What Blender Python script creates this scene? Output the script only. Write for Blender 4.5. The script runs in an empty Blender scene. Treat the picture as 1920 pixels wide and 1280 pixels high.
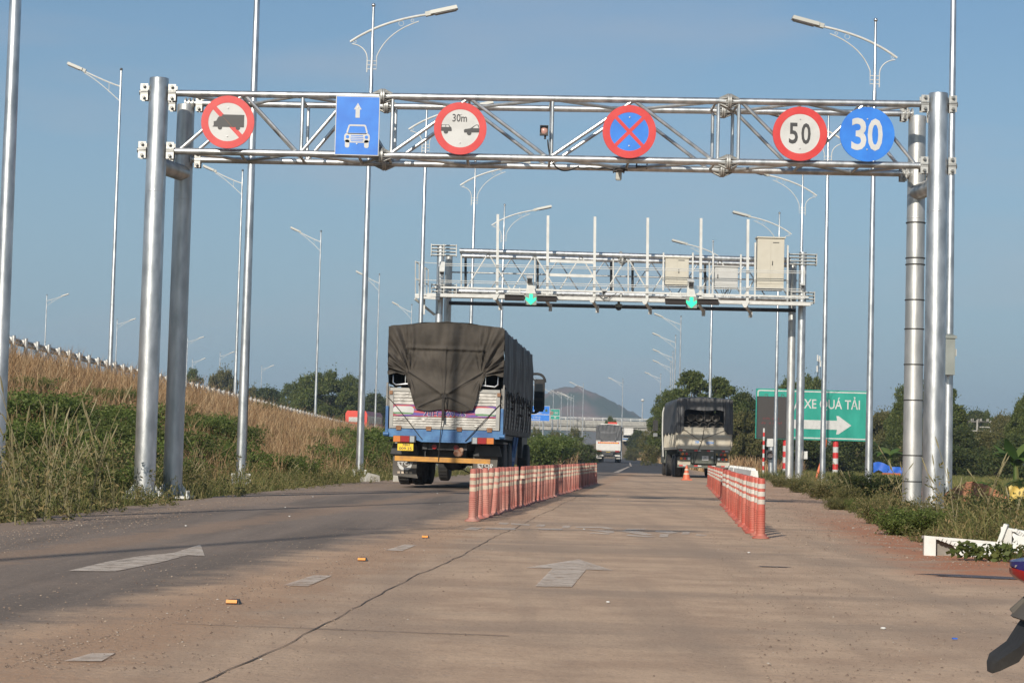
import bpy, math, random
import numpy as np
from mathutils import Matrix, Vector
R_ = math.radians
random.seed(7); rng = np.random.default_rng(11)
SC = bpy.context.scene
COL = SC.collection

# ------------------------------------------------------------ camera, sky, sun, exposure
CAM_H, FPX, PITCH, ROLL = 0.8, 3700.0, 3.28, 1.5
cam_d = bpy.data.cameras.new('camera'); cam_d.lens = 36.0*FPX/1920; cam_d.sensor_width = 36
cam_d.clip_start = 0.1; cam_d.clip_end = 8000
cam = bpy.data.objects.new('camera', cam_d); COL.objects.link(cam); SC.camera = cam
CR = Matrix.Rotation(R_(90+PITCH), 3, 'X') @ Matrix.Rotation(R_(ROLL), 3, 'Z')
cam.matrix_world = Matrix.Translation((0, 0, CAM_H)) @ CR.to_4x4()
SUN_EL, SUN_AZ = 27.0, 19.5            # light travels towards +Y and to the right by SUN_AZ degrees
sd = bpy.data.lights.new('sun', 'SUN'); sd.energy = 4.7; sd.angle = R_(0.55); sd.color = (1.0, 0.915, 0.80)
sun = bpy.data.objects.new('sun', sd); COL.objects.link(sun)
ldir = Vector((math.sin(R_(SUN_AZ))*math.cos(R_(SUN_EL)), math.cos(R_(SUN_AZ))*math.cos(R_(SUN_EL)), -math.sin(R_(SUN_EL))))
sun.rotation_euler = ldir.to_track_quat('-Z', 'Y').to_euler(); sun.location = (-20, -60, 40)
W = bpy.data.worlds.new('World'); SC.world = W; W.use_nodes = True
wn = W.node_tree; bg = wn.nodes['Background']
sky = wn.nodes.new('ShaderNodeTexSky'); sky.sky_type = 'NISHITA'; sky.sun_disc = False
sky.sun_elevation = R_(SUN_EL); sky.sun_rotation = R_(180+SUN_AZ)
sky.air_density = 1.0; sky.dust_density = 1.1; sky.ozone_density = 2.2; sky.altitude = 0
wt = wn.nodes.new('ShaderNodeTexCoord'); wm = wn.nodes.new('ShaderNodeMapping'); wm.inputs['Scale'].default_value = (3.0, 3.0, 14.0)
wz = wn.nodes.new('ShaderNodeTexNoise'); wz.inputs['Scale'].default_value = 1.6; wz.inputs['Detail'].default_value = 6
wr = wn.nodes.new('ShaderNodeMapRange'); wr.inputs[1].default_value = .50; wr.inputs[2].default_value = .78; wr.inputs[4].default_value = .34
wx = wn.nodes.new('ShaderNodeMix'); wx.data_type = 'RGBA'; wx.inputs[7].default_value = (5.2, 5.2, 5.6, 1)      # a few thin pale wisps of cloud
wn.links.new(wt.outputs['Generated'], wm.inputs[0]); wn.links.new(wm.outputs[0], wz.inputs[0]); wn.links.new(wz.outputs[0], wr.inputs[0]); wn.links.new(wr.outputs[0], wx.inputs[0])
ws = wn.nodes.new('ShaderNodeSeparateXYZ'); wn.links.new(wt.outputs['Generated'], ws.inputs[0])
wh = wn.nodes.new('ShaderNodeMapRange'); wh.interpolation_type = 'SMOOTHSTEP'; wh.inputs[1].default_value = -.02; wh.inputs[2].default_value = .30; wh.inputs[3].default_value = .85; wh.inputs[4].default_value = .0; wn.links.new(ws.outputs[2], wh.inputs[0])
wb = wn.nodes.new('ShaderNodeMix'); wb.data_type = 'RGBA'; wb.inputs[7].default_value = (3.25, 4.65, 5.9, 1)       # bluish haze band low in the sky
wn.links.new(wh.outputs[0], wb.inputs[0]); wk = wn.nodes.new('ShaderNodeMix'); wk.data_type = 'RGBA'; wk.blend_type = 'MULTIPLY'; wk.inputs[0].default_value = 1; wk.inputs[7].default_value = (.80, .945, 1.0, 1); wn.links.new(sky.outputs[0], wk.inputs[6]); wn.links.new(wk.outputs[2], wb.inputs[6]); wn.links.new(wb.outputs[2], wx.inputs[6]); wn.links.new(wx.outputs[2], bg.inputs[0]); bg.inputs[1].default_value = 0.088
SC.view_settings.view_transform = 'Standard'; SC.view_settings.look = 'None'
SC.view_settings.exposure = 0.10; SC.view_settings.gamma = 1.0
SC.cycles.max_bounces = 6; SC.cycles.transparent_max_bounces = 8

# ------------------------------------------------------------ measuring helpers: a point of the photo at a known distance
def ray(x, y): return CR @ Vector(((x-960)/FPX, (640-y)/FPX, -1))
def P(x, y, Y):
    d = ray(x, y); return Vector((0, 0, CAM_H)) + d*(Y/d.y)
def G(x, y, z=0.0):
    d = ray(x, y); return Vector((0, 0, CAM_H)) + d*((z-CAM_H)/d.z)

# ------------------------------------------------------------ materials
def lin(c):
    return tuple(((v/12.92) if v <= 0.04045 else ((v+0.055)/1.055)**2.4) for v in [k/255 for k in c])
def mat(name, col, rough=0.6, metal=0.0, col2=None, nscale=6.0, bump=0.0, bscale=30.0, emit=0.0, detail=6, stretch=None, spec=None, lo=.35, hi=.65, objvar=0):
    m = bpy.data.materials.new(name); m.use_nodes = True; nt = m.node_tree; b = nt.nodes['Principled BSDF']
    b.inputs['Roughness'].default_value = rough; b.inputs['Metallic'].default_value = metal
    b.inputs['Base Color'].default_value = (*col, 1)
    if spec is not None: b.inputs['Specular IOR Level'].default_value = spec
    tc = nt.nodes.new('ShaderNodeTexCoord'); vec = tc.outputs['Object']
    if stretch:
        mp = nt.nodes.new('ShaderNodeMapping'); mp.inputs['Scale'].default_value = stretch
        nt.links.new(vec, mp.inputs[0]); vec = mp.outputs[0]
    if col2:
        n = nt.nodes.new('ShaderNodeTexNoise'); n.inputs['Scale'].default_value = nscale; n.inputs['Detail'].default_value = detail
        nt.links.new(vec, n.inputs['Vector'])
        r = nt.nodes.new('ShaderNodeValToRGB'); r.color_ramp.elements[0].position = lo; r.color_ramp.elements[1].position = hi
        r.color_ramp.elements[0].color = (*col, 1); r.color_ramp.elements[1].color = (*col2, 1)
        nt.links.new(n.outputs['Fac'], r.inputs[0]); nt.links.new(r.outputs[0], b.inputs['Base Color'])
    if bump:
        n2 = nt.nodes.new('ShaderNodeTexNoise'); n2.inputs['Scale'].default_value = bscale; n2.inputs['Detail'].default_value = 5
        nt.links.new(vec, n2.inputs['Vector'])
        bp = nt.nodes.new('ShaderNodeBump'); bp.inputs['Strength'].default_value = bump; bp.inputs['Distance'].default_value = 0.02
        nt.links.new(n2.outputs['Fac'], bp.inputs['Height']); nt.links.new(bp.outputs[0], b.inputs['Normal'])
    if objvar:
        oi = nt.nodes.new('ShaderNodeObjectInfo'); mr = nt.nodes.new('ShaderNodeMapRange'); mr.inputs[3].default_value = 1-objvar; mr.inputs[4].default_value = 1+objvar*.6; nt.links.new(oi.outputs['Random'], mr.inputs[0])
        hs = nt.nodes.new('ShaderNodeHueSaturation'); nt.links.new(mr.outputs[0], hs.inputs['Value']); lk = b.inputs['Base Color'].links[0].from_socket; nt.links.new(lk, hs.inputs['Color']); nt.links.new(hs.outputs[0], b.inputs['Base Color'])
    if emit:
        b.inputs['Emission Color'].default_value = (*col, 1); b.inputs['Emission Strength'].default_value = emit
    return m
def leafmat(name, stops, trans=0.35, rough=0.55):
    m = bpy.data.materials.new(name); m.use_nodes = True; nt = m.node_tree; b = nt.nodes['Principled BSDF']
    g = nt.nodes.new('ShaderNodeNewGeometry'); r = nt.nodes.new('ShaderNodeValToRGB'); cr = r.color_ramp
    while len(cr.elements) < len(stops): cr.elements.new(0.5)
    for i, (p, c) in enumerate(stops): cr.elements[i].position = p; cr.elements[i].color = (*c, 1)
    nt.links.new(g.outputs['Random Per Island'], r.inputs[0]); nt.links.new(r.outputs[0], b.inputs['Base Color'])
    b.inputs['Roughness'].default_value = rough; b.inputs['Specular IOR Level'].default_value = 0.25
    t = nt.nodes.new('ShaderNodeBsdfTranslucent'); nt.links.new(r.outputs[0], t.inputs[0])
    mx = nt.nodes.new('ShaderNodeMixShader'); mx.inputs[0].default_value = trans
    out = nt.nodes['Material Output']
    nt.links.new(b.outputs[0], mx.inputs[1]); nt.links.new(t.outputs[0], mx.inputs[2]); nt.links.new(mx.outputs[0], out.inputs[0])
    return m
M = {}
M['galv'] = mat('galvanised_steel', (.40, .42, .43), .38, .88, (.68, .69, .69), 7, .06, 60, stretch=(1, 1, .35))
M['galv_dull'] = mat('dull_galvanised_steel', (.42, .43, .42), .46, .75, (.60, .60, .58), 8, .05, 60, stretch=(1, 1, .3))
M['galv_white'] = mat('white_painted_steel', (.50, .50, .47), .45, .0, (.60, .60, .57), 4)
M['bright'] = mat('bright_zinc_steel', (.36, .36, .34), .45, .5, (.50, .50, .475), 6)
M['bolt'] = mat('bolt_steel', (.22, .22, .21), .4, .8)
M['dark'] = mat('dark_steel', (.03, .03, .032), .5, .3, (.05, .05, .05), 8)
M['black'] = mat('black_rubber', (.018, .018, .018), .75, 0, (.035, .033, .03), 10, .1, 60)
M['panel_black'] = mat('dark_panel', (.035, .028, .024), .5)
M['beige'] = mat('beige_cabinet_paint', (.45, .42, .345), .5, 0, (.49, .46, .38), 3)
M['greycab'] = mat('grey_cabinet_paint', (.42, .42, .40), .5, 0, (.46, .46, .44), 3)
M['boxgrey'] = mat('grey_green_box_paint', (.20, .22, .20), .5, 0, (.25, .27, .25), 3)
M['red'] = mat('red_sign_film', (.50, .022, .022), .45, 0, (.55, .04, .036), 5)
M['white'] = mat('white_sign_film', (.43, .43, .41), .5, 0, (.52, .52, .505), 3.5, lo=.3, hi=.6)
M['blue'] = mat('blue_sign_film', (.012, .14, .54), .45, 0, (.02, .19, .64), 3.5)
M['green'] = mat('green_sign_film', (.0, .22, .16), .5, 0, (.015, .30, .225), 1.3, stretch=(1, 1, .4))
M['ink'] = mat('black_sign_ink', (.035, .035, .035), .5)
M['zinc'] = mat('sign_back_aluminium', (.4, .4, .4), .5, .7)
M['arrow'] = mat('green_signal_light', (.02, .75, .33), .4, emit=.9)
M['lens'] = mat('dull_pink_lens', (.48, .28, .24), .3)
M['led_lens'] = mat('dark_lamp_lens', (.06, .05, .05), .3, 0, (.14, .12, .11), 60)
M['lum'] = mat('luminaire_grey', (.42, .42, .38), .5)
M['concrete'] = mat('weathered_concrete', (.26, .25, .225), .85, 0, (.36, .35, .31), 2.5, .15, 25)
M['whiteconc'] = mat('whitewashed_concrete', (.42, .41, .37), .8, 0, (.29, .27, .24), 5, .15, 25)
M['bol_red'] = mat('dusty_red_plastic', (.36, .115, .09), .7, 0, (.45, .24, .19), 6, objvar=.28, stretch=(1, 1, .4))
M['bol_red2'] = mat('bright_red_plastic', (.42, .078, .052), .6, 0, (.42, .16, .115), 6, objvar=.2, stretch=(1, 1, .4))
M['bol_white'] = mat('dusty_cream_band', (.40, .31, .22), .65, 0, (.54, .46, .36), 8, objvar=.25)
M['bol_white2'] = mat('white_reflective_band', (.56, .54, .49), .5, 0, (.44, .39, .33), 6)
M['plastic_white'] = mat('white_plastic', (.54, .53, .49), .5, 0, (.64, .64, .61), 4, .05, 30)
M['cone'] = mat('orange_cone_plastic', (.62, .13, .05), .55, 0, (.52, .13, .07), 9)
M['amber'] = mat('amber_plastic', (.52, .15, .015), .4)
M['stud'] = mat('amber_stud_plastic', (.70, .25, .02), .4)
M['redlens'] = mat('red_lamp_lens', (.27, .01, .012), .3)
M['clearlens'] = mat('clear_lamp_lens', (.33, .35, .36), .25)
M['yellow'] = mat('yellow_plate', (.80, .52, .02), .5)
M['yellowbar'] = mat('worn_yellow_bar', (.55, .26, .03), .55, 0, (.36, .17, .04), 6, .1, 40)
M['tarp'] = mat('brown_canvas', (.048, .042, .035), .85, 0, (.082, .071, .059), 2.6, .25, 40, spec=.2)
M['tarp2'] = mat('black_canvas', (.045, .047, .05), .55, 0, (.075, .076, .078), 2.5, .25, 30)
M['planks'] = mat('scuffed_aluminium_planks', (.30, .285, .26), .45, .35, (.52, .50, .46), 6, .2, 12, lo=.35, hi=.62)
M['sidepl'] = mat('shaded_grey_planks', (.16, .155, .145), .6, .2, (.24, .23, .21), 4)  # darker than the tailgate planks: the side's shade is in the colour
M['truckblue'] = mat('faded_blue_paint', (.022, .085, .23), .5, 0, (.06, .18, .36), 4, .1, 20)
M['truckgrey'] = mat('grey_steel_frame', (.26, .26, .25), .55, .3, (.34, .33, .30), 5)
M['rust'] = mat('rusty_steel', (.19, .09, .045), .8, 0, (.28, .15, .08), 9)
M['banner'] = mat('purple_red_banner', (.10, .06, .28), .5, 0, (.42, .06, .05), 2.2, stretch=(1.0, 1, 8), lo=.42, hi=.58)
M['navy'] = mat('navy_lettering', (.03, .03, .16), .5)
M['rope'] = mat('dark_rope', (.03, .026, .022), .9)
M['flap'] = mat('dusty_mud_flap', (.075, .068, .06), .8, 0, (.11, .10, .085), 5)
M['t2panel'] = mat('worn_beige_panel', (.40, .36, .28), .6, 0, (.50, .47, .39), 3, .1, 20)
M['t2green'] = mat('dark_green_chassis', (.055, .07, .055), .6, 0, (.10, .10, .08), 5)
M['bluepaint'] = mat('blue_stencil_paint', (.10, .25, .55), .6)
M['t3white'] = mat('white_truck_paint', (.52, .50, .46), .5, 0, (.58, .56, .52), 3)
M['glass'] = mat('dark_window_glass', (.02, .025, .03), .1)
M['chrome'] = mat('chrome_bar', (.6, .6, .6), .25, .9)
M['bus_red'] = mat('red_vehicle_paint', (.58, .05, .03), .4)
M['tent'] = mat('blue_tarpaulin', (.02, .10, .50), .5, 0, (.03, .14, .58), 2, .2, 8)
M['orange'] = mat('orange_board', (.62, .13, .04), .5)
M['led'] = mat('led_board_face', (.030, .026, .024), .6, 0, (.045, .04, .036), 40)
M['ledred'] = mat('dim_red_led', (.16, .012, .016), .6, emit=.12)
M['bark'] = mat('tree_bark', (.10, .075, .05), .9, 0, (.17, .14, .10), 8)
M['dirt'] = mat('red_earth', (.30, .125, .065), .95, 0, (.40, .19, .10), 6, .5, 20)
M['stain'] = mat('oil_stain', (.055, .035, .03), .5, 0, (.10, .06, .045), 8)
def paintmat():
    m = bpy.data.materials.new('worn_road_paint'); m.use_nodes = True; nt = m.node_tree; b = nt.nodes['Principled BSDF']; b.inputs['Roughness'].default_value = .85; N = nt.nodes.new; L = nt.links.new
    tc = N('ShaderNodeTexCoord'); n = N('ShaderNodeTexNoise'); n.inputs['Scale'].default_value = 2.2; n.inputs['Detail'].default_value = 9; n.inputs['Roughness'].default_value = .75; L(tc.outputs['Object'], n.inputs[0])
    r = N('ShaderNodeValToRGB'); r.color_ramp.elements[0].color = (.55, .45, .36, 1); r.color_ramp.elements[1].color = (.70, .61, .52, 1); r.color_ramp.elements[0].position = .35; r.color_ramp.elements[1].position = .65; L(n.outputs[0], r.inputs[0]); L(r.outputs[0], b.inputs[0])
    n2 = N('ShaderNodeTexNoise'); n2.inputs['Scale'].default_value = 7; n2.inputs['Detail'].default_value = 8; n2.inputs['Roughness'].default_value = .8; mp = N('ShaderNodeMapping'); mp.inputs['Location'].default_value = (3.7, 1.3, 0); L(tc.outputs['Object'], mp.inputs[0]); L(mp.outputs[0], n2.inputs[0])
    q = N('ShaderNodeMapRange'); q.inputs[1].default_value = .34; q.inputs[2].default_value = .54; q.inputs[3].default_value = .15; q.inputs[4].default_value = .78; L(n2.outputs[0], q.inputs[0])
    t = N('ShaderNodeBsdfTransparent'); x = N('ShaderNodeMixShader'); L(q.outputs[0], x.inputs[0]); L(t.outputs[0], x.inputs[1]); L(b.outputs[0], x.inputs[2]); L(x.outputs[0], nt.nodes['Material Output'].inputs[0]); return m
M['paint'] = paintmat()
M['grit'] = leafmat('loose_grit', [(0, (.16, .11, .08)), (.5, (.30, .215, .16)), (.97, (.40, .31, .23)), (1, (.50, .44, .37))], 0, .9)
M['innergrey'] = mat('shaded_inner_plastic', (.16, .145, .12), .7, 0, (.24, .22, .19), 6)  # shade inside the barrier hollow, put into the wall's colour
M['crack'] = mat('crack_fill', (.11, .083, .066), .9)
M['silver'] = mat('silver_plastic', (.5, .5, .5), .35, .4)
M['darkblue'] = mat('dark_blue_gloss', (.02, .02, .11), .3)
M['yellowtarp'] = mat('yellow_sheet', (.46, .32, .06), .7, 0, (.58, .44, .14), 4, .2, 10)
M['hill'] = mat('far_wooded_slope', (.045, .070, .040), 1, 0, (.20, .125, .095), .02, 0, 1, lo=.45, hi=.62, detail=9)
M['hangrock'] = mat('rusty_cream_tin', (.50, .36, .26), .7, 0, (.30, .12, .06), 12)
M['leaf_mid'] = leafmat('mid_green_leaves', [(0, (.062, .088, .024)), (.5, (.115, .15, .040)), (1, (.20, .215, .068))], .48)
M['leaf_dark'] = leafmat('dark_green_leaves', [(0, (.042, .062, .02)), (.6, (.085, .112, .034)), (1, (.155, .16, .055))], .48)
M['leaf_olive'] = leafmat('olive_leaves', [(0, (.075, .085, .028)), (.6, (.155, .155, .055)), (1, (.27, .225, .095))], .48)
M['leaf_bright'] = leafmat('fresh_green_leaves', [(0, (.075, .105, .024)), (.5, (.135, .19, .042)), (1, (.23, .265, .085))], .5)
M['weed'] = leafmat('weed_leaves', [(0, (.05, .065, .02)), (.4, (.12, .125, .04)), (.75, (.21, .185, .075)), (1, (.34, .25, .12))])
M['dry'] = leafmat('dry_straw', [(0, (.15, .085, .04)), (.35, (.33, .20, .10)), (.8, (.47, .32, .175)), (1, (.60, .45, .27))], .3, .6)
M['greengrass'] = leafmat('green_grass_blades', [(0, (.07, .09, .025)), (.5, (.15, .165, .05)), (1, (.36, .29, .13))])
M['field'] = leafmat('field_grass_blades', [(0, (.10, .12, .03)), (.6, (.21, .21, .07)), (1, (.34, .28, .11))])
M['banana'] = leafmat('banana_leaf', [(0, (.06, .12, .02)), (.7, (.11, .18, .04)), (1, (.28, .22, .09))], .4)
M['leafpaint'] = mat('green_paint', (.10, .22, .10), .6)
M['seedhead'] = leafmat('seed_heads', [(0, (.25, .22, .11)), (1, (.42, .37, .22))])

# ------------------------------------------------------------ mesh builder
ROOT = {}
def rootloc(o): return ROOT.get(o.name, Matrix.Identity(4))
def setp(o, label=None, cat=None, group=None, kind=None):
    if label: o['label'] = label
    if cat: o['category'] = cat
    if group: o['group'] = group
    if kind: o['kind'] = kind
def thing(name, label, cat, loc=(0, 0, 0), rz=0.0, group=None):
    o = bpy.data.objects.new(name, None); COL.objects.link(o); o.empty_display_size = .2
    o.location = loc; o.rotation_euler = (0, 0, rz); setp(o, label, cat, group)
    ROOT[o.name] = Matrix.Translation(loc) @ Matrix.Rotation(rz, 4, 'Z')
    return o
def copy_tree(o, parent=None):
    c = o.copy(); COL.objects.link(c)
    if parent is not None: c.parent = parent
    for ch in list(o.children): copy_tree(ch, c)
    return c
class MB:
    def __init__(s): s.v = []; s.f = []; s.m = []
    def add(s, vs, fs, m=0):
        b = len(s.v); s.st = getattr(s, 'st', []); s.st.append((b, len(s.f))); s.v += [tuple(v) for v in vs]; s.f += [tuple(i+b for i in f) for f in fs]; s.m += [m]*len(fs); return s
    def box(s, c, d, m=0, mtx=None, taper=None):
        x, y, z = d[0]/2, d[1]/2, d[2]/2; t = taper or (1, 1)
        vs = [Vector((sx*x*(t[0] if sz > 0 else 1), sy*y*(t[1] if sz > 0 else 1), sz*z)) for sz in (-1, 1) for sy in (-1, 1) for sx in (-1, 1)]
        if mtx is not None: vs = [mtx @ v for v in vs]
        vs = [v + Vector(c) for v in vs]
        return s.add(vs, [(0, 2, 3, 1), (4, 5, 7, 6), (0, 1, 5, 4), (2, 6, 7, 3), (0, 4, 6, 2), (1, 3, 7, 5)], m)
    def beam(s, a, b, w, h, m=0):
        a = Vector(a); b = Vector(b); d = b-a; L = d.length
        q = d.to_track_quat('Y', 'Z').to_matrix()
        return s.box((a+b)/2, (w, L, h), m, q)
    def tube(s, a, b, r0, r1=None, n=10, m=0, caps=True):
        a = Vector(a); b = Vector(b); r1 = r0 if r1 is None else r1
        q = (b-a).to_track_quat('Z', 'Y').to_matrix(); vs = []
        for p, r in ((a, r0), (b, r1)):
            for i in range(n):
                t = 2*math.pi*i/n; vs.append(p + q @ Vector((math.cos(t)*r, math.sin(t)*r, 0)))
        fs = [(i, (i+1) % n, n+(i+1) % n, n+i) for i in range(n)]
        if caps: fs += [tuple(range(n-1, -1, -1)), tuple(range(n, 2*n))]
        return s.add(vs, fs, m)
    def path(s, pts, r, n=8, m=0, caps=True):
        pts = [Vector(p) for p in pts]; vs = []; K = len(pts)
        ref = Vector((0, 0, 1)) if abs((pts[-1]-pts[0]).normalized().z) < .8 else Vector((0, 1, 0))
        for k, p in enumerate(pts):
            d = (pts[min(k+1, K-1)] - pts[max(k-1, 0)]).normalized()
            u = d.cross(ref).normalized(); w = u.cross(d)
            rr = r[k] if isinstance(r, (list, tuple)) else r
            for i in range(n):
                t = 2*math.pi*i/n; vs.append(p + u*math.cos(t)*rr + w*math.sin(t)*rr)
        fs = [(k*n+i, k*n+(i+1) % n, (k+1)*n+(i+1) % n, (k+1)*n+i) for k in range(K-1) for i in range(n)]
        if caps: fs += [tuple(range(n-1, -1, -1)), tuple(range((K-1)*n, K*n))]
        return s.add(vs, fs, m)
    def lathe(s, prof, n=16, c=(0, 0, 0), m=0, axis='Z', mats=None):
        vs = []; c = Vector(c)
        for r, z in prof:
            for i in range(n):
                t = 2*math.pi*i/n
                v = (r*math.cos(t), r*math.sin(t), z) if axis == 'Z' else ((z, r*math.cos(t), r*math.sin(t)) if axis == 'X' else (r*math.cos(t), z, -r*math.sin(t)))
                vs.append(Vector(v)+c)
        K = len(prof)
        b = len(s.v); s.st = getattr(s, 'st', []); s.st.append((b, len(s.f))); s.v += [tuple(v) for v in vs]
        for k in range(K-1):
            for i in range(n):
                s.f.append((b+k*n+i, b+k*n+(i+1) % n, b+(k+1)*n+(i+1) % n, b+(k+1)*n+i)); s.m.append(mats[k] if mats else m)
        if prof[0][0] > 1e-6: s.f.append(tuple(b+i for i in range(n-1, -1, -1))); s.m.append(m)
        if prof[-1][0] > 1e-6: s.f.append(tuple(b+(K-1)*n+i for i in range(n))); s.m.append(m)
        return s
    def plate(s, poly, y0, y1, m=0, c=(0, 0, 0)):
        """prism of a polygon in the x-z plane from y0 (front) to y1 (back)"""
        n = len(poly); c = Vector(c)
        area = sum(poly[i][0]*poly[(i+1) % n][1]-poly[(i+1) % n][0]*poly[i][1] for i in range(n))
        if area < 0: poly = poly[::-1]
        vs = [Vector((p[0], y0, p[1]))+c for p in poly] + [Vector((p[0], y1, p[1]))+c for p in poly]
        fs = [tuple(range(n)), tuple(range(2*n-1, n-1, -1))] + [((i+1) % n, i, n+i, n+(i+1) % n) for i in range(n)]
        return s.add(vs, fs, m)
    def ring(s, r0, r1, y0, y1, n=48, m=0, c=(0, 0, 0)):
        vs = []; c = Vector(c)
        for r, y in ((r1, y0), (r0, y0), (r1, y1), (r0, y1)):
            for i in range(n):
                t = 2*math.pi*i/n; vs.append(Vector((r*math.cos(t), y, r*math.sin(t)))+c)
        fs = []
        for i in range(n):
            j = (i+1) % n
            fs += [(i, j, n+j, n+i), (2*n+j, 2*n+i, 3*n+i, 3*n+j), (i, 2*n+i, 2*n+j, j), (n+j, 3*n+j, 3*n+i, n+i)]
        return s.add(vs, fs, m)
    def ball(s, c, r, n=10, m=0, sq=(1, 1, 1)):
        k = n//2; vs = []; fs = []
        for j in range(1, k):
            p = math.pi*j/k
            for i in range(n):
                t = 2*math.pi*i/n; vs.append((c[0]+r*sq[0]*math.sin(p)*math.cos(t), c[1]+r*sq[1]*math.sin(p)*math.sin(t), c[2]+r*sq[2]*math.cos(p)))
        top = len(vs); vs += [(c[0], c[1], c[2]+r*sq[2]), (c[0], c[1], c[2]-r*sq[2])]
        for j in range(k-2):
            for i in range(n): fs.append((j*n+i, (j+1)*n+i, (j+1)*n+(i+1) % n, j*n+(i+1) % n))
        for i in range(n): fs += [(top, i, (i+1) % n), (top+1, (k-2)*n+(i+1) % n, (k-2)*n+i)]
        return s.add(vs, fs, m)
    def mesh(s, name, mats, off=(0, 0, 0), smooth=True, angle=35):
        me = bpy.data.meshes.new(name); o = Vector(off)
        me.from_pydata([(v[0]-o[0], v[1]-o[1], v[2]-o[2]) for v in s.v], [], s.f)
        mats = mats if isinstance(mats, (list, tuple)) else [mats]
        for k in mats: me.materials.append(M[k])
        if len(mats) > 1: me.polygons.foreach_set('material_index', s.m)
        if smooth:
            me.polygons.foreach_set('use_smooth', [True]*len(s.f)); me.set_sharp_from_angle(angle=R_(angle))
        me.update(); return me
    def part(s, name, mats, parent, world=False, label=None, smooth=True, kind=None, angle=35):
        off = ROOT[parent.name].translation if world else (0, 0, 0)
        o = bpy.data.objects.new(name, s.mesh(name, mats, off, smooth, angle)); COL.objects.link(o); o.parent = parent
        ROOT[o.name] = ROOT.get(parent.name, Matrix.Identity(4))
        setp(o, label=label, kind=kind); return o
    def parts_each(s, name, mats, parent, world=False, per=1, label=None):
        """every `per` added pieces become one part"""
        st = s.st[::per]+[(len(s.v), len(s.f))]
        for (v0, f0), (v1, f1) in zip(st[:-1], st[1:]):
            q = MB(); q.add(s.v[v0:v1], [tuple(i-v0 for i in f) for f in s.f[f0:f1]]); q.m = s.m[f0:f1]; q.part(name, mats, parent, world, label)
    def solo(s, name, mats, label=None, cat=None, group=None, kind=None, loc=(0, 0, 0), world=True, smooth=True, rz=0, angle=35):
        o = bpy.data.objects.new(name, s.mesh(name, mats, loc if world else (0, 0, 0), smooth, angle)); COL.objects.link(o)
        o.location = loc; o.rotation_euler = (0, 0, rz); setp(o, label, cat, group, kind)
        ROOT[o.name] = Matrix.Translation(loc); return o
def arr_mesh(name, verts, faces, mats, midx=None):
    verts = np.asarray(verts, dtype=np.float32); faces = np.asarray(faces, dtype=np.int32); k = faces.shape[1]
    me = bpy.data.meshes.new(name); me.vertices.add(len(verts)); me.vertices.foreach_set('co', verts.ravel())
    me.loops.add(faces.size); me.loops.foreach_set('vertex_index', faces.ravel())
    me.polygons.add(len(faces)); me.polygons.foreach_set('loop_start', np.arange(0, faces.size, k, dtype=np.int32))
    for m in mats: me.materials.append(M[m])
    if midx is not None: me.polygons.foreach_set('material_index', np.asarray(midx, dtype=np.int32))
    me.update(calc_edges=True); return me
def text_mb(txt, w, h, y0, y1, c=(0, 0, 0), bold=0.0, m=0, mb=None):
    """lettering in the x-z plane, fitted to a box w x h centred on c"""
    cu = bpy.data.curves.new('lettering', 'FONT'); cu.body = txt; cu.size = 1; cu.offset = bold; cu.resolution_u = 3
    o = bpy.data.objects.new('lettering', cu); COL.objects.link(o)
    dg = bpy.context.evaluated_depsgraph_get(); ev = o.evaluated_get(dg); me = ev.to_mesh()
    vs = [v.co.copy() for v in me.vertices]; fs = [tuple(p.vertices) for p in me.polygons]; ev.to_mesh_clear()
    bpy.data.objects.remove(o); bpy.data.curves.remove(cu)
    xs = [v.x for v in vs]; ys = [v.y for v in vs]; x0, x1, ya, yb = min(xs), max(xs), min(ys), max(ys)
    mb = mb or MB(); c = Vector(c); k = len(vs)
    q = [((v.x-(x0+x1)/2)/(x1-x0)*w, (v.y-(ya+yb)/2)/(yb-ya)*h) for v in vs]
    from collections import Counter
    ed = Counter(); dirn = {}
    for f in fs:
        for i in range(len(f)):
            a, b = f[i], f[(i+1) % len(f)]; key = (min(a, b), max(a, b)); ed[key] += 1; dirn[key] = (a, b)
    side = [(dirn[e][1], dirn[e][0], dirn[e][0]+k, dirn[e][1]+k) for e in ed if ed[e] == 1]
    mb.add([Vector((p[0], y0, p[1]))+c for p in q]+[Vector((p[0], y1, p[1]))+c for p in q], fs+side, m)
    return mb
# ------------------------------------------------------------ the setting: terrain, road, paint, hill
def ip(Y, pts): return np.interp(Y, [p[0] for p in pts], [p[1] for p in pts])
EL = [(-40, -4.6), (17, -4.45), (26, -4.35), (47, -3.5), (75, -1.1), (105, 1.4), (150, 4.9), (197, 7.6), (250, 10.5), (300, 11.5), (360, 10.8), (460, 7)]
ER = [(-40, 14), (8, 9.5), (12, 7.0), (15.8, 4.9), (17.8, 4.0), (21, 4.2), (32, 5.5), (50, 7.4), (74, 9.9), (98, 11.6), (110, 11.4), (150, 13), (197, 15.2), (250, 17.6), (300, 18.6), (360, 17.5), (460, 14)]
def edgeL(Y): return ip(Y, EL)
def edgeR(Y): return ip(Y, ER)
def zroad(Y): return np.clip((np.asarray(Y, float)-105)*.0028, 0, .55)
def rampX(Y): return -17.7+.035*(np.asarray(Y, float)-71)
def rampZ(Y): return np.clip(3.80-.0129*(np.asarray(Y, float)-71), .9, 5.2)
def hsh(X, Y, s):
    return (np.sin(X*s*1.3+Y*s*.7+1.7)+np.sin(X*s*.6-Y*s*1.9+.4)+np.sin(X*s*2.7+Y*s*2.1))*.333
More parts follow.
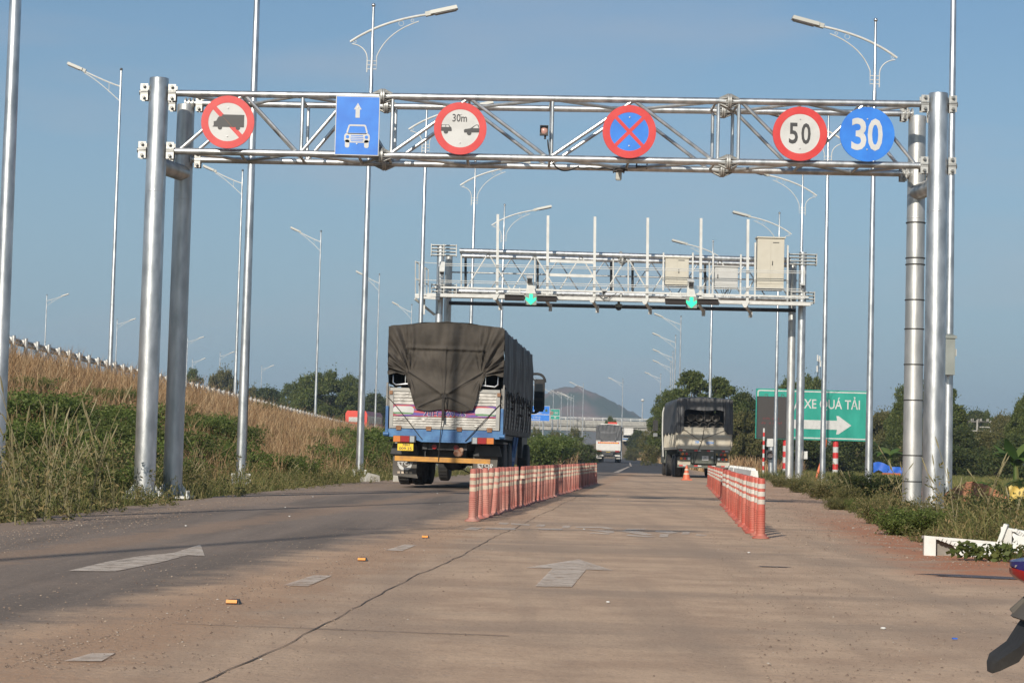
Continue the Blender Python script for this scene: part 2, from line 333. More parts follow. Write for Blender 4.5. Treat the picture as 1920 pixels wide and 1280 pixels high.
def terr(X, Y):
    X = np.asarray(X, float); Y = np.asarray(Y, float)
    base = zroad(Y); eL = edgeL(Y); eR = edgeR(Y)
    toe = eL-4.2; xt = rampX(Y); zt = rampZ(Y)
    t = np.clip((toe-X)/np.maximum(toe-xt, .5), 0, 1)
    s = t*t*(3-2*t)*.35+t*.65
    z = base-.03+(zt-base)*s
    side = np.clip((eL-X)/1.5, 0, 1)*(1-np.clip(t*6, 0, 1))
    z = z-.14*side+.10*hsh(X, Y, .9)*np.clip((eL-X)/2, 0, 1)*np.clip((X-xt)/1.5, 0, 1)
    far = np.clip((-70-X)/40, 0, 1); z = z*(1-far)
    r = np.clip((X-eR)/5, 0, 1); z = z-.30*r+.05*hsh(X, Y, .7)*r
    return z-.02*((X > eL) & (X < eR))
def grid_obj(name, xs, ys, zf, m, kind):
    X, Y = np.meshgrid(xs, ys); Z = zf(X, Y); v = np.stack([X, Y, Z], -1).reshape(-1, 3); nx, ny = len(xs), len(ys)
    i = np.arange(nx*(ny-1)).reshape(ny-1, nx)[:, :-1].ravel()
    me = arr_mesh(name, v, np.stack([i, i+1, i+nx+1, i+nx], -1), [m]); me.polygons.foreach_set('use_smooth', [True]*len(me.polygons))
    o = bpy.data.objects.new(name, me); COL.objects.link(o); o['kind'] = kind; return o
def groundmat():
    m = bpy.data.materials.new('verge_earth'); m.use_nodes = True; nt = m.node_tree; b = nt.nodes['Principled BSDF']
    b.inputs['Roughness'].default_value = .95; b.inputs['Specular IOR Level'].default_value = .1
    tc = nt.nodes.new('ShaderNodeTexCoord')
    n = nt.nodes.new('ShaderNodeTexNoise'); n.inputs['Scale'].default_value = .35; n.inputs['Detail'].default_value = 8; nt.links.new(tc.outputs['Object'], n.inputs[0])
    r = nt.nodes.new('ShaderNodeValToRGB'); e = r.color_ramp.elements
    e[0].position = .36; e[0].color = (.13, .105, .045, 1); e[1].position = .66; e[1].color = (.36, .215, .11, 1)
    k = e.new(.5); k.color = (.25, .165, .08, 1)
    nt.links.new(n.outputs[0], r.inputs[0]); nt.links.new(r.outputs[0], b.inputs[0])
    n2 = nt.nodes.new('ShaderNodeTexNoise'); n2.inputs['Scale'].default_value = 9; n2.inputs['Detail'].default_value = 6; nt.links.new(tc.outputs['Object'], n2.inputs[0])
    bp = nt.nodes.new('ShaderNodeBump'); bp.inputs['Strength'].default_value = .7; bp.inputs['Distance'].default_value = .05
    nt.links.new(n2.outputs[0], bp.inputs['Height']); nt.links.new(bp.outputs[0], b.inputs['Normal']); return m
M['ground'] = groundmat()
def roadmat():
    m = bpy.data.materials.new('dusty_asphalt'); m.use_nodes = True; nt = m.node_tree; b = nt.nodes['Principled BSDF']
    N = nt.nodes.new; L = nt.links.new
    b.inputs['Roughness'].default_value = .82; b.inputs['Specular IOR Level'].default_value = .25
    tc = N('ShaderNodeTexCoord'); sp = N('ShaderNodeSeparateXYZ'); L(tc.outputs['Object'], sp.inputs[0])
    def math_(op, a, bb=None, cc=None):
        q = N('ShaderNodeMath'); q.operation = op
        for i, v in enumerate((a, bb, cc)):
            if v is None: continue
            if isinstance(v, (int, float)): q.inputs[i].default_value = v
            else: L(v, q.inputs[i])
        return q.outputs[0]
    def noise(scale, sc3=None, detail=6, rough=.5):
        n = N('ShaderNodeTexNoise'); n.inputs['Scale'].default_value = scale; n.inputs['Detail'].default_value = detail; n.inputs['Roughness'].default_value = rough
        if sc3:
            mp = N('ShaderNodeMapping'); mp.inputs['Scale'].default_value = sc3; mp.inputs['Rotation'].default_value = (0, 0, R_(4.9)); L(tc.outputs['Object'], mp.inputs[0]); L(mp.outputs[0], n.inputs[0])
        else: L(tc.outputs['Object'], n.inputs[0])
        return n.outputs['Fac']
    def ss(v, lo, hi):
        q = N('ShaderNodeMapRange'); q.interpolation_type = 'SMOOTHSTEP'; L(v, q.inputs[0]); q.inputs[1].default_value = lo; q.inputs[2].default_value = hi; return q.outputs[0]
    def mix(f, a, bb):
        q = N('ShaderNodeMix'); q.data_type = 'RGBA'
        if isinstance(f, (int, float)): q.inputs[0].default_value = f
        else: L(f, q.inputs[0])
        for i, v in ((6, a), (7, bb)):
            if isinstance(v, tuple): q.inputs[i].default_value = (*v, 1)
            else: L(v, q.inputs[i])
        return q.outputs[2]
    u = math_('ADD', sp.outputs[0], math_('MULTIPLY', sp.outputs[1], -.085))
    big = noise(.25, None, 7, .6); streak = noise(1.0, (1.4, .07, 1), 6, .6); med = noise(1.6, None, 8, .65); fine = noise(55, None, 5, .75); slab = noise(1.0, (.14, .40, 1), 6, .6)
    uw = math_('ADD', u, math_('MULTIPLY', math_('SUBTRACT', med, .5), 1.1))
    dust = mix(ss(med, .35, .65), (.43, .295, .200), (.57, .405, .275))
    dust = mix(math_('MULTIPLY', ss(streak, .42, .66), .7), dust, (.36, .26, .185))
    dust = mix(math_('MULTIPLY', ss(slab, .48, .64), .65), dust, (.31, .23, .17))
    grey = mix(ss(streak, .38, .62), (.135, .112, .094), (.215, .172, .14))
    grey = mix(math_('MULTIPLY', ss(big, .52, .7), .6), grey, (.30, .22, .165))
    # left lane: grey wheel tracks between dust
    lane = math_('SUBTRACT', 1.0, ss(uw, -3.1, -2.5))
    shoulder = math_('SUBTRACT', 1.0, ss(uw, -6.2, -5.7))
    c = mix(math_('MULTIPLY', lane, .92), dust, grey)
    midd = math_('MULTIPLY', ss(uw, -5.0, -4.7), math_('SUBTRACT', 1.0, ss(uw, -4.5, -4.2)))
    c = mix(math_('MULTIPLY', midd, .5), c, (.35, .23, .15))
    orange = math_('MULTIPLY', ss(uw, -2.9, -2.4), math_('SUBTRACT', 1.0, ss(uw, -2.2, -1.7)))
    c = mix(math_('MULTIPLY', math_('MULTIPLY', orange, ss(fine, .35, .6)), .55), c, (.43, .235, .125))
    red = math_('MULTIPLY', ss(uw, 1.5, 2.3), math_('SUBTRACT', 1.0, math_('MULTIPLY', ss(sp.outputs[1], 23, 34), .75)))
    red = math_('MULTIPLY', red, ss(sp.outputs[1], 12.6, 15.0))
    c = mix(math_('MULTIPLY', math_('MULTIPLY', red, ss(med, .30, .52)), .9), c, (.42, .17, .085))
    c = mix(math_('MULTIPLY', shoulder, .5), c, (.36, .26, .19))
    c = mix(math_('MULTIPLY', ss(fine, .58, .72), .35), c, (.50, .39, .30))
    grit = noise(17, None, 3, .6); c = mix(math_('MULTIPLY', ss(grit, .55, .72), .25), c, (.24, .175, .13)); c = mix(math_('MULTIPLY', math_('SUBTRACT', 1.0, ss(grit, .30, .42)), .35), c, (.43, .33, .26))
    c = mix(math_('MULTIPLY', math_('SUBTRACT', 1.0, ss(fine, .28, .46)), .7), c, (.11, .08, .062))
    yw = math_('ADD', sp.outputs[1], math_('MULTIPLY', math_('SUBTRACT', med, .5), 8.0))
    newer = math_('MULTIPLY', ss(yw, 100, 108), math_('SUBTRACT', 1.0, ss(math_('ADD', uw, math_('MULTIPLY', sp.outputs[1], .012)), 1.2, 3.0)))
    c = mix(newer, c, mix(streak, (.055, .055, .058), (.085, .080, .078)))
    L(c, b.inputs[0])
    bp = N('ShaderNodeBump'); bp.inputs['Strength'].default_value = .5; bp.inputs['Distance'].default_value = .016
    L(math_('ADD', math_('MULTIPLY', fine, .7), math_('ADD', grit, math_('MULTIPLY', med, .6))), bp.inputs['Height']); L(bp.outputs[0], b.inputs['Normal'])
    return m
M['road'] = roadmat()
xs = np.concatenate([np.linspace(-1500, -110, 18), np.linspace(-100, -32, 24), np.linspace(-30, 24, 136), np.linspace(27, 110, 28), np.linspace(130, 1500, 18)])
ys = np.concatenate([np.linspace(-60, 0, 14), np.linspace(1, 110, 160), np.linspace(113, 330, 75), np.linspace(345, 3200, 30)])
grid_obj('ground', xs, ys, terr, 'ground', 'structure')
ry = np.concatenate([np.linspace(-50, 0, 12), np.linspace(1, 120, 160), np.linspace(123, 460, 80)])
v = []; NX = 24
for y in ry:
    a, b_ = float(edgeL(y))-.55, float(edgeR(y))+1.5; wob = .16*math.sin(y*.9)+.12*math.sin(y*2.3+1)+.07*math.sin(y*5.1)
    wl = .05*math.sin(y*1.7)+.04*math.sin(y*4.3)
    for k in range(NX):
        f = k/(NX-1); v.append((a+wl*(1-f)+(b_+wob*f-a)*f, y, float(zroad(y))+.004))
i = np.arange(NX*(len(ry)-1)).reshape(-1, NX)[:, :-1].ravel()
ro = bpy.data.objects.new('road', arr_mesh('road', v, np.stack([i, i+1, i+NX+1, i+NX], -1), ['road'])); COL.objects.link(ro); ro['kind'] = 'structure'

def sheet(name, polys, m, z=.009):
    mb = MB()
    for p in polys:
        p = list(p); a = sum(p[i][0]*p[(i+1) % len(p)][1]-p[(i+1) % len(p)][0]*p[i][1] for i in range(len(p)))
        if a < 0: p = p[::-1]
        mb.add([(q[0], q[1], z+float(zroad(q[1]))) for q in p], [tuple(range(len(p)))])
    return mb.solo(name, m, kind='structure', smooth=False)
def gp(*pts): return [tuple(G(x, y)[:2]) for x, y in pts]
sheet('road_marking_straight_arrow', [gp((1085, 1050), (1150, 1071), (1099, 1069), (1072, 1102), (1003, 1101), (1036, 1067), (984, 1066))], 'paint')
sheet('road_marking_turn_arrow', [gp((376, 1022), (384, 1044), (352, 1042), (325, 1038)), gp((325, 1038), (352, 1042), (300, 1056), (215, 1073), (128, 1072), (200, 1055), (270, 1043))], 'paint')
sheet('road_marking_dashes', [gp((588, 1080), (622, 1081), (577, 1101), (531, 1099)), gp((758, 1022), (781, 1023), (754, 1034), (723, 1033)),
      gp((883, 989), (905, 990), (893, 995), (868, 994)), gp((172, 1228), (215, 1228), (190, 1243), (118, 1243))], 'paint')
sheet('road_marking_lettering', [gp(*q) for q in [
    [(938, 980), (956, 981), (950, 984), (934, 983)], [(912, 990), (965, 991), (968, 994), (908, 993)], [(958, 981), (995, 984), (992, 986), (958, 984)],
    [(1008, 984), (1024, 984), (1020, 988), (1004, 988)], [(1056, 986), (1070, 986), (1067, 991), (1053, 991)], [(1008, 991), (1056, 992), (1053, 995), (1012, 994)],
    [(1080, 988), (1132, 988), (1152, 992), (1140, 993), (1125, 990.5), (1078, 990)], [(1098, 994), (1150, 996), (1152, 1000), (1140, 1000)], [(1110, 999), (1145, 1001), (1140, 1003), (1104, 1001)],
    [(1176, 992), (1212, 992), (1206, 994), (1166, 996)], [(1158, 996), (1196, 996), (1226, 1004), (1206, 1004)], [(1176, 1003), (1206, 1005), (1230, 1007), (1214, 1008), (1174, 1005)],
    [(1230, 995), (1258, 996), (1272, 1000), (1254, 1001), (1228, 998)], [(1238, 1002), (1254, 1002), (1252, 1008), (1236, 1008)], [(1280, 998), (1294, 998), (1292, 1003), (1278, 1003)], [(1306, 1002), (1326, 1004), (1318, 1006), (1304, 1005)]]], 'paint')
sheet('road_marking_edge_line', [[(5.55, 105), (5.85, 105), (9.2, 150), (9.05, 150)], [(9.5, 155), (9.65, 155), (13.2, 215), (13.05, 215)], [(-1.0, 112), (-.8, 112), (1.0, 130), (.85, 130)]], 'paint')
# crack between the slabs, kinked and uneven
pts = []
for k in range(130):
    t = k/129; y = 5.2+t*36; pts.append((-1.12+.0734*(y-5.2)+.018*math.sin(y*.9)+random.uniform(-.012, .012), y, random.uniform(.0015, .0055)))
sheet('road_crack', [[(a[0]-a[2], a[1]), (a[0]+a[2], a[1]), (b_[0]+b_[2], b_[1]), (b_[0]-b_[2], b_[1])] for a, b_ in zip(pts[:-1], pts[1:])], 'crack', .0075)
pts = [(-1.5+.17*k+random.uniform(-.02, .02), 8.9-.02*k+random.uniform(-.02, .02), random.uniform(.003, .007)) for k in range(10)]
sheet('road_crack_cross', [[(a[0], a[1]-a[2]), (b_[0], b_[1]-b_[2]), (b_[0], b_[1]+b_[2]), (a[0], a[1]+a[2])] for a, b_ in zip(pts[:-1], pts[1:])], 'crack', .0075)
st = []
for k in range(26):
    t = 2*math.pi*k/26; rr = 1+.28*math.sin(3*t+1)+.15*math.sin(7*t); st.append((3.62+.62*rr*math.cos(t), 14.35+.16*rr*math.sin(t)-.12*math.cos(t)))
sheet('road_stain', [st], 'stain', .0085)
st2 = [(2.02+.13*math.cos(k*.5)*(1+.3*math.sin(k*1.7)), 15.0+.05*math.sin(k*.5)) for k in range(12)]
sheet('road_stain_small', [st2], 'stain', .0085)
# heap of red earth on the right verge
def heap(name, cx, cy, rx, ry_, h, m='dirt', lab=None):
    n, k = 44, 16; vs = []; fs = []
    for j in range(k+1):
        f = j/k
        for i_ in range(n):
            t = 2*math.pi*i_/n; w = 1+.16*math.sin(2*t+cx)+.09*math.sin(5*t)+.04*math.sin(11*t)
            x = cx+rx*f*w*math.cos(t); y = cy+ry_*f*w*math.sin(t)
            z = h*(.5+.5*math.cos(math.pi*f))*(1+.16*math.sin(3*t+6*f)+.10*math.sin(9*t+14*f)+.05*math.sin(17*t+23*f))+float(terr(x, y))-.05*(f > .95)
            vs.append((x, y, z))
    for j in range(k):
        for i_ in range(n): fs.append((j*n+i_, (j+1)*n+i_, (j+1)*n+(i_+1) % n, j*n+(i_+1) % n))
    mb = MB(); mb.add(vs, fs); return mb.solo(name, m, label=lab, cat='dirt mound' if lab else None)
heap('dirt_mound', 8.45, 36.0, 1.35, 1.3, .58, 'dirt', 'heap of red earth among the weeds beside the yellow sheet')
heap('dirt_mound', 8.0, 38.6, .9, .8, .42, 'dirt', 'smaller pinkish earth heap behind the right gantry legs')
# far wooded hill
hx = np.linspace(-420, 420, 150); hy = np.linspace(-260, 420, 60)
def hillz(X, Y):
    a = 56*np.exp(-((X-18)/52)**2-((Y)/170)**2)+22*np.exp(-((X-80)/40)**2-((Y+20)/150)**2)+24*np.exp(-((X+60)/60)**2-(Y/150)**2)+12*np.exp(-((X+220)/140)**2-((Y-60)/200)**2)
    r = np.random.default_rng(5).random(X.shape)
    return a*(1+.05*hsh(X, Y, .06))+np.minimum(a*.3, 4.5)*r-1
X, Y = np.meshgrid(hx, hy); Zh = hillz(X, Y); vh = np.stack([X+42, Y+1850, Zh], -1).reshape(-1, 3)
i = np.arange(150*59).reshape(59, 150)[:, :-1].ravel()
ho = bpy.data.objects.new('hill', arr_mesh('hill', vh, np.stack([i, i+1, i+151, i+150], -1), ['hill'])); COL.objects.link(ho); ho['kind'] = 'structure'

# ------------------------------------------------------------ the concrete overpass
ov = thing('overpass_bridge', 'pale concrete overpass crossing the far end of the road in front of the hill', 'bridge', (20, 430, 0))
z0 = .8+ (857-803)/8.6; 
mb = MB(); mb.box((0, 0, 7.0), (150, 9, 1.3)); mb.box((0, -4.7, 8.15), (150, .35, 1.0)); mb.box((0, -4.62, 7.45), (150, .5, .25)); mb.box((0, 4.7, 8.15), (150, .35, 1.0))
mb.part('bridge_deck', 'concrete', ov)
mb = MB()
for k in range(-37, 38): mb.box((k*2, -4.7, 8.9), (.14, .14, .5))
for z in (8.95, 9.2): mb.box((0, -4.7, z), (150, .1, .1))
mb.part('railing', 'galv_white', ov)
for x in (-50, -22, 24, 52):
    mb = MB(); mb.box((x, 0, 5.9), (2.2, 8.2, .9)); mb.lathe([(.8, -.5), (.8, 5.5)], 14, (x, -2.4, 0)); mb.lathe([(.8, -.5), (.8, 5.5)], 14, (x, 2.4, 0)); mb.part('bridge_pier', 'concrete', ov)
mb = MB(); mb.box((-62, -5.2, 2.6), (60, .5, 4.2)); mb.box((-62, -5.3, 4.75), (60, .3, .5)); mb.part('abutment_wall', 'concrete', ov)
# ------------------------------------------------------------ street lamps
ORD = ['first', 'second', 'third', 'fourth', 'fifth', 'sixth', 'seventh', 'eighth', 'ninth', 'tenth', 'eleventh', 'twelfth']
def bez(p, n=14):
    out = []
    for k in range(n+1):
        t = k/n; q = [Vector(a) for a in p]
        while len(q) > 1: q = [q[i_].lerp(q[i_+1], t) for i_ in range(len(q)-1)]
        out.append(q[0])
    return out
def luminaire(parent, a, b, w=.26):
    """flat LED head along a->b with a dark lens underneath"""
    a = Vector(a); b = Vector(b); d = (b-a); L = d.length; q = d.to_track_quat('Y', 'Z').to_matrix(); mb = MB()
    mb.box((a+b)/2+q @ Vector((0, .03, .02)), (w, L-.1, .11), 0, q, (.86, .96)); mb.box(a+q @ Vector((0, .04, .01)), (w*.55, .22, .13), 0, q)
    h = mb.part('lamp_head', 'lum', parent)
    m2 = MB(); m2.box((a+b)/2+q @ Vector((0, .07, -.052)), (w*.86, L-.28, .03), 0, q); m2.part('lamp_lens', 'led_lens', h)
def build_lamp_a(label, side, loc, rz=0, H=14.0):
    """tall tapered mast, curved arm crossing it and scrolled braces; side=+1 lamp to the right"""
    t = thing('street_lamp', label, 'street lamp', loc, rz, 'tall lamps with curved arms beside the slip road')
    s = side; mb = MB()
    mb.lathe([(.118, 0), (.118, .02), (.112, .4), (.085, 6), (.06, H-2.2), (.048, H-2.15), (.038, H-.12)], 14); mb.part('pole', 'galv', t)
    mb = MB(); mb.box((0, 0, .012), (.42, .42, .024))
    for a in range(4):
        an = a*math.pi/2; mb.box((.15*math.cos(an), .15*math.sin(an), .12), (.11 if a % 2 == 0 else .012, .012 if a % 2 == 0 else .11, .2))
        mb.tube((.16*(1 if a in (0, 3) else -1), .16*(1 if a < 2 else -1), .02), (.16*(1 if a in (0, 3) else -1), .16*(1 if a < 2 else -1), .09), .015, n=6)
    mb.part('base_plate', 'galv_dull', t)
    MB().ball((0, 0, H-.06), .062, 12).part('finial', 'chrome', t)
    z = H-13.95; mb = MB()
    mb.path(bez([(-.66*s, 0, z+12.78), (.1*s, 0, z+13.33), (1.0*s, 0, z+13.55), (1.72*s, 0, z+13.66)]), .036, 8); mb.part('arm', 'galv_white', t)
    mb = MB()
    mb.path([(.14*s, .0, z+11.88)]+bez([(.14*s, 0, z+12.36), (.36*s, 0, z+12.95), (.85*s, 0, z+13.25), (1.36*s, 0, z+13.43)]), .017, 6)
    mb.path([(-.14*s, .0, z+11.88)]+bez([(-.14*s, 0, z+12.30), (-.16*s, 0, z+12.55), (-.36*s, 0, z+12.70), (-.60*s, 0, z+12.72)]), .017, 6)
    for zz in (11.98, 12.10, 12.22): mb.tube((-.14, 0, z+zz), (.14, 0, z+zz), .014, n=6)
    for (x, zz, r) in ((.84, 13.36, .075), (1.17, 13.45, .042), (-.52, 12.79, .04)):
        mb.path([(x*s+r*math.cos(k*.45), 0, z+zz+r*math.sin(k*.45)) for k in range(15)], .007, 5)
    mb.part('brace', 'galv_white', t)
    luminaire(t, (1.62*s, 0, z+13.65), (2.52*s, 0, z+13.86)); return t
def build_lamp_b(label, side, loc, rz=0, H=12.6, group='lamps standing along the ramp'):
    t = thing('street_lamp', label, 'street lamp', loc, rz, group); s = side
    mb = MB(); mb.lathe([(.11, -.2), (.105, .4), (.075, 6), (.05, H-.1)], 10); mb.part('pole', 'galv', t)
    MB().ball((0, 0, H-.05), .07, 8).part('finial', 'bolt', t)
    mb = MB(); mb.path(bez([(0, 0, H-.75), (.7*s, 0, H-.55), (1.2*s, 0, H-.32), (1.75*s, 0, H-.10)], 8), .032, 6)
    mb.path(bez([(0, 0, H-1.35), (.55*s, 0, H-.9), (1.0*s, 0, H-.52), (1.6*s, 0, H-.22)], 8), .02, 6); mb.tube((.5*s, 0, H-.98), (.5*s, 0, H-.58), .014, n=5); mb.part('arm', 'galv_white', t)
    luminaire(t, (1.6*s, 0, H-.14), (2.35*s, 0, H+.14), .24); return t
def retag(o, label): o['label'] = label; return o
# left row beside the slip road (the two first stand behind the camera; their shadows cross the left lane)
LAMP_L = [(-9.55, -4.0), (-8.28, 11.5), (-6.99, 27.0), (-5.72, 42.3), (-4.36, 57.8), (-3.42, 73.4), (-1.86, 88.5), (-.58, 103.8)]
LAB_L = ['lamp post behind the camera at the left roadside, outside the frame', 'lamp post just outside the left frame edge beside the road',
  'thick lamp mast cut by the left edge of the photo, its head out of frame', 'lamp mast between the no-trucks sign and the left gantry legs, its top out of frame',
  'curved-arm lamp above the blue car-lane sign, head pointing right', 'lamp mast in front of the far gantry\'s left end, arm behind the 30 m sign',
  'curved-arm lamp peeking between the two gantries above the covered truck', 'curved-arm lamp rising above the far gantry beside its leftmost white upright']
proto_l = None
for k, ((x, y), lb) in enumerate(zip(LAMP_L, LAB_L)):
    loc = (x, y, .03 if k > 1 else float(terr(x, y)))
    if proto_l is None: proto_l = build_lamp_a(lb, 1, loc, -R_(2))
    else:
        o = copy_tree(proto_l); o.location = loc; retag(o, lb)
LAMP_R = [(9.38, 42.3), (10.52, 57.8), (11.65, 73.4), (12.93, 88.5), (13.97, 103.8), (11.92, 118)]
LAB_R = ['lamp mast right behind the right gantry leg, carrying a grey box, top out of frame', 'curved-arm lamp over the round blue 30 sign, head pointing left',
  'lamp mast between the 50 sign and the 30 sign, top hidden by the gantry beam', 'curved-arm lamp just above the far gantry\'s right end',
  'curved-arm lamp rising behind the tall beige cabinet, mast in front of the display board', 'curved-arm lamp above the squat beige cabinet, mast behind the sand-coloured truck']
proto_r = None
for k, ((x, y), lb) in enumerate(zip(LAMP_R, LAB_R)):
    loc = (x, y, float(terr(x, y))+.0)
    HH = 13.95-loc[2]
    if proto_r is None: proto_r = build_lamp_a(lb, -1, loc, R_(3), 14.0)
    else:
        o = copy_tree(proto_r); o.location = (x, y, .0-.02); retag(o, lb)
for o in [q for q in COL.objects if q.get('category') == 'street lamp']: ROOT[o.name] = Matrix.Translation(o.location)
# ramp lamps, near side (head over the ramp, pointing left)
def topz(x, y, Y): return P(x, y, Y).z
near_ramp = [(206, 695, 220, 128), (440, 758, 457, 318), (591, 778, 602, 432), (703, 800, 716, 513), (765, 820, 771, 570)]
pb = None
for k, (bx, by, tx, ty) in enumerate(near_ramp):
    Y = 71*1053/(1090-bx); top = P(tx, ty, Y); z = float(rampZ(Y))-.1; X_ = P(bx, by, Y).x
    lb = ['ramp lamp between the left frame edge and the gantry, tallest in view on the bank', 'ramp lamp under the no-trucks sign, left of the second mast', 'ramp lamp standing clear in the gap right of the no-trucks sign',
          'ramp lamp just left of the covered truck behind the red bus', 'small ramp lamp half hidden behind the covered truck'][k]
    H = top.z-z
    if pb is None: pb = build_lamp_b(lb, -1, (X_, Y, z), 0, 12.6); H0 = 12.6; o = pb
    else: o = copy_tree(pb); retag(o, lb); o.location = (X_, Y, z)
    o.scale = (1, 1, H/12.6)
# lamps of the main carriageway beyond the ramp, heads pointing right
far_l = [(88, 552), (220, 598), (352, 632), (361, 672), (413, 660), (491, 685), (574, 700), (640, 708)]
pf = None
for k, (tx, ty) in enumerate(far_l):
    yh = 827+tx*.0266; Y = 17.2/(yh-ty)*FPX; top = P(tx, ty, Y); z = 4.6 if Y < 330 else 3.9
    lb = f'{ORD[k]} from the left of the small lamps beyond the ramp guardrail, head pointing right'
    if pf is None: pf = build_lamp_b(lb, 1, (top.x, Y, z), 0, 13.4, 'small lamps beyond the ramp guardrail'); o = pf
    else: o = copy_tree(pf); retag(o, lb); o.location = (top.x, Y, z)
    o.scale = (1.1, 1.1, (top.z-z)/13.4)
far_r = [(1277, 592), (1267, 628), (1262, 658), (1258, 678), (1239, 700), (1168, 710), (1094, 718)]
pg = None
for k, (tx, ty) in enumerate(far_r):
    yh = 827+tx*.0266; Y = 12.3/(yh-ty)*FPX; top = P(tx, ty, Y)
    lb = [f'{ORD[k]} and {"tallest" if k == 0 else "shorter" } of the bunched lamps above the sand-coloured truck\'s left edge' if k < 4 else '',
          'lamp standing left of the bunched lamps, just left of the trees', 'lone lamp before the hill\'s right slope, beside the far white truck', 'lamp in front of the hill, right of the row near the blue sign'][max(0, k-3) if k > 3 else 0]
    if k < 4: lb = f'{ORD[k]} from the top of the bunched lamps left of the sand-coloured truck'
    if pg is None: pg = build_lamp_b(lb, -1, (top.x, Y, 0), 0, 13.1, 'lamps far along the right of the road'); o = pg
    else: o = copy_tree(pg); retag(o, lb); o.location = (top.x, Y, 0)
    o.scale = (1, 1, top.z/13.1)
mid = [(1003, 707), (1014, 718), (1038, 729), (1053, 733), (1065, 736), (1071, 738), (1076, 740)]
for k, (tx, ty) in enumerate(mid):
    yh = 827+tx*.0266; Y = 13.2/(yh-ty)*FPX; top = P(tx, ty, Y)
    o = copy_tree(pg); retag(o, f'{ORD[k]} from the left in the distant lamp row by the blue direction sign'); o.location = (top.x, Y, 0); o['group'] = 'distant lamps near the blue direction sign'; o.scale = (1, 1, top.z/13.1)
# slim floodlight mast beyond the overpass
fm = thing('floodlight_mast', 'slim grey mast with a round white head beyond the overpass', 'mast', (P(1205, 748, 560).x, 560, 0))
hz = P(1205, 750, 560).z
MB().lathe([(.3, 0), (.16, hz-.8)], 8).part('pole', 'galv', fm); MB().ball((0, 0, hz), .5, 10, 0, (1, 1, .8)).part('lamp_head', 'galv_white', fm)

# ------------------------------------------------------------ guardrail on the ramp edge
gy = [50+1.55*k for k in range(99)]
g0 = thing('guardrail', 'grey steel guardrail with round posts along the edge of the ramp', 'guardrail', (float(rampX(50)), 50, float(rampZ(50))))
mb = MB(); pr = [(-.06, .42), (-.005, .47), (-.06, .53), (-.06, .57), (-.005, .63), (-.06, .68)]
vs = []; fs = []
yy = [45+3*k for k in range(56)]
for y in yy:
    x = float(rampX(y))-.13; z = float(rampZ(y))+.05
    for a, h in pr: vs.append((x+a, y, z+h))
    for a, h in pr[::-1]: vs.append((x+a-.006, y, z+h))
n = 12
for k in range(len(yy)-1):
    for j in range(n): fs.append((k*n+j, k*n+(j+1) % n, (k+1)*n+(j+1) % n, (k+1)*n+j))
mb.add(vs, fs); mb.part('rail', 'galv_dull', g0, world=True, smooth=False)
ppost = None
for y in gy:
    x = float(rampX(y)); z = float(rampZ(y))
    if ppost is None:
        mb = MB(); mb.lathe([(.075, -.35), (.075, .745), (.06, .765)], 10); mb.box((-.1, 0, .6), (.1, .1, .2)); ppost = mb.part('post', 'galv_dull', g0); o = ppost
    else: o = ppost.copy(); COL.objects.link(o)
    o.location = (x-float(rampX(50)), y-50, z-float(rampZ(50)))
# ------------------------------------------------------------ lane bollards
def make_bollard(label, group, red, white):
    t = thing('lane_bollard', label, 'bollard', (0, 0, 0), 0, group)
    pr = [(.092, 0), (.092, .010), (.058, .024)]
    for k in range(11): z = .035+k*.024; pr += [(.048, z), (.048, z+.010), (.043, z+.013), (.043, z+.021)]
    pr += [(.042, .31), (.040, .60), (.034, .615), (0, .618)]
    MB().lathe(pr, 12).part('tube', red, t, angle=50)
    for z in (.375, .455, .535): MB().lathe([(.0405, z-.024), (.0432, z-.024), (.0432, z+.024), (.0405, z+.024)], 12).part('reflective_band', white, t)
    return t
bl = make_bollard('faded dusty red bollard with three cream bands in the row beside the covered truck', 'dusty bollards in the row beside the covered truck', 'bol_red', 'bol_white')
br = make_bollard('bright red bollard with three white bands in the right-hand row', 'bright red bollards in the right-hand row', 'bol_red2', 'bol_white2')
y = 23.3; k = 0
while y < 59:
    o = bl if k == 0 else copy_tree(bl)
    o.location = (-.43+(y-23.3)*.0848+random.uniform(-.025, .025), y, .008)
    if k: o.rotation_euler = (random.gauss(0, .018), random.gauss(.01, .022), random.uniform(0, 6))
    if k == 4: o.rotation_euler = (0, .075, 0)
    if k == 5: o.rotation_euler = (0, .10, 1)
    k += 1; y += .42 if 2 < y-23.3 < 12 else .55
bl['label'] = 'nearest dusty bollard at the front of the row beside the covered truck'; bl['group'] = 'dusty bollards in the row beside the covered truck'
y = 20.45; k = 0
while y < 62:
    o = br if k == 0 else copy_tree(br)
    j = -.05 if 21.2 < y < 36 else (.02 if y >= 36 else 0)
    o.location = (2.63+(y-20.45)*.0872+j+random.uniform(-.02, .02), y, .008)
    if k: o.rotation_euler = (random.gauss(0, .012), random.gauss(0, .014), random.uniform(0, 6))
    k += 1; y += .75 if k == 1 else .55
br['label'] = 'foremost bright red bollard standing slightly apart at the right-hand row\'s near end'
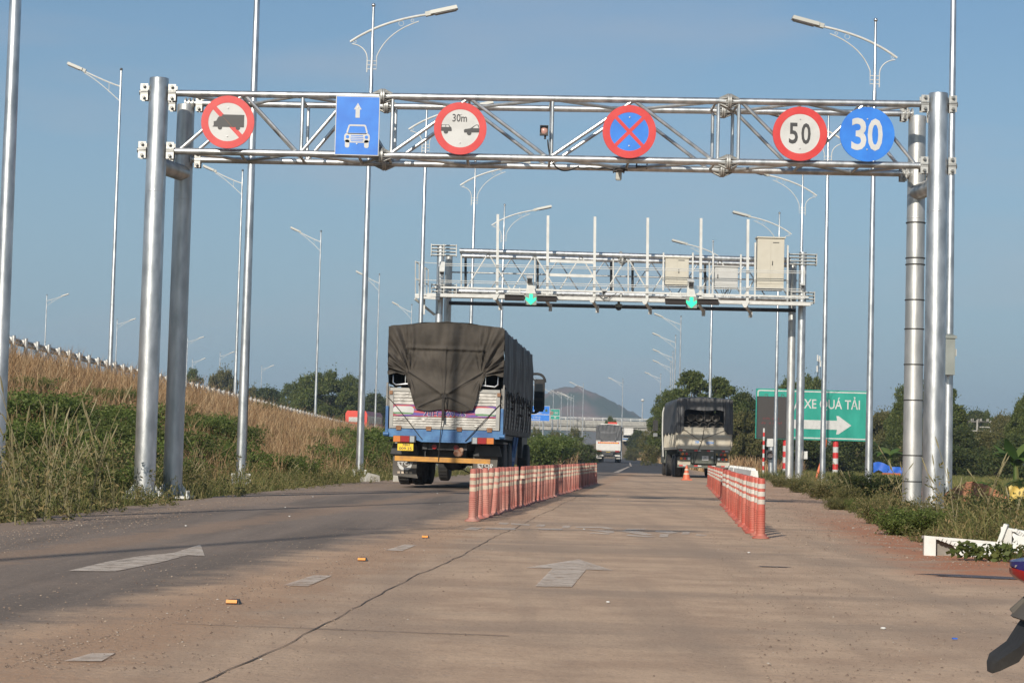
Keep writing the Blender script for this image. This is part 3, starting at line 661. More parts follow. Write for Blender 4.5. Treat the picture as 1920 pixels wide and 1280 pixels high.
# ------------------------------------------------------------ cone, studs, water barriers, concrete blocks
c = G(1287, 900)
t = thing('traffic_cone', 'orange traffic cone with two pale bands on the road behind the sand-coloured truck', 'cone', (c.x, c.y, .008))
MB().lathe([(.155, .03), (.145, .06), (.03, .56), (.02, .565), (0, .565)], 16).part('cone_body', 'cone', t); MB().box((0, 0, .018), (.40, .40, .036)).part('base', 'cone', t)
for z in (.24, .40): 
    r = .145-(z-.06)*.23; MB().lathe([(r+.012, z-.03), (r+.005, z+.03)], 16).part('reflective_band', 'bol_white', t)
ps = None
for k, (x, y) in enumerate(((438, 1133), (680, 1052), (798, 1009))):
    g = G(x, y); lb = ['nearest orange road stud on the dusty lane line', 'middle orange road stud on the dusty lane line', 'farthest orange road stud, just before the bollard row'][k]
    if ps is None:
        ps = thing('road_stud', lb, 'road stud', (g.x, g.y, .006), 0, 'orange studs along the lane line')
        MB().box((0, 0, .011), (.07, .09, .022), 0, None, (.75, .7)).part('stud_body', 'dark', ps); MB().box((-.005, -.044, .0125), (.055, .012, .017), 0, Matrix.Rotation(-.4, 3, 'X')).part('reflector', 'stud', ps)
    else: o = copy_tree(ps); o.location = (g.x, g.y, .006); retag(o, lb)
def barrier_mb(mb, L=1.2, hh=.72, mtx=None, base=.42):
    """hollow white plastic water barrier: flared foot, stepped waist, slotted ends"""
    T = mtx or Matrix.Identity(4); pr = [(-base/2, 0), (base/2, 0), (base/2, .16), (.12, .34), (.09, hh), (-.09, hh), (-.12, .34), (-base/2, .16)]
    n = len(pr); vs = [T @ Vector((-L/2, a, b_)) for a, b_ in pr]+[T @ Vector((L/2, a, b_)) for a, b_ in pr]
    mb.add(vs, [tuple(range(n-1, -1, -1)), tuple(range(n, 2*n))]+[(i_, (i_+1) % n, n+(i_+1) % n, n+i_) for i_ in range(n)])
    for x in (-.32, .32): mb.add([T @ (Vector(q)+Vector((x, 0, hh))) for q in [(-.1, -.07, 0), (.1, -.07, 0), (.1, .07, 0), (-.1, .07, 0), (-.08, -.05, .05), (.08, -.05, .05), (.08, .05, .05), (-.08, .05, .05)]], [(4, 5, 6, 7), (0, 1, 5, 4), (1, 2, 6, 5), (2, 3, 7, 6), (3, 0, 4, 7)])
    for x in (-.42, -.14, .14, .42): mb.add([T @ Vector(q) for q in [(x-.05, -base/2-.012, .02), (x+.05, -base/2-.012, .02), (x+.05, -base/2-.012, .15), (x-.05, -base/2-.012, .15), (x-.05, -base/2, .02), (x+.05, -base/2, .02), (x+.05, -base/2, .15), (x-.05, -base/2, .15)]], [(0, 1, 2, 3), (3, 2, 6, 7), (0, 3, 7, 4), (1, 5, 6, 2)])
wb = None
for k in range(12):
    Y = 55+k*2.1; x = 6.80+(Y-55)*.086; lb = ['nearest of the white plastic barriers standing behind the right bollard row', 'farthest of the white plastic barriers standing behind the right bollard row', f'{ORD[k]} white plastic barrier behind the right bollard row, counted from the near end'][0 if k == 0 else (1 if k == 11 else 2)]
    if wb is None:
        wb = thing('plastic_barrier', lb, 'barrier', (x, Y, -.06), R_(85), 'white plastic barriers behind the right bollards'); mb = MB(); barrier_mb(mb, 2.0, .60); mb.part('barrier_body', 'plastic_white', wb)
        MB().lathe([(.05, .64), (.05, .67), (0, .67)], 10).part('cap', 'plastic_white', wb)
    else: o = copy_tree(wb); o.location = (x, Y, -.06); o.rotation_euler = (0, 0, R_(85)+random.gauss(0, .05)); retag(o, lb)
# two broken ones dumped on the verge: open shells, split so that the ribbed inside shows
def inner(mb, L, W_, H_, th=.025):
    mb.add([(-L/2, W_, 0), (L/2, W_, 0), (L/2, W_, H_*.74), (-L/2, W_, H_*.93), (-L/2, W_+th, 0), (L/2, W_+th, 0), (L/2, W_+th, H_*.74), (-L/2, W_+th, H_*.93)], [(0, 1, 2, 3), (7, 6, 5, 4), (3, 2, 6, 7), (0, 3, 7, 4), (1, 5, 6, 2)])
def shell(mb, L, W_, H_, th=.025, ribs=6, lean=.25):
    top = [(-L/2, 0, H_), (L/2, 0, H_*.82)]
    vs = [(-L/2, 0, 0), (L/2, 0, 0), (L/2, 0, H_*.82), (-L/2, 0, H_), (-L/2, W_, 0), (L/2, W_, 0), (L/2, W_*.6, H_*.8), (-L/2, W_*.55, H_)]
    mb.add([Vector(v) for v in [(-L/2, 0, 0), (-L/2+.10, -.02, 0), (-L/2+.10, -.02, H_*.9), (-L/2, 0, H_), (-L/2, th, 0), (-L/2+.10, th, 0), (-L/2+.10, th, H_*.9), (-L/2, th, H_)]], [(0, 1, 2, 3), (7, 6, 5, 4), (1, 5, 6, 2), (0, 3, 7, 4), (3, 2, 6, 7)])
    x1 = -L/2+L*.45
    mb.add([(x1, -.03, 0), (L/2, -.03, .03), (L/2-.06, .02, H_*.78), (x1-.12, .02, H_*.80), (x1, .03, 0), (L/2, .03, .03), (L/2-.06, .08, H_*.78), (x1-.12, .08, H_*.80)], [(0, 1, 2, 3), (7, 6, 5, 4), (0, 3, 7, 4), (1, 5, 6, 2), (3, 2, 6, 7)])
    mb.add([(-L/2, 0, H_), (L/2-.06, .02, H_*.78), (L/2-.06, W_, H_*.74), (-L/2, W_, H_*.96), (-L/2, 0, H_-th), (L/2-.06, .02, H_*.78-th), (L/2-.06, W_, H_*.74-th), (-L/2, W_, H_*.96-th)], [(0, 1, 2, 3), (7, 6, 5, 4), (0, 4, 5, 1), (1, 5, 6, 2), (2, 6, 7, 3), (3, 7, 4, 0)])
    for k in range(ribs):
        x = -L/2+.14+k*(L*.45-.12)/ribs; mb.box((x, -.005, H_*.93-.012*k-.012), (.03, .03, .03), 0, Matrix.Rotation(.5, 3, 'Y'))
g = G(1812, 1044)
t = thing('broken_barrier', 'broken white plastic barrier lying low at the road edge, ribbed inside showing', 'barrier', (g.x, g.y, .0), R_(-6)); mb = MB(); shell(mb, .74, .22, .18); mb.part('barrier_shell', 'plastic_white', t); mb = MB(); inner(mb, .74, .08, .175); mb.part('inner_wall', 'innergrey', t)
g = G(1905, 1046)
t = thing('broken_barrier', 'broken white plastic barrier tipped up at the right photo edge', 'barrier', (g.x+.12, g.y+.1, .0), R_(-25)); mb = MB(); shell(mb, .46, .26, .27, ribs=5)
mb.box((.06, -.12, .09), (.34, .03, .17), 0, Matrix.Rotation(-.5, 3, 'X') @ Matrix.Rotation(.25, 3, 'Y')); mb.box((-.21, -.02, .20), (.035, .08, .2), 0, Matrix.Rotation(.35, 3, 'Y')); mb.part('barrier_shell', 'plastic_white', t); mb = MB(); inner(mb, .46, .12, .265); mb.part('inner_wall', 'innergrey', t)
# concrete block standing left of the covered truck, and a tumbled one
g = P(752, 900, 53)
t = thing('concrete_block', 'upright weathered concrete block half hidden by the covered truck\'s left side', 'concrete block', (g.x+.02, 53, -.05)); mb = MB()
mb.box((0, 0, .54), (.46, .3, 1.12), 0, None, (.88, .7)); mb.tube((-.02, -.17, .86), (-.02, -.13, .86), .05, n=10); mb.part('block', 'whiteconc', t)
g = G(708, 903); mb = MB(); mb.box((0, 0, .10), (.40, .3, .24), 0, Matrix.Rotation(.22, 3, 'Y') @ Matrix.Rotation(.4, 3, 'Z'), (.7, .6)); mb.box((-.2, .1, .06), (.2, .2, .14), 0, Matrix.Rotation(.5, 3, 'Z'))
mb.solo('concrete_block', 'whiteconc', 'tumbled chunk of painted concrete in the grass left of the covered truck', 'concrete block', loc=(g.x-.15, g.y+.2, -.02), world=False)
# ------------------------------------------------------------ near sign gantry
GY, GB = 29.6, 30.45
g1 = thing('sign_gantry', 'near galvanised pipe gantry over the road carrying six traffic signs', 'gantry', (.45, GY, 0))
def leg(x, y, top, r, parent, mats='galv', base=True, lab=None):
    mb = MB(); mb.lathe([(r*1.07, .03), (r*1.055, 1.5), (r*1.01, 4.60), (r*.97, top-.012)], 32, (x, y, 0)); mb.lathe([(r*.97, top-.012), (r*.94, top), (0, top+.012)], 32, (x, y, 0)); mb.lathe([(r*1.008, 4.612), (r*1.018, 4.615), (r*1.018, 4.63), (r*1.005, 4.633)], 32, (x, y, 0))
    l = mb.part('leg', mats, parent, world=True, label=lab); b = MB()
    b.box((x, y, .02), (.62, .62, .04))
    for k in range(8):
        a = k*math.pi/4; q = Matrix.Rotation(a, 3, 'Z'); b.add([Vector((x, y, 0))+q @ Vector(v) for v in [(r*1.05, -.01, .04), (r*1.05+.13, -.008, .04), (r*1.05, -.008, .22), (r*1.05, .008, .04), (r*1.05+.13, .008, .04), (r*1.05, .008, .22)]], [(0, 1, 2), (5, 4, 3), (0, 3, 4, 1), (1, 4, 5, 2), (2, 5, 3, 0)])
        b.tube((x+.26*math.cos(a+.4), y+.26*math.sin(a+.4), .04), (x+.26*math.cos(a+.4), y+.26*math.sin(a+.4), .12), .018, n=6)
    b.part('base_plate', 'galv_dull', l, world=True); return l
LFX, LBX, RFX, RBX = -5.44, -5.17, 6.355, 6.22
leg(LFX, GY, 6.34, .150, g1); leg(LBX, GB+.03, 6.10, .138, g1, 'galv_dull'); leg(RFX, GY, 6.42, .150, g1); l_rb = leg(RBX, GB+.03, 6.22, .138, g1, 'galv_dull')
mb = MB()
for z in (.55, .95, 1.8, 2.35, 2.9, 3.35, 3.9, 4.0, 4.55): mb.lathe([(.150, z-.008), (.153, z-.008), (.153, z+.008), (.150, z+.008)], 20, (RBX, GB+.03, 0))
mb.parts_each('cable_tie', 'black', l_rb, True)
for x, x2, s in ((LFX, LBX, 1), (RFX, RBX, -1)):
    mb = MB(); mb.tube((x, GY+.08, 5.04), (x2, GB-.02, 5.02), .125, n=20); mb.part('leg_brace', 'galv_dull', g1, world=True)
zT = lambda X: 6.12+(X+5.14)*.0118
zB = lambda X: 5.24+(X+5.14)*.0066
XL, XR = -5.17, 6.13
for nm, yf, zf, r in (('top_chord', GY, zT, .052), ('bottom_chord', GY, zB, .052), ('top_chord', GB, lambda X: zT(X), .050), ('bottom_chord', GB, lambda X: zB(X), .050)):
    mb = MB(); mb.tube((XL, yf, zf(XL)), (XR, yf, zf(XR)), r, n=16); mb.part(nm, 'galv', g1, world=True)
nodes_b = [-5.12, -3.29, -1.94, .48, 2.99, 4.33, 6.05]; nodes_t = [-4.15, -2.55, -.74, 1.75, None, 5.25]
for yf in (GY, GB):
    for k in range(6):
        xb0, xb1 = nodes_b[k], nodes_b[k+1]; xt = nodes_t[k]
        if k == 4:
            mb = MB(); mb.tube((3.40, yf, zT(3.40)-.03), (xb1-.05, yf, zB(xb1)+.03), .028, n=10); mb.part('diagonal', 'galv', g1, world=True); continue
        for a, b_, q in ((xb0+.04, xt-.03, 0), (xb1-.04, xt+.03, 1)):
            mb = MB(); mb.tube((a, yf, zB(a)+.03), (b_, yf, zT(b_)-.03), .028, n=10); mb.part('diagonal', 'galv', g1, world=True)
    for x in (-3.26, -1.90, .52, 3.03, 3.34):
        mb = MB(); mb.tube((x, yf, zB(x)+.03), (x, yf, zT(x)-.03), .027, n=10); mb.part('upright', 'galv', g1, world=True)
zig = [-5.12, -4.2, -3.3, -2.4, -1.95, -.75, .5, 1.7, 3.0, 3.35, 4.3, 5.2, 6.05]
mb = MB(); mb2 = MB()
for k in range(len(zig)-1):
    a, b_ = zig[k], zig[k+1]; ya, yb = (GY, GB) if k % 2 == 0 else (GB, GY)
    mb.tube((a, ya, zT(a)-.01), (b_, yb, zT(b_)-.01), .026, n=8); mb2.tube((a, ya, zB(a)), (b_, yb, zB(b_)), .026, n=8)
    if k: mb.tube((a, GY, zT(a)), (a, GB, zT(a)), .022, n=8); mb2.tube((a, GY, zB(a)), (a, GB, zB(a)), .022, n=8)
mb.part('plan_bracing', 'galv_dull', g1, world=True); mb2.part('plan_bracing', 'galv_dull', g1, world=True)
def flange(x, y, z, parent, r=.115):
    mb = MB()
    for dx in (-.016, .016): mb.lathe([(r, -.012), (r, .012)], 18, (x+dx, y, z), axis='X')
    for k in range(8):
        a = k*math.pi/4
        mb.tube((x-.055, y+r*.75*math.cos(a), z+r*.75*math.sin(a)), (x+.055, y+r*.75*math.cos(a), z+r*.75*math.sin(a)), .011, n=6)
        q = Matrix.Rotation(a+.39, 3, 'X')
        for s in (-1, 1): mb.add([Vector((x, y, z))+q @ Vector(v) for v in [(s*.03, .05, -.005), (s*.03, r*.98, -.005), (s*.16, .05, -.005), (s*.03, .05, .005), (s*.03, r*.98, .005), (s*.16, .05, .005)]], [(0, 1, 2), (5, 4, 3), (0, 3, 4, 1), (1, 4, 5, 2), (2, 5, 3, 0)])
    mb.part('flange_joint', 'bright', parent, world=True)
for x in (3.19, -2.05):
    for yf in (GY, GB): flange(x, yf, zT(x), g1); flange(x, yf, zB(x), g1)
def clamp(x, y, z, s, parent, w=.115):
    for dx in (-.208*s, .212*s):
        mb = MB(); cx = x+dx
        mb.box((cx, y-.07, z+.075), (w, .012, .10)); mb.box((cx, y-.07, z-.075), (w, .012, .10)); mb.box((cx, y-.02, z+.012), (w, .12, .012)); mb.box((cx, y-.02, z-.012), (w, .12, .012))
        mb.box((cx, y+.07, z), (w, .012, .24)); cp = mb.part('clamp_plate', 'bright', parent, world=True)
        for dz in (-.085, .085): b = MB(); b.tube((x+dx, y-.125, z+dz), (x+dx, y+.10, z+dz), .017, n=8); b.tube((x+dx, y-.10, z+dz), (x+dx, y-.078, z+dz), .028, n=6); b.part('bolt', 'bolt', cp, world=True)
    b = MB(); b.tube((x-.29*s, y, z), (x-.208*s, y, z), .04, n=10); b.part('pipe_end', 'bolt', parent, world=True)
for x, y, s, top in ((LFX, GY, 1, 0), (RFX, GY, -1, 0)):
    clamp(x, y, zT(x), s, g1); clamp(x, y, zB(x), s, g1)
for x, y, s in ((LBX, GB+.03, 1), (RBX, GB+.03, -1)):
    clamp(x, y, zT(x), s, g1, .10); clamp(x, y, zB(x), s, g1, .10)
for xs_, yf in ((XL, GB), (XR, GB)):
    for zf in (zT, zB):
        mb = MB(); sg = 1 if xs_ < 0 else -1
        for k in range(3): mb.lathe([(.085, -.012), (.085, .012)], 14, (xs_+sg*(.0+.06*k), yf, zf(xs_)), axis='X')
        mb.part('collar', 'bright', g1, world=True)
# ------------------------------------------------------------ the six signs on it (each a thing of its own)
SY = GY-.16
def sign_at(x, y, name, label):
    c = P(x, y, SY); return thing(name, label, 'traffic sign', tuple(c), 0, 'signs mounted on the near gantry')
def back_rails(t, h, w=.3):
    mb = MB()
    for z in (-h, h): mb.box((0, .055, z), (w, .05, .05))
    mb.parts_each('mounting_rail', 'galv_dull', t); b = MB()
    for z in (-h*.72, h*.72): b.lathe([(0, -.008), (.011, -.007), (.012, 0)], 10, (0, -.004, z), axis='Y')
    b.parts_each('screw', 'zinc', t)
def disc(t, r, m, y0=0, y1=.022):
    mb = MB(); mb.plate([(r*math.cos(k*2*math.pi/64), r*math.sin(k*2*math.pi/64)) for k in range(64)], y0, y1, 0); return mb.part('sign_plate', m, t, smooth=True)
def rot2(pts, a, s=1.0, o=(0, 0)):
    c_, s_ = math.cos(a), math.sin(a); return [(o[0]+s*(p[0]*c_-p[1]*s_), o[1]+s*(p[0]*s_+p[1]*c_)) for p in pts]
# no trucks
t = sign_at(427, 229, 'traffic_sign', 'round no-trucks sign, black lorry under a red slash, nearest the left gantry legs')
disc(t, .396, 'white'); MB().ring(.292, .400, -.004, .024).part('red_rim', 'red', t)
mb = MB(); mb.plate(rot2([(-.30, -.034), (.30, -.034), (.30, .034), (-.30, .034)], -R_(46)), -.003, .001, 0); mb.part('red_slash', 'red', t)
mb = MB()
mb.plate([(-.225, -.075), (-.225, -.066), (-.21, -.062), (-.21, .008), (-.185, .010), (-.17, .018), (-.15, .062), (-.135, .078), (-.085, .088), (-.085, .112), (.245, .112), (.245, -.075)], -.0055, 0, 0)
for x in (-.115, .155): mb.plate([(x+.033*math.cos(k*.393), -.085+.033*math.sin(k*.393)) for k in range(16)], -.006, 0, 0)
mb.part('pictogram', 'ink', t); mb = MB(); mb.plate(rot2([(-.10, -.0022), (.135, -.0022), (.135, .0022), (-.10, .0022)], -R_(46), 1, (.0, .0)), -.0065, -.0055, 0); mb.part('slash_line', 'rust', t)
back_rails(t, .30)
# blue car-lane sign
t = sign_at(670, 236, 'traffic_sign', 'blue rectangular car-lane sign with a white arrow over a car front')
def rect(w, h): return [(-w/2, -h/2), (w/2, -h/2), (w/2, h/2), (-w/2, h/2)]
MB().plate(rect(.664, .896), 0, .022).part('sign_plate', 'white', t); MB().plate(rect(.640, .872), -.003, .001).part('blue_field', 'blue', t)
mb = MB(); y0, y1 = -.006, -.002
mb.plate([(-.032, .12), (.032, .12), (.032, .245), (.058, .245), (0, .345), (-.058, .245), (-.032, .245)], y0, y1)
def rr(w, h, r, cx=0, cz=0, n=5, tp=1.0):
    out = []
    for (sx, sz, a0) in ((1, 1, 0), (-1, 1, 90), (-1, -1, 180), (1, -1, 270)):
        for k in range(n+1):
            a = R_(a0+90*k/n); ww = w*(tp if sz > 0 else 1); out.append((cx+sx*(ww/2-r)+r*math.cos(a), cz+sz*(h/2-r)+r*math.sin(a)))
    return out
def frame(outer, inner):
    n = len(outer); vs = [(p[0], y0, p[1]) for p in outer]+[(p[0], y0, p[1]) for p in inner]
    mb.add(vs, [(i_, (i_+1) % n, n+(i_+1) % n, n+i_) for i_ in range(n)])
frame(rr(.32, .145, .035, 0, -.055, 5, .86), rr(.272, .108, .02, 0, -.062, 5, .86))
mb.plate(rr(.385, .145, .05, 0, -.185), y0, y1)
for x in (-.145, .145): mb.plate(rr(.068, .12, .028, x, -.275), y0, y1)
mb.part('pictogram', 'white', t); mb = MB()
for x in (-.142, .142): mb.plate([(x+.026*math.cos(k*.393), -.172+.026*math.sin(k*.393)) for k in range(16)], -.008, -.0062)
for z, w in ((-.150, .185), (-.178, .195), (-.206, .195), (-.232, .18)): mb.plate(rr(w, .012, .005, 0, z, 2), -.008, -.0062)
mb.part('pictogram_detail', 'blue', t); back_rails(t, .38, .5)
# 30 m spacing sign
t = sign_at(863, 241, 'traffic_sign', 'round red-rimmed spacing sign reading 30m between two cars')
disc(t, .392, 'white'); MB().ring(.289, .396, -.004, .024).part('red_rim', 'red', t)
text_mb('30m', .218, .118, -.004, .001, (-.01, .158, 0) and (-.012, 0, .158), .012).part('lettering', 'ink', t)
def clipc(poly, r=.291): return [p if math.hypot(*p) < r else (p[0]/math.hypot(*p)*r, p[1]/math.hypot(*p)*r) for p in poly]
mb = MB()
mb.plate(clipc([(-.289, -.02), (-.285, .052), (-.17, .052), (-.158, .03), (-.135, .012), (-.128, -.015), (-.13, -.045), (-.289, -.045)]), -.004, 0)
mb.plate([(-.215+.034*math.cos(k*.393), -.052+.034*math.sin(k*.393)) for k in range(16)], -.0046, 0)
mb.plate(clipc([(.289, -.055), (.06, -.062), (.055, -.02), (.075, -.008), (.15, .004), (.235, .062), (.272, .062), (.289, .0)]), -.004, 0)
mb.plate([(.135+.034*math.cos(k*.393), -.068+.034*math.sin(k*.393)) for k in range(16)], -.0046, 0); mb.part('pictogram', 'ink', t)
mb = MB(); mb.plate(clipc([(-.28, .015), (-.275, .044), (-.225, .044), (-.222, .015)]), -.0056, -.0046); mb.plate([(-.213, .015), (-.215, .044), (-.178, .044), (-.166, .02), (-.166, .015)], -.0056, -.0046); mb.plate(clipc([(.185, .008), (.236, .05), (.262, .05), (.278, .008)]), -.0056, -.0046)
mb.part('car_window', 'white', t); back_rails(t, .30)
# no stopping
t = sign_at(1180, 247, 'traffic_sign', 'round blue no-stopping sign with a red rim and red cross')
disc(t, .398, 'blue'); MB().ring(.292, .402, -.004, .024).part('red_rim', 'red', t); mb = MB()
for a, yq in ((46, -.0035), (-46, -.0042)): mb.plate(rot2(rect(.60, .052), R_(a)), yq, .001)
mb.part('red_cross', 'red', t); back_rails(t, .30)
# 50 limit
t = sign_at(1500, 251, 'traffic_sign', 'round red-rimmed speed limit sign reading 50, left of the blue 30 sign')
disc(t, .406, 'white'); MB().ring(.300, .410, -.004, .024).part('red_rim', 'red', t); text_mb('5', .135, .318, -.004, .001, (-.098, 0, .005), .018).part('lettering', 'ink', t); text_mb('0', .140, .318, -.004, .001, (.090, 0, .003), .018).part('lettering', 'ink', t); back_rails(t, .31)
t = sign_at(1626, 252, 'traffic_sign', 'round plain blue sign reading 30 in large white numerals')
disc(t, .412, 'blue'); text_mb('3', .225, .49, -.004, .001, (-.125, 0, .0), .022).part('lettering', 'white', t); text_mb('0', .225, .49, -.004, .001, (.12, 0, -.005), .022).part('lettering', 'white', t); back_rails(t, .32)
# small gear on the near gantry
c = P(1020, 246, GY-.12)
t = thing('warning_beacon', 'small boxy lamp with a dull pink lens on the gantry\'s middle upright', 'lamp', tuple(c))
mb = MB(); mb.box((0, 0, 0), (.125, .09, .13)); mb.box((0, -.07, .07), (.125, .06, .006)); mb.box((-.06, -.07, .03), (.006, .06, .08)); mb.box((.06, -.07, .03), (.006, .06, .08)); mb.box((.02, .06, -.085), (.03, .1, .04)); mb.part('housing', 'panel_black', t); MB().lathe([(0, -.062), (.035, -.058), (.05, -.045)], 16, axis='Y').part('lens', 'lens', t)
mb = MB(); mb.path(bez([tuple(P(1027, 262, GY-.06)), tuple(P(1028, 285, GY-.05)), tuple(P(1034, 330, GY+.2)), tuple(P(1060, 326, GY+.6)), tuple(P(1085, 312, GB-.06))], 20), .011, 6)
mb.path([tuple(P(1085+k*4, 315+1.2*math.sin(k*.9)+k*.14, GB-.06)) for k in range(24)], .010, 6)
mb.solo('power_cable', 'black', 'black cable drooping below the pink lamp along the gantry\'s bottom pipe', 'cable')
for (x, y, lb) in ((1160, 331, 'small grey sensor hanging under the gantry left of the no-stopping sign\'s centre'), (1203, 323, 'flat dark bracket plate under the gantry right of the no-stopping sign\'s centre')):
    c = P(x, y-4, GB-.15); t = thing('gantry_sensor', lb, 'sensor', tuple(c)); mb = MB(); mb.box((0, 0, .045), (.18, .16, .012)); mb.box((-.08, 0, .06), (.015, .14, .07)); mb.box((.08, 0, .06), (.015, .14, .07)); mb.part('bracket', 'dark', t)
    if x < 1200: mb = MB(); mb.box((0, 0, -.02), (.09, .09, .12), 0, None, (1, 1)); mb.box((0, 0, -.085), (.07, .07, .015)); mb.part('sensor_body', 'lum', t)
# grey box on the lamp mast by the right legs
c = P(1775, 666, 42.2)
t = thing('electrical_box', 'grey weatherproof box with a capped top strapped behind the right gantry leg', 'box', (c.x, 42.0, c.z))
mb = MB(); mb.box((0, 0, -.04), (.20, .30, .78)); mb.part('box_body', 'boxgrey', t); mb = MB(); mb.box((0, 0, .37), (.26, .36, .05)); mb.box((0, 0, .42), (.26, .36, .05), 0, None, (.3, .5)); mb.part('cap', 'boxgrey', t); MB().box((.12, -.03, .05), (.06, .1, .15)).part('latch', 'lum', t)

# ------------------------------------------------------------ far toll gantry with equipment
TY = 76.0; TB = 77.1
def Q(x, y, Y=TY): return P(x, y, Y)
g2 = thing('toll_gantry', 'far galvanised gantry with walkway, lattice beams and equipment cabinets', 'gantry', (4.1, TY, 0))
XL2, XR2 = Q(826, 500).x, Q(1505, 500).x
def chord(nm, x0, ya, x1, yb, Y, r, mt='galv'):
    mb = MB(); mb.tube(Q(x0, ya, Y), Q(x1, yb, Y), r, n=14); return mb.part(nm, mt, g2, world=True)
for x, y, top, r, mt in ((XL2, TY, 8.82, .145, 'galv'), (XL2+.28, TB, 8.5, .145, 'galv_dull'), (XR2, TY, 8.90, .15, 'galv'), (XR2-.22, TB, 8.6, .15, 'galv_dull')):
    mb = MB(); mb.lathe([(r*1.05, -.1), (r, top), (0, top+.01)], 20, (x, y, 0)); mb.part('leg', mt, g2, world=True)
chord('top_chord', 862, 470, 1482, 488, TY, .10); chord('top_chord', 866, 479.5, 1482, 497, TB, .09); chord('bottom_chord', 850, 545, 1492, 560, TY+.1, .085); chord('bottom_chord', 850, 549, 1490, 564, TB, .08, 'galv_dull')
chord('under_beam', 842, 568, 1492, 582, TB-.1, .075, 'dark'); chord('cross_pipe', 842, 510, 1495, 526, TB, .03, 'galv_dull')
def lattice(Y, x0, x1, n, ya, yb, r, mt):
    mb = MB()
    for k in range(n):
        a = x0+(x1-x0)*k/n; b_ = x0+(x1-x0)*(k+1)/n; c_ = (a+b_)/2; sl = .0262
        mb.tube(Q(a, yb+(a-850)*sl, Y), Q(c_, ya+(c_-850)*sl, Y), r, n=6); mb.tube(Q(c_, ya+(c_-850)*sl, Y), Q(b_, yb+(b_-850)*sl, Y), r, n=6)
    mb.part('lattice', mt, g2, world=True)
lattice(TY+.1, 872, 1480, 7, 473, 544, .028, 'galv_white'); lattice(TB, 915, 1440, 6, 482, 547, .026, 'galv')
mb = MB()
for x in (865, 1003, 1150, 1178, 1330, 1478): mb.tube(Q(x, 473+(x-850)*.026, TY+.1), Q(x, 546+(x-850)*.026, TY+.1), .032, n=8)
mb.parts_each('lattice_upright', 'galv_white', g2, True); mb = MB()
for x in (873, 1008, 1146, 1186, 1322): mb.tube(Q(x, 480+(x-850)*.026, TB), Q(x, 550+(x-850)*.026, TB), .05, n=8)
mb.parts_each('lattice_upright', 'dark', g2, True)
def end_clamp(x0, x1, y, parent):
    mb = MB(); a = Q(x0, y); b_ = Q(x1, y)
    for dz in (-.19, -.065, .065, .19): mb.box(((a.x+b_.x)/2, TY-.02, a.z+dz), (abs(b_.x-a.x), .34, .03))
    for xx in np.linspace(a.x, b_.x, 3): mb.box((float(xx), TY-.02, a.z), (.03, .36, .46))
    mb.part('clamp_plate', 'bright', parent, world=True)
end_clamp(809, 856, 469, g2); end_clamp(809, 856, 543, g2); end_clamp(1478, 1530, 486, g2); end_clamp(1482, 1526, 557, g2)
for x, y in ((1164, 480), (1164, 556), (1167, 489)): flange(Q(x, y).x, TY+.1, Q(x, y).z, g2, .20)
# walkway, railings, white square uprights
WY = TY-1.0
def W2(x, y): return P(x, y, WY)
mb = MB(); a, b_ = W2(778, 553), W2(1524, 570); mb.beam(a+Vector((0, .5, .02)), b_+Vector((0, .5, .02)), 1.0, .05); mb.part('walkway_deck', 'galv_dull', g2, world=True)
mb = MB(); mb.beam(W2(800, 552.5), W2(1520, 570), .05, .13); mb.beam(W2(815, 538), W2(1516, 557), .03, .07); mb.part('edge_beam', 'galv_white', g2, world=True)
mb = MB()
for y0_, y1_ in ((494, 509), (497.5, 512.5), (525.5, 542), (529, 545.5)): mb.tube(W2(824, y0_), W2(1512, y1_), .014, n=6)
for x in (823, 1508): mb.tube(W2(x, 500), W2(x, 560), .03, n=6)
mb.part('railing', 'galv_white', g2, world=True)
mb = MB(); c0 = [(778, 490), (778, 556)]
for (xa, ya, xb, yb) in ((779, 490, 779, 554), (803, 506, 803, 553), (786, 494, 786, 554), (792, 498, 792, 554), (797, 502, 797, 553), (779, 490, 803, 506), (779, 522, 803, 534), (779, 554, 803, 556)): mb.beam(P(xa, ya, WY), P(xb, yb, WY+.6), .04, .04)
mb.tube(P(779, 491, WY), P(824, 494, WY), .014, n=6); mb.tube(P(779, 524, WY), P(824, 526, WY), .014, n=6); mb.beam(P(778, 556, WY), P(824, 560, WY), .1, .1); mb.part('end_gate', 'galv_white', g2, world=True)
mb = MB(); mb.beam(P(778, 560, WY+.3), P(815, 590, TY), .06, .08); mb.box(P(795, 575, WY+.4), (.08, .08, .6)); mb.part('gate_brace', 'galv_white', g2, world=True)
for x, yt, yb in ((932, 402, 551), (1026, 404.5, 553), (1114, 406.5, 556), (1213, 408.5, 559), (1313, 409.5, 562), (1401, 411.5, 565)):
    mb = MB(); mb.beam(P(x, yb, WY+.12), P(x+1.5, yt, WY+.12), .115, .10); mb.part('square_upright', 'galv_white', g2, world=True)
    mb = MB(); ce = P(x-4, yb+5, WY-.04); mb.plate([(-.16, .09), (.16, .09), (.05, -.13), (-.05, -.13)], -.03, .03, 0, ce); mb.box(P(x+6, yb+24, TB-.15), (.13, .16, .26)); mb.beam(P(x-3, yb+8, WY+.3), P(x+5, yb+20, TB-.15), .10, .08); mb.part('bracket', 'galv_white', g2, world=True)
for xa, xb, yy_ in ((1026, 1114, 491), (1026, 1114, 517)):
    mb = MB(); mb.beam(P(xa, yy_-2, WY+.18), P(xb, yy_+1, WY+.18), .05, .11); mb.part('cross_rail', 'galv_white', g2, world=True)
mb = MB()
for x, yt, yb in ((1243, 474, 545), (1298, 474, 545), (1336, 476, 550), (1388, 477, 552), (1415, 455, 563), (1476, 460, 565)): mb.beam(P(x, yb, TY-.35), P(x+1, yt, TY-.35), .10, .06)
mb.parts_each('cabinet_post', 'galv_white', g2, True)
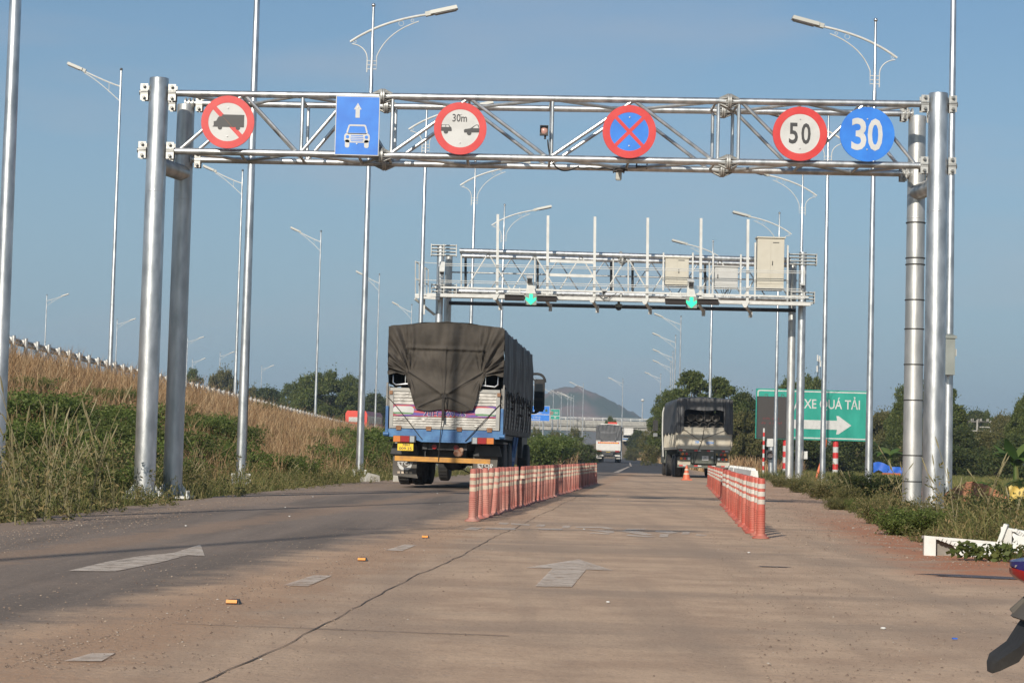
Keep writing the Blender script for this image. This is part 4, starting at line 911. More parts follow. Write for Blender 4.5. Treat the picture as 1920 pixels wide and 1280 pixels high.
# cabinets on the walkway
def cabinet(x0, y0_, x1, y1_, Y, d, m, label, doors=2, vent=True):
    a = P(x0, y1_, Y); b_ = P(x1, y0_, Y); w = b_.x-a.x; h = b_.z-a.z
    t = thing('equipment_cabinet', label, 'cabinet', ((a.x+b_.x)/2, Y, a.z), 0, 'cabinets on the far gantry walkway')
    mb = MB(); mb.box((0, d/2, h/2), (w, d, h)); mb.part('cabinet_body', m, t); mb = MB(); mb.box((0, d/2-.02, h+.02), (w+.08, d+.08, .05)); mb.part('lid', m, t)
    xs_ = [(-w/2+.02, -.006), (.006, w/2-.02)] if doors == 2 else [(-w/2+.02, w/2-.02)]
    for k, (p, q) in enumerate(xs_):
        mb = MB(); mb.box(((p+q)/2, -.008, h*.53), (q-p, .012, h*.88)); dd = mb.part('door', m, t)
        if k == len(xs_)-1:
            hb = MB(); hb.box((p+.06 if doors == 2 else p+.09, -.025, h*.5), (.03, .02, .16)); hb.part('handle', 'dark', dd)
            if vent: hb = MB(); hb.box(((p+q)/2-.06, -.018, h*.91), (.24, .008, .03)); hb.part('vent', 'dark', dd)
    mb = MB(); mb.box((0, d/2, -.03), (w*.96, d*.9, .06)); mb.part('plinth', 'dark' if doors == 2 else 'galv_dull', t)
    if doors == 1:
        mb = MB()
        for k in range(5): mb.path(bez([(-.2+.1*k, .1, -.04), (-.2+.1*k, .05, -.2), (-.1+.05*k, .1, -.32)], 6), .013, 5)
        mb.part('cable', 'black', t)
    return t
cabinet(1247, 484, 1292, 533, TY-.45, .45, 'beige', 'squat beige two-door cabinet, leftmost of those on the far gantry')
cabinet(1340, 501, 1384, 536, TY-.45, .35, 'greycab', 'small grey single-door cabinet between the two beige cabinets', 1, False)
cabinet(1419, 447, 1471, 540, TY-.5, .55, 'beige', 'tall beige two-door cabinet at the far gantry\'s right end')
# antenna panels, arrow signals, cameras
for (x0, y0_, x1, y1_, lb) in ((946, 552, 983, 563, 'dark flat reader panel left of the left green arrow'), (1007, 554, 1044, 565, 'dark flat reader panel right of the left green arrow'), (1247, 561, 1286, 569, 'dark flat reader panel left of the right green arrow'), (1308, 562, 1347, 569, 'dark flat reader panel right of the right green arrow')):
    a = P(x0, y1_, WY-.35); b_ = P(x1, y0_, WY-.35); w = b_.x-a.x; t = thing('reader_panel', lb, 'antenna panel', ((a.x+b_.x)/2, WY-.35, (a.z+b_.z)/2), 0, 'dark panels under the far gantry walkway')
    mb = MB(); mb.box((0, 0, 0), (w, .07, .46), 0, Matrix.Rotation(-R_(62), 3, 'X')); mb.part('panel', 'panel_black', t)
    mb = MB(); mb.box((0, .12, .12), (w*.98, .3, .03)); mb.box((-w*.25, .14, .26), (.03, .03, .28)); mb.box((w*.25, .14, .26), (.03, .03, .28)); mb.box((0, .14, .22), (w*.6, .1, .08)); mb.part('panel_bracket', 'galv_white', t)
for x, y, lb in ((995.5, 561, 'glowing green down-arrow signal, left one on the far gantry'), (1296.5, 567, 'glowing green down-arrow signal, right one on the far gantry')):
    c = P(x, y, WY-.3); t = thing('lane_signal', lb, 'lane signal', tuple(c), 0, 'green lane arrows on the far gantry')
    mb = MB(); mb.box((0, .05, 0), (.42, .09, .42)); mb.part('signal_box', 'boxgrey', t)
    mb = MB(); mb.plate([(-.065, .20), (.065, .20), (.065, .02), (.20, .02+.06), (.20, -.02), (0, -.21), (-.20, -.02), (-.20, .08), (-.065, .02)], -.012, 0); mb.part('arrow', 'arrow', t)
    mb = MB(); mb.plate([(-.20, .0), (.18, .0), (.05, .42), (-.16, .42)], .0, .1, 0, (0, 0, .22)); mb.part('bracket', 'galv_white', t)
def camera_at(x, y, Y, lb, s=1.0, down=.25):
    c = P(x, y, Y); t = thing('traffic_camera', lb, 'camera', tuple(c), 0, 'cameras on the far gantry'); q = Matrix.Rotation(down, 3, 'X')
    mb = MB(); mb.box((0, 0, 0), (.16*s, .42*s, .14*s), 0, q); mb.box((0, -.03*s, .085*s), (.2*s, .5*s, .012), 0, q); mb.part('camera_body', 'galv_white', t); mb = MB(); mb.box(q @ Vector((0, -.215*s, -.01)), (.14*s, .02, .11*s), 0, q); mb.part('lens', 'dark', t); MB().tube((0, .05, -.07*s), (0, .05, -.30*s), .03*s, n=8).part('mount', 'galv_white', t)
camera_at(993, 524, WY-.2, 'white hooded camera standing above the left green arrow', 1.25); camera_at(1295, 531, WY-.2, 'white hooded camera standing above the right green arrow', 1.25)
camera_at(1132, 547, WY-.15, 'small white bullet camera on the walkway near the gantry\'s middle', .8); camera_at(829, 504, WY-.1, 'white camera tube on the far gantry\'s left leg', 1.0, .9); camera_at(1504, 536, WY-.1, 'dark-faced camera beside the far gantry\'s right leg', .8)
c = P(1160, 575, TY-.2); t = thing('dome_camera', 'dark dome camera hanging under the far gantry\'s middle', 'camera', tuple(c)); MB().lathe([(.05, .25), (.05, .12), (.13, .1), (.13, -.02)], 14).part('housing', 'boxgrey', t); MB().ball((0, 0, -.03), .12, 12).part('dome', 'glass', t)
mb = MB(); mb.path([tuple(P(1122+k*3.2, 553+9*math.sin(k*.35)*(.6 if k > 6 else 1), WY-.1)) for k in range(12)], .013, 5); mb.solo('loose_cable', 'black', 'thin looping cable beside the small camera on the far gantry', 'cable')

# ------------------------------------------------------------ green direction board, display board, striped posts
GS = 118
def big_sign(x0, y0_, x1, y1_, Y):
    a = P(x0, y1_, Y); b_ = P(x1, y0_, Y); return (a.x+b_.x)/2, (a.z+b_.z)/2, b_.x-a.x, P(x0, y0_, Y).z-a.z
def shear(w): return 0
cx, cz, w, h = big_sign(1416, 729, 1633, 826, GS)
h = (P(1416, 727, GS)-P(1416, 821, GS)).length; cz = (P(1525, 729, GS).z+P(1525, 826, GS).z)/2
t = thing('direction_board', 'big green roadside board reading KIEM TRA XE QUA TAI with a white right arrow', 'direction sign', (cx, GS, 0))
mb = MB(); mb.plate(rr(w, h, .03), 0, .10, 0, (0, 0, cz)); bd = mb.part('board', 'green', t)
mb = MB(); y0, y1 = -.004, .0
def frame2(o_, i_): n = len(o_); mb.add([(p[0], -.006, p[1]+cz) for p in o_]+[(p[0], -.006, p[1]+cz) for p in i_], [(k, (k+1) % n, n+(k+1) % n, n+k) for k in range(n)])
frame2(rr(w-.16, h-.16, .12), rr(w-.30, h-.30, .10)); mb.part('border', 'white', bd)
pxm = FPX/GS
def bx_(x): return P(x, 780, GS).x-cx
text_mb('KIỂM TRA', bx_(1500)-bx_(1420), .78, -.012, 0, ((bx_(1420)+bx_(1500))/2, 0, cz+.64), .012).part('lettering', 'white', bd)
text_mb('XE QUÁ TẢI', bx_(1612)-bx_(1507), .86, -.012, 0, ((bx_(1507)+bx_(1612))/2, 0, cz+.70), .012).part('lettering', 'white', bd)
xa, xt = bx_(1470), bx_(1596.5); zz = cz-.58
mb = MB(); mb.plate([(xa, zz-.27), (xt-.86, zz-.27), (xt-.90, zz-.55), (xt-.76, zz-.54), (xt, zz), (xt-.76, zz+.54), (xt-.90, zz+.55), (xt-.86, zz+.27), (xa, zz+.27)], -.012, 0); mb.part('arrow', 'white', bd)
for x in (1474, 1568):
    X_ = P(x, 860, GS).x-cx; nb = 8; hp = cz-h/2+.3; gz = float(terr(X_+cx, GS))
    mats_ = []; prof = [(.17, gz-.1)]
    for k in range(nb): prof.append((.17, gz+(hp-gz)*(k+1)/nb)); mats_.append(k % 2)
    mb = MB(); mb.lathe(prof, 16, (X_, .28, 0), 0, 'Z', mats_); mb.part('striped_post', ['red', 'white'], t)
LY = 108
cx, cz, w, h = big_sign(1419, 743, 1478, 822, LY)
t = thing('display_board', 'dark unlit LED message board standing in front of the green board', 'display board', (cx, LY, 0))
mb = MB(); mb.box((0, .15, cz), (w, .3, h)); bd = mb.part('board_case', 'dark', t); mb = MB(); mb.box((-.05, -.008, cz), (w-.14, .014, h-.12)); mb.part('screen', 'led', bd)
mb = MB()
for zz, segs in ((-.05, [(-.52, .10), (-.36, .22), (-.02, .12), (.16, .26)]), (-.30, [(-.60, .30), (-.18, .09), (.02, .14), (.22, .34)])):
    for (u0, ww) in segs:
        for q in range(max(2, int(ww/.055))): mb.box((u0+q*.055, -.0165, cz+zz+.02*((q*7) % 3-1)), (.028, .004, .10 if q % 2 else .05))
mb.part('screen_text', 'ledred', bd); mb = MB()
for x in (-.35, .55): mb.path([(x-.08, .12, cz+h/2), (x-.06, .12, cz+h/2+.12), (x+.06, .12, cz+h/2+.12), (x+.08, .12, cz+h/2)], .02, 6)
mb.part('lifting_eye', 'bolt', bd)
X_ = P(1447, 850, LY).x-cx; mb = MB(); mb.lathe([(.16, -.3), (.16, cz-h/2)], 16, (X_, .2, 0)); mb.part('post', 'galv', t); mb = MB(); mb.box((X_, .2, cz-h/2-.22), (.52, .42, .44)); mb.part('post_bracket', 'galv_white', t)
X0 = P(1446, 852, LY-1); t = thing('signal_head', 'round black signal lamp on the post beneath the display board', 'signal', (X0.x, LY-.12, X0.z)); mb = MB(); mb.box((0, 0, 0), (.34, .16, .50)); mb.part('housing', 'dark', t); MB().lathe([(.17, -.10), (.19, -.30), (.17, -.30), (.15, -.12), (0, -.11)], 16, axis='Y').part('lens_hood', 'led_lens', t)
X0 = P(1431, 885, 104); prof = [(.055, 0)]; mm = []
for k in range(12): prof.append((.055, .22*(k+1))); mm.append(k % 2)
mb = MB(); mb.lathe(prof, 10, (0, 0, 0), 0, 'Z', mm); mb.solo('marker_post', ['red', 'white'], 'thin red and white marker post left of the signal lamp', 'marker post', loc=(X0.x, 104, -.1), world=False)
X0 = P(1487, 880, 84); t = thing('cable_conduit', 'red corrugated conduit curving up beside the far gantry\'s right leg', 'conduit', (X0.x, 76.2, 0)); mb = MB(); mb.path(bez([(-.28, -.2, -.1), (-.25, -.2, .5), (.05, -.1, .9), (.12, 0, 1.7)]), .05, 8); mb.part('conduit', 'orange', t)
c = P(1509, 853, 76); t = thing('switch_box', 'small pale box on the far gantry\'s right leg near the grass', 'box', (c.x, 75.8, c.z)); mb = MB(); mb.box((0, 0, 0), (.12, .2, .3)); mb.part('box_body', 'galv_white', t); mb = MB(); mb.box((0, -.11, 0), (.1, .015, .26)); mb.part('door', 'galv_white', t)

# ------------------------------------------------------------ far direction signs
def far_board(x0, y0_, x1, y1_, Y, m, label, lines):
    a = P(x0, y1_, Y); b_ = P(x1, y0_, Y); w = b_.x-a.x; h = b_.z-a.z; cx = (a.x+b_.x)/2; cz = (a.z+b_.z)/2
    t = thing('direction_sign', label, 'direction sign', (cx, Y, 0)); mb = MB(); mb.box((0, 0, cz), (w, .12, h)); b2 = mb.part('board', 'white', t)
    mb = MB(); e = .10
    for (u0, u1, v0, v1) in m[1]: mb.box(((u0+u1)/2*w, -.065, cz+(v0+v1)/2*h), ((u1-u0)*w-e, .012, (v1-v0)*h-e))
    mb.part('field', m[0], b2)
    for (s, u, v, ww, hh) in lines: text_mb(s, ww*w, hh*h, -.085, -.07, (u*w, 0, cz+v*h), .01).part('lettering', 'white', b2)
    for x in (-w*.3, w*.3): mb = MB(); mb.tube((x, .12, -.2), (x, .12, cz), .12, n=8); mb.part('post', 'galv', t)
    return t, w, h, cz
t, w, h, cz = far_board(972, 761, 1031, 788, 300, ('blue', [(-.5, .5, -.07, .5), (-.5, .5, -.5, -.07)]), 'blue direction sign partly hidden by the covered truck\'s mirror', [('PHAN THIẾT', -.03, .36, .62, .13), ('DẦU GIÂY', -.03, .17, .50, .13), ('EXPRESSWAY', -.03, .01, .55, .10), ('LỐI VÀO', -.03, -.22, .46, .13), ('ENTRANCE', -.03, -.39, .46, .10)])
mb = MB(); s5 = [(.30*(1 if k % 2 == 0 else .45)*math.sin(k*math.pi/5), .30*(1 if k % 2 == 0 else .45)*math.cos(k*math.pi/5)) for k in range(10)]; mb.plate(s5, -.085, -.07, 0, (w*.39, 0, cz+h*.2)); mb.part('star', 'banana', t)
t, w, h, cz = far_board(1032, 767, 1050, 786, 306, ('green', [(-.5, .5, -.15, .5), (-.5, .5, -.5, -.15)]), 'green sign with a small blue 80 plate right of the blue direction sign', [])
text_mb('80', .36*w, .22*h, -.10, -.085, (.12*w, 0, cz+.14*h)).part('lettering', 'white', t); mb = MB(); mb.ring(.14, .22, -.09, -.07, 20, 0, (-.36*w, 0, cz+.12*h)); mb.part('ring_symbol', 'red', t); mb = MB(); mb.plate([(-.2, .15), (.2, .15), (0, -.12)], -.09, -.07, 0, (0, 0, cz-.33*h)); mb.part('down_arrow', 'white', t)
# ------------------------------------------------------------ vehicles
def wheel(parent, x, y, r, w, out=1, name='wheel'):
    """x is the outer face, out=+1 faces +x"""
    t0 = MB(); a = -out
    t0.lathe([(r*.58, 0), (r*.80, .004*a), (r*.94, .012*a), (r, .04*a), (r, (w-.04)*a), (r*.94, (w-.012)*a), (r*.80, w*a), (r*.58, w*a)], 26, (x, y, r), axis='X')
    for k in range(30):
        an = 2*math.pi*k/30; q = Matrix.Rotation(an, 3, 'X')
        t0.box(Vector((x+a*w*.5, y, r))+q @ Vector((0, 0, r+.002)), (w*.72, .045, .018), 0, q)
    ty = t0.part('tyre', 'black', parent); t1 = MB()
    t1.lathe([(0, .09*a), (.07, .05*a), (.11, .05*a), (.12, .10*a), (r*.42, .11*a), (r*.52, .035*a), (r*.585, .01*a), (r*.585, .10*a)], 22, (x, y, r), axis='X')
    for k in range(8): an = 2*math.pi*k/8; t1.tube((x+.06*a, y+.17*math.cos(an), r+.17*math.sin(an)), (x+.11*a, y+.17*math.cos(an), r+.17*math.sin(an)), .014, n=6)
    t1.part('rim', 'truckgrey', ty); return ty
def strip_mesh(cols, fn, rows):
    """sheet of columns x rows; fn(i, j) -> point"""
    vs = [fn(i_, j) for i_ in range(cols+1) for j in range(rows+1)]
    fs = [(i_*(rows+1)+j, (i_+1)*(rows+1)+j, (i_+1)*(rows+1)+j+1, i_*(rows+1)+j+1) for i_ in range(cols) for j in range(rows)]
    return vs, fs
def sm(x, a, b): t = min(1, max(0, (x-a)/(b-a))); return t*t*(3-2*t)
def ridge(u, v, a, b, w):
    """bell across the line a-b"""
    ax, az = a; bx, bz = b; dx, dz = bx-ax, bz-az; L2 = dx*dx+dz*dz; t = ((u-ax)*dx+(v-az)*dz)/L2; tc_ = min(1, max(0, t)); d = math.hypot(u-ax-dx*tc_, v-az-dz*tc_); return math.exp(-(d/w)**2)
# ---- covered truck in the left lane
T1Y = 43.4; c = P(836, 905, T1Y)
RZ1 = -math.atan(.082)
t1 = thing('covered_truck', 'tall truck under a brown canvas cover with white plank tailgate and blue sill', 'truck', (c.x-.07, T1Y, .07), RZ1)
t1.scale = (1.055, 1, 1)
HW = 1.215
def t1_top(x): return 3.50+.12*(1-abs(x)/HW)
def zb1(u):
    a = abs(u-.0)
    if a > .85: return 2.44+.02*math.sin(a*20)
    if a > .60: return 1.68+(a-.60)/(.85-.60)*(2.46-1.68)
    return 1.665+.02*math.cos(u*9)
def back1(i_, j):
    C, Rr = 150, 96; u = -HW+2*HW*i_/C; zt = t1_top(u)-.02*sm(abs(u), HW-.10, HW); zb = zb1(u); z = zt+(zb-zt)*j/Rr; a = abs(u)
    y = -.035
    y += (.014*math.sin(u*13+1.5*math.sin(z*2.2))+.008*math.sin(u*31+2*math.sin(z*3.1)))*sm(z, 2.0, 3.2)-.05*math.exp(-((z-2.75)/.3)**2)*(1-(u/1.2)**2)+.012*math.sin(z*9+u*6)*math.sin(u*5+1)
    y += .012*math.sin(u*9+2.0)*sm(z, 3.05, 3.3)-.03*abs(math.sin(u*6.3+.5))*sm(z, 3.05, 3.2)*(1-sm(z, 3.3, 3.5)); y -= .040*ridge(u, z, (-.82, 3.03), (.82, 3.0), .028); y += .03*ridge(u, z, (-.82, 2.96), (.82, 2.94), .03)
    for s in (-1, 1):
        if u*s > .45:                                              # gathers fanning into the pulled-in corner
            du = u*s-.74; dz = z-2.42; an = math.atan2(dz, du+.001); rad = math.hypot(du, dz)
            y -= (.06*math.sin(an*17+.8*math.sin(rad*6))+.026*math.sin(an*37+rad*5))*sm(u*s, .55, .8)*sm(rad, .02, .35)*(1-.5*sm(rad, .7, 1.2))
            y -= .045*ridge(u*s, z, (.80, 2.46), (.84, 2.98), .03)
            y -= .05*sm(u*s, .80, .86)*(1-sm(u*s, 1.05, 1.2))
        y -= .030*ridge(u*s, z, (.78, 2.50), (.06, 2.02), .030)
        y -= .026*ridge(u*s, z, (.08, 2.0), (.53, 1.70), .028); y += .02*ridge(u*s, z, (.12, 2.04), (.62, 1.90), .05)
        for k in range(1, 5): y -= .022*ridge(u*s, z, (.03*k, 2.05), (.17*k, 3.0), .018+.007*k)
    y -= .030*ridge(u, z, (0, 3.05), (.0, 1.9), .018)
    y += .03*math.exp(-((u/.28)**2+((z-1.99)/.13)**2)); y -= .085*sm(2.55-z, 0, .35)*(1-.0*a)
    y += .020*math.sin(z*13+u*4)*sm(2.0-z, 0, .3)
    return (u, y, z)
vs, fs = strip_mesh(150, back1, 96); mb = MB(); mb.add(vs, fs)
tb = mb.part('tarpaulin', 'tarp', t1, angle=75)
def roof1(i_, j):
    v_ = 8.55*j/70; f = i_/60; bow = .5+.5*math.cos(v_*2*math.pi/1.42)
    sag = -.05*(1-bow)-.010*v_+.02*math.sin(v_*9+i_)
    L = [(-HW, 2.20+.05*math.sin(v_*4)), (-HW-.012, 2.9), (-HW, 3.44), (-HW+.06, 3.505), (0, 3.62), (HW-.06, 3.505), (HW, 3.44), (HW+.015, 2.9), (HW+.01, 2.12+.10*math.sin(v_*1.3+2)+.04*math.sin(v_*5))]
    p = f*8; k = min(7, int(p)); g = p-k; x = L[k][0]+(L[k+1][0]-L[k][0])*g; z = L[k][1]+(L[k+1][1]-L[k][1])*g
    side = 1 if x > 0 else -1
    if z < 3.45: x += side*(.03*math.sin(v_*7+z*2)+.02*math.sin(v_*17+z*3)-.035*(1-bow))
    z += sag*(1 if z > 3.0 else .3)
    return (x, v_-.03, z)
vs, fs = strip_mesh(60, roof1, 70); mb = MB(); mb.add(vs, fs); mb.part('canopy', 'tarp2', t1, label='dark canvas over the roof and sides', angle=75)  # roof and sides take a darker canvas than the back
# tailgate: corrugated aluminium planks, frame, banner, hinges
mb = MB()
def plank_wall(mb, x0, x1, z0, z1, y, n, d=.022):
    pr = []; hh = (z1-z0)/n
    for k in range(n): a = z0+k*hh; pr += [(a, 0), (a+hh*.10, -d), (a+hh*.80, -d), (a+hh*.9, 0)]
    pr.append((z1, 0)); b = len(pr)
    mb.add([(x0, y+q[1], q[0]) for q in pr]+[(x1, y+q[1], q[0]) for q in pr], [(k, b+k, b+k+1, k+1) for k in range(b-1)])
    mb.box(((x0+x1)/2, y+.03, (z0+z1)/2), (x1-x0, .05, z1-z0))
plank_wall(mb, -1.075, 1.075, 1.30, 1.515, -.005, 4); plank_wall(mb, -1.075, 1.075, 1.775, 2.06, -.005, 4)
for k in range(34): mb.ball((random.uniform(-1, 1), -.026, random.choice((1.33, 1.39, 1.44, 1.49, 1.81, 1.88, 1.95, 2.02))), random.uniform(.018, .05), 8, 0, (1.5, .22, .5))
tg = mb.part('tailgate', 'planks', t1, smooth=True, angle=40)
mb = MB(); mb.box((0, -.012, 1.645), (2.15, .05, .255)); bn = mb.part('banner', 'banner', tg)
mb = MB()
for s in (-1, 1): mb.plate(rr(.44, .18, .08, s*.86, 1.645, 5), -.042, -.036)
mb.parts_each('banner_shield', 'white', bn); mb = MB()
for s in (-1, 1): mb.plate([(s*.86-.21, 1.565), (s*.86+.21, 1.565), (s*.86+.2, 1.59), (s*.86-.05, 1.605), (s*.86-.21, 1.60)], -.046, -.0425)
mb.parts_each('banner_hill', 'leafpaint', bn)
text_mb('78H-009.25', .90, .125, -.047, -.038, (.0, 0, 1.585), .02).part('lettering_edge', 'white', bn); text_mb('78H-009.25', .88, .105, -.052, -.047, (.0, 0, 1.585), .01).part('lettering', 'navy', bn)
mb = MB(); mb.box((0, 0, 2.10), (2.30, .09, .075)); mb.box((0, 0, 1.275), (2.30, .08, .05))
for s in (-1, 1): mb.box((s*1.115, 0, 1.68), (.075, .09, .78))
mb.part('tailgate_frame', 'truckgrey', t1)
for x in (-.95, -.32, .32, .95): mb = MB(); mb.box((x, -.035, 1.255), (.10, .05, .09)); mb.tube((x-.06, -.05, 1.27), (x+.06, -.05, 1.27), .018, n=8); mb.part('hinge', 'rust', t1)
for s in (-1, 1): mb = MB(); mb.box((s*1.13, -.05, 2.03), (.07, .05, .08)); mb.part('latch', 'rust', t1)
for s in (-1, 1):
    mb = MB(); a = s*.62; b_ = s*1.10; mb.path([(a, -.02, 2.46), (a, -.02, 2.24), (b_-s*.06, -.02, 2.20), (b_, -.02, 2.25), (b_, -.02, 2.46)], .020, 8); mb.tube((s*.84, -.02, 2.22), (s*.84, -.02, 2.46), .014, n=6); mb.part('gate_rail', 'chrome', t1)
# blue rear frame
mb = MB(); mb.plate([(-1.22, 1.235), (1.22, 1.235), (1.22, 1.06), (.72, 1.06), (.47, .96), (-.47, .96), (-.74, 1.06), (-1.22, 1.06)], -.03, .12)
mb.plate([(-.36, 1.0), (.36, 1.0), (.36, 1.12), (-.36, 1.12)], -.04, -.028)
for s in (-1, 1): mb.box((s*1.205, 0, 1.42), (.055, .12, .62)); mb.tube((s*1.16, -.05, 1.12), (s*1.27, -.05, 1.12), .045, n=12); mb.box((s*1.20, .3, 1.13), (.08, .5, .14))
mb.part('rear_frame', 'truckblue', t1)
# cargo body walls
mb = MB(); mb.box((0, 4.25, 1.24), (2.36, 8.45, .10)); mb.part('cargo_floor', 'sidepl', t1)
for s in (-1, 1):
    mb = MB(); mb.box((s*1.185, 4.25, 1.72), (.03, 8.4, .90))
    for k in range(9): mb.box((s*1.207, 4.25, 1.34+k*.095), (.02, 8.4, .055))
    for k in range(7): mb.box((s*1.222, .05+k*1.4, 1.75), (.035, .08, 1.0))
    for k in range(26): mb.box((s*1.215, .2+k*.32, 1.24), (.03, .05, .12))
    mb.part('side_wall', 'sidepl', t1)
mb = MB(); mb.box((0, 8.5, 2.2), (2.36, .06, 2.0)); mb.part('front_wall', 'sidepl', t1)
mb = MB()
for s in (-1, 1): mb.box((s*.42, 5.2, .92), (.09, 10, .24))
for k in range(6): mb.box((0, .35+k*1.7, .92), (.8, .09, .18))
mb.box((0, .28, .88), (.95, .06, .16)); mb.box((0, 1.9, .56), (1.75, .16, .16)); mb.box((0, 3.25, .56), (1.75, .16, .16)); mb.ball((0, 1.9, .55), .22, 12); mb.ball((0, 3.25, .55), .22, 12); mb.box((.85, 5.4, .72), (.5, 1.1, .45)); mb.box((-.85, 5.4, .72), (.5, .9, .45))
mb.box((0, 3.0, 1.12), (2.2, 5.6, .10)); mb.box((0, 1.0, .78), (.75, .5, .42)); mb.box((0, 4.3, .62), (.6, 1.4, .35)); mb.part('chassis', 'dark', t1)
for y in (1.9, 3.25):
    for s in (-1, 1): wheel(t1, s*1.16, y, .50, .28, s); wheel(t1, s*.85, y, .50, .28, s)
for s in (-1, 1): wheel(t1, s*1.14, 9.6, .50, .28, s)
mb = MB(); mb.lathe([(.26, -.08), (.40, -.10), (.46, -.05), (.46, .10), (.40, .16), (.26, .15)], 24, (-.62, .85, .92), axis='Y'); mb.part('spare_tyre', 'black', t1)
for s in (-1, 1):
    mb = MB(); mb.box((s*.82, -.03, 1.015), (.47, .10, .145)); tl = mb.part('tail_light', 'dark', t1)
    for nm, x, w, m_ in (('amber_lens', s*.975, .15, 'amber'), ('red_lens', s*.805, .19, 'redlens'), ('clear_lens', s*.655, .10, 'clearlens')):
        mb = MB(); mb.box((x, -.088, 1.015), (w-.006, .03, .13), 0, None, (1, 1)); mb.part(nm, m_, tl)
for x in (-.22, .24): MB().lathe([(0, -.02), (.052, -.018), (.056, 0)], 18, (x, .22, .86), axis='Y').part('reflector', 'redlens', t1)
mb = MB(); mb.box((-.80, -.02, .845), (.33, .012, .17)); pl = mb.part('number_plate', 'yellow', t1); text_mb('78H', .15, .055, -.032, -.0265, (-.79, 0, .888), .01).part('lettering', 'ink', pl); text_mb('009.25', .265, .062, -.032, -.0265, (-.80, 0, .808), .01).part('lettering', 'ink', pl)
mb = MB(); mb.beam((-1.02, .02, .59), (.98, .02, .565), .06, .105); mb.part('bumper_bar', 'yellowbar', t1); mb = MB()
for x in (-.42, .42): mb.box((x, .30, .75), (.018, .03, .36))
mb.parts_each('bumper_bracket', 'dark', t1)
mb = MB(); mb.ball((.30, .10, .74), .11, 10, 0, (.95, .6, .85)); mb.ball((.36, .08, .80), .06, 8); mb.part('hanging_tin', 'hangrock', t1)
for s in (-1, 1):
    mb = MB(); mb.plate([(-.28, -.24), (.26, -.30), (.22, -.16), (.24, .22), (-.28, .24)], 0, .014, 0, (s*.85, .55, .45)); fl = mb.part('mud_flap', 'flap', t1); cx_, cz_ = s*.85, .45
    text_mb('STOP', .33, .08, .541, .549, (cx_-.02, 0, cz_+.022), .02).part('lettering', 'white', fl); mb = MB()
    for q in (-1, 1): mb.plate([(cx_-.02+q*p[0], cz_-.035+.9*p[1]) for p in [(.0, -.09), (.06, -.095), (.115, -.06), (.14, .0), (.145, .06), (.10, .03), (.06, .0), (.03, -.035), (.0, -.04)]], .541, .549)
    mb.part('emblem', 'white', fl); mb = MB()
    for k in range(4): mb.plate(rect(.055, .045) and [(cx_-.15+.085*k+p[0], cz_-.175+p[1]) for p in rect(.055, .045)], .541, .549)
    mb.parts_each('small_character', 'bol_white', fl)
    mb = MB(); mb.plate([(-.30, 0), (.30, 0), (.24, .24), (-.24, .24)], .45, .5, 0, (s*.88, 0, .68)); mb.box((s*.9, 1.0, .98), (.62, 1.1, .04)); mb.part('mudguard', 'dark', t1)
mb = MB(); r_ = .009
K0 = (-.0, -.15, 1.98)
for pts in ([(-1.2, -.06, 1.93), (-.95, -.075, 1.70), (-.55, -.07, 1.13), (-.45, -.06, 1.02)], [(1.2, -.06, 1.86), (.9, -.075, 1.55), (.58, -.07, 1.13), (.45, -.06, 1.0)], [K0, (-.02, -.16, 1.62), (-.05, -.12, 1.28)], [K0, (.0, -.17, 1.6), (-.10, -.12, 1.1), (-.09, -.03, .62), (-.1, -.03, .55)], [K0, (-.35, -.16, 2.22), (-.78, -.12, 2.50)], [K0, (.4, -.16, 2.26), (.80, -.12, 2.52)], [K0, (-.3, -.16, 1.85), (-.55, -.15, 1.72)], [K0, (.28, -.16, 1.88), (.52, -.15, 1.72)], [K0, (.02, -.08, 2.6), (0, -.075, 3.05)], [(-.05, -.17, 2.02), (.03, -.19, 1.90), (.06, -.18, 1.75)], [(.04, -.17, 2.0), (.09, -.19, 1.88), (.05, -.18, 1.70)]):
    mb.path(bez(pts, 10) if len(pts) > 2 else pts, r_, 5)
mb.box((0, -.16, 1.97), (.09, .05, .06)); mb.box((-.02, -.16, 1.68), (.05, .02, .5)); mb.part('tie_rope', 'rope', t1)
mb = MB()
for k in range(11):
    y = .35+k*.75; mb.path(bez([(1.24, y, 2.15), (1.28, y+.1, 1.8), (1.24, y-.1, 1.3)], 6), .01, 5)
    if k in (2, 5, 6, 9):
        for q in range(3): mb.ball((1.27, y+random.uniform(-.2, .2), 1.65+random.uniform(0, .35)), random.uniform(.02, .045), 6)
mb.path([(1.26, .2+k*.28, 2.02+.10*math.sin(k*1.9)) for k in range(28)], .012, 5); mb.part('side_lashing', 'rope', t1)
for s in (-1, 1):
    mb = MB(); mb.box((s*1.12, 4.2, .62), (.05, .9, .10)); mb.beam((s*1.18, 4.6, 1.15), (s*1.10, 4.5, .45), .06, .05); mb.beam((s*1.18, 3.9, 1.15), (s*1.10, 4.0, .45), .06, .05); mb.part('side_guard', 'truckblue', t1)
mb = MB(); mb.path(bez([(.2, 1.2, .42), (.6, 1.3, .18), (.95, 1.4, .10), (1.1, 1.5, .35)], 10), .012, 5); mb.part('loose_hose', 'rope', t1)
mb = MB(); mb.box((0, 9.75, .95), (2.0, 1.9, .6)); mb.part('cab_base', 'dark', t1); mb = MB(); mb.box((0, 9.75, 2.03), (2.12, 2.0, 1.55), 0, None, (.96, .86)); cb = mb.part('cab', 'truckblue', t1)
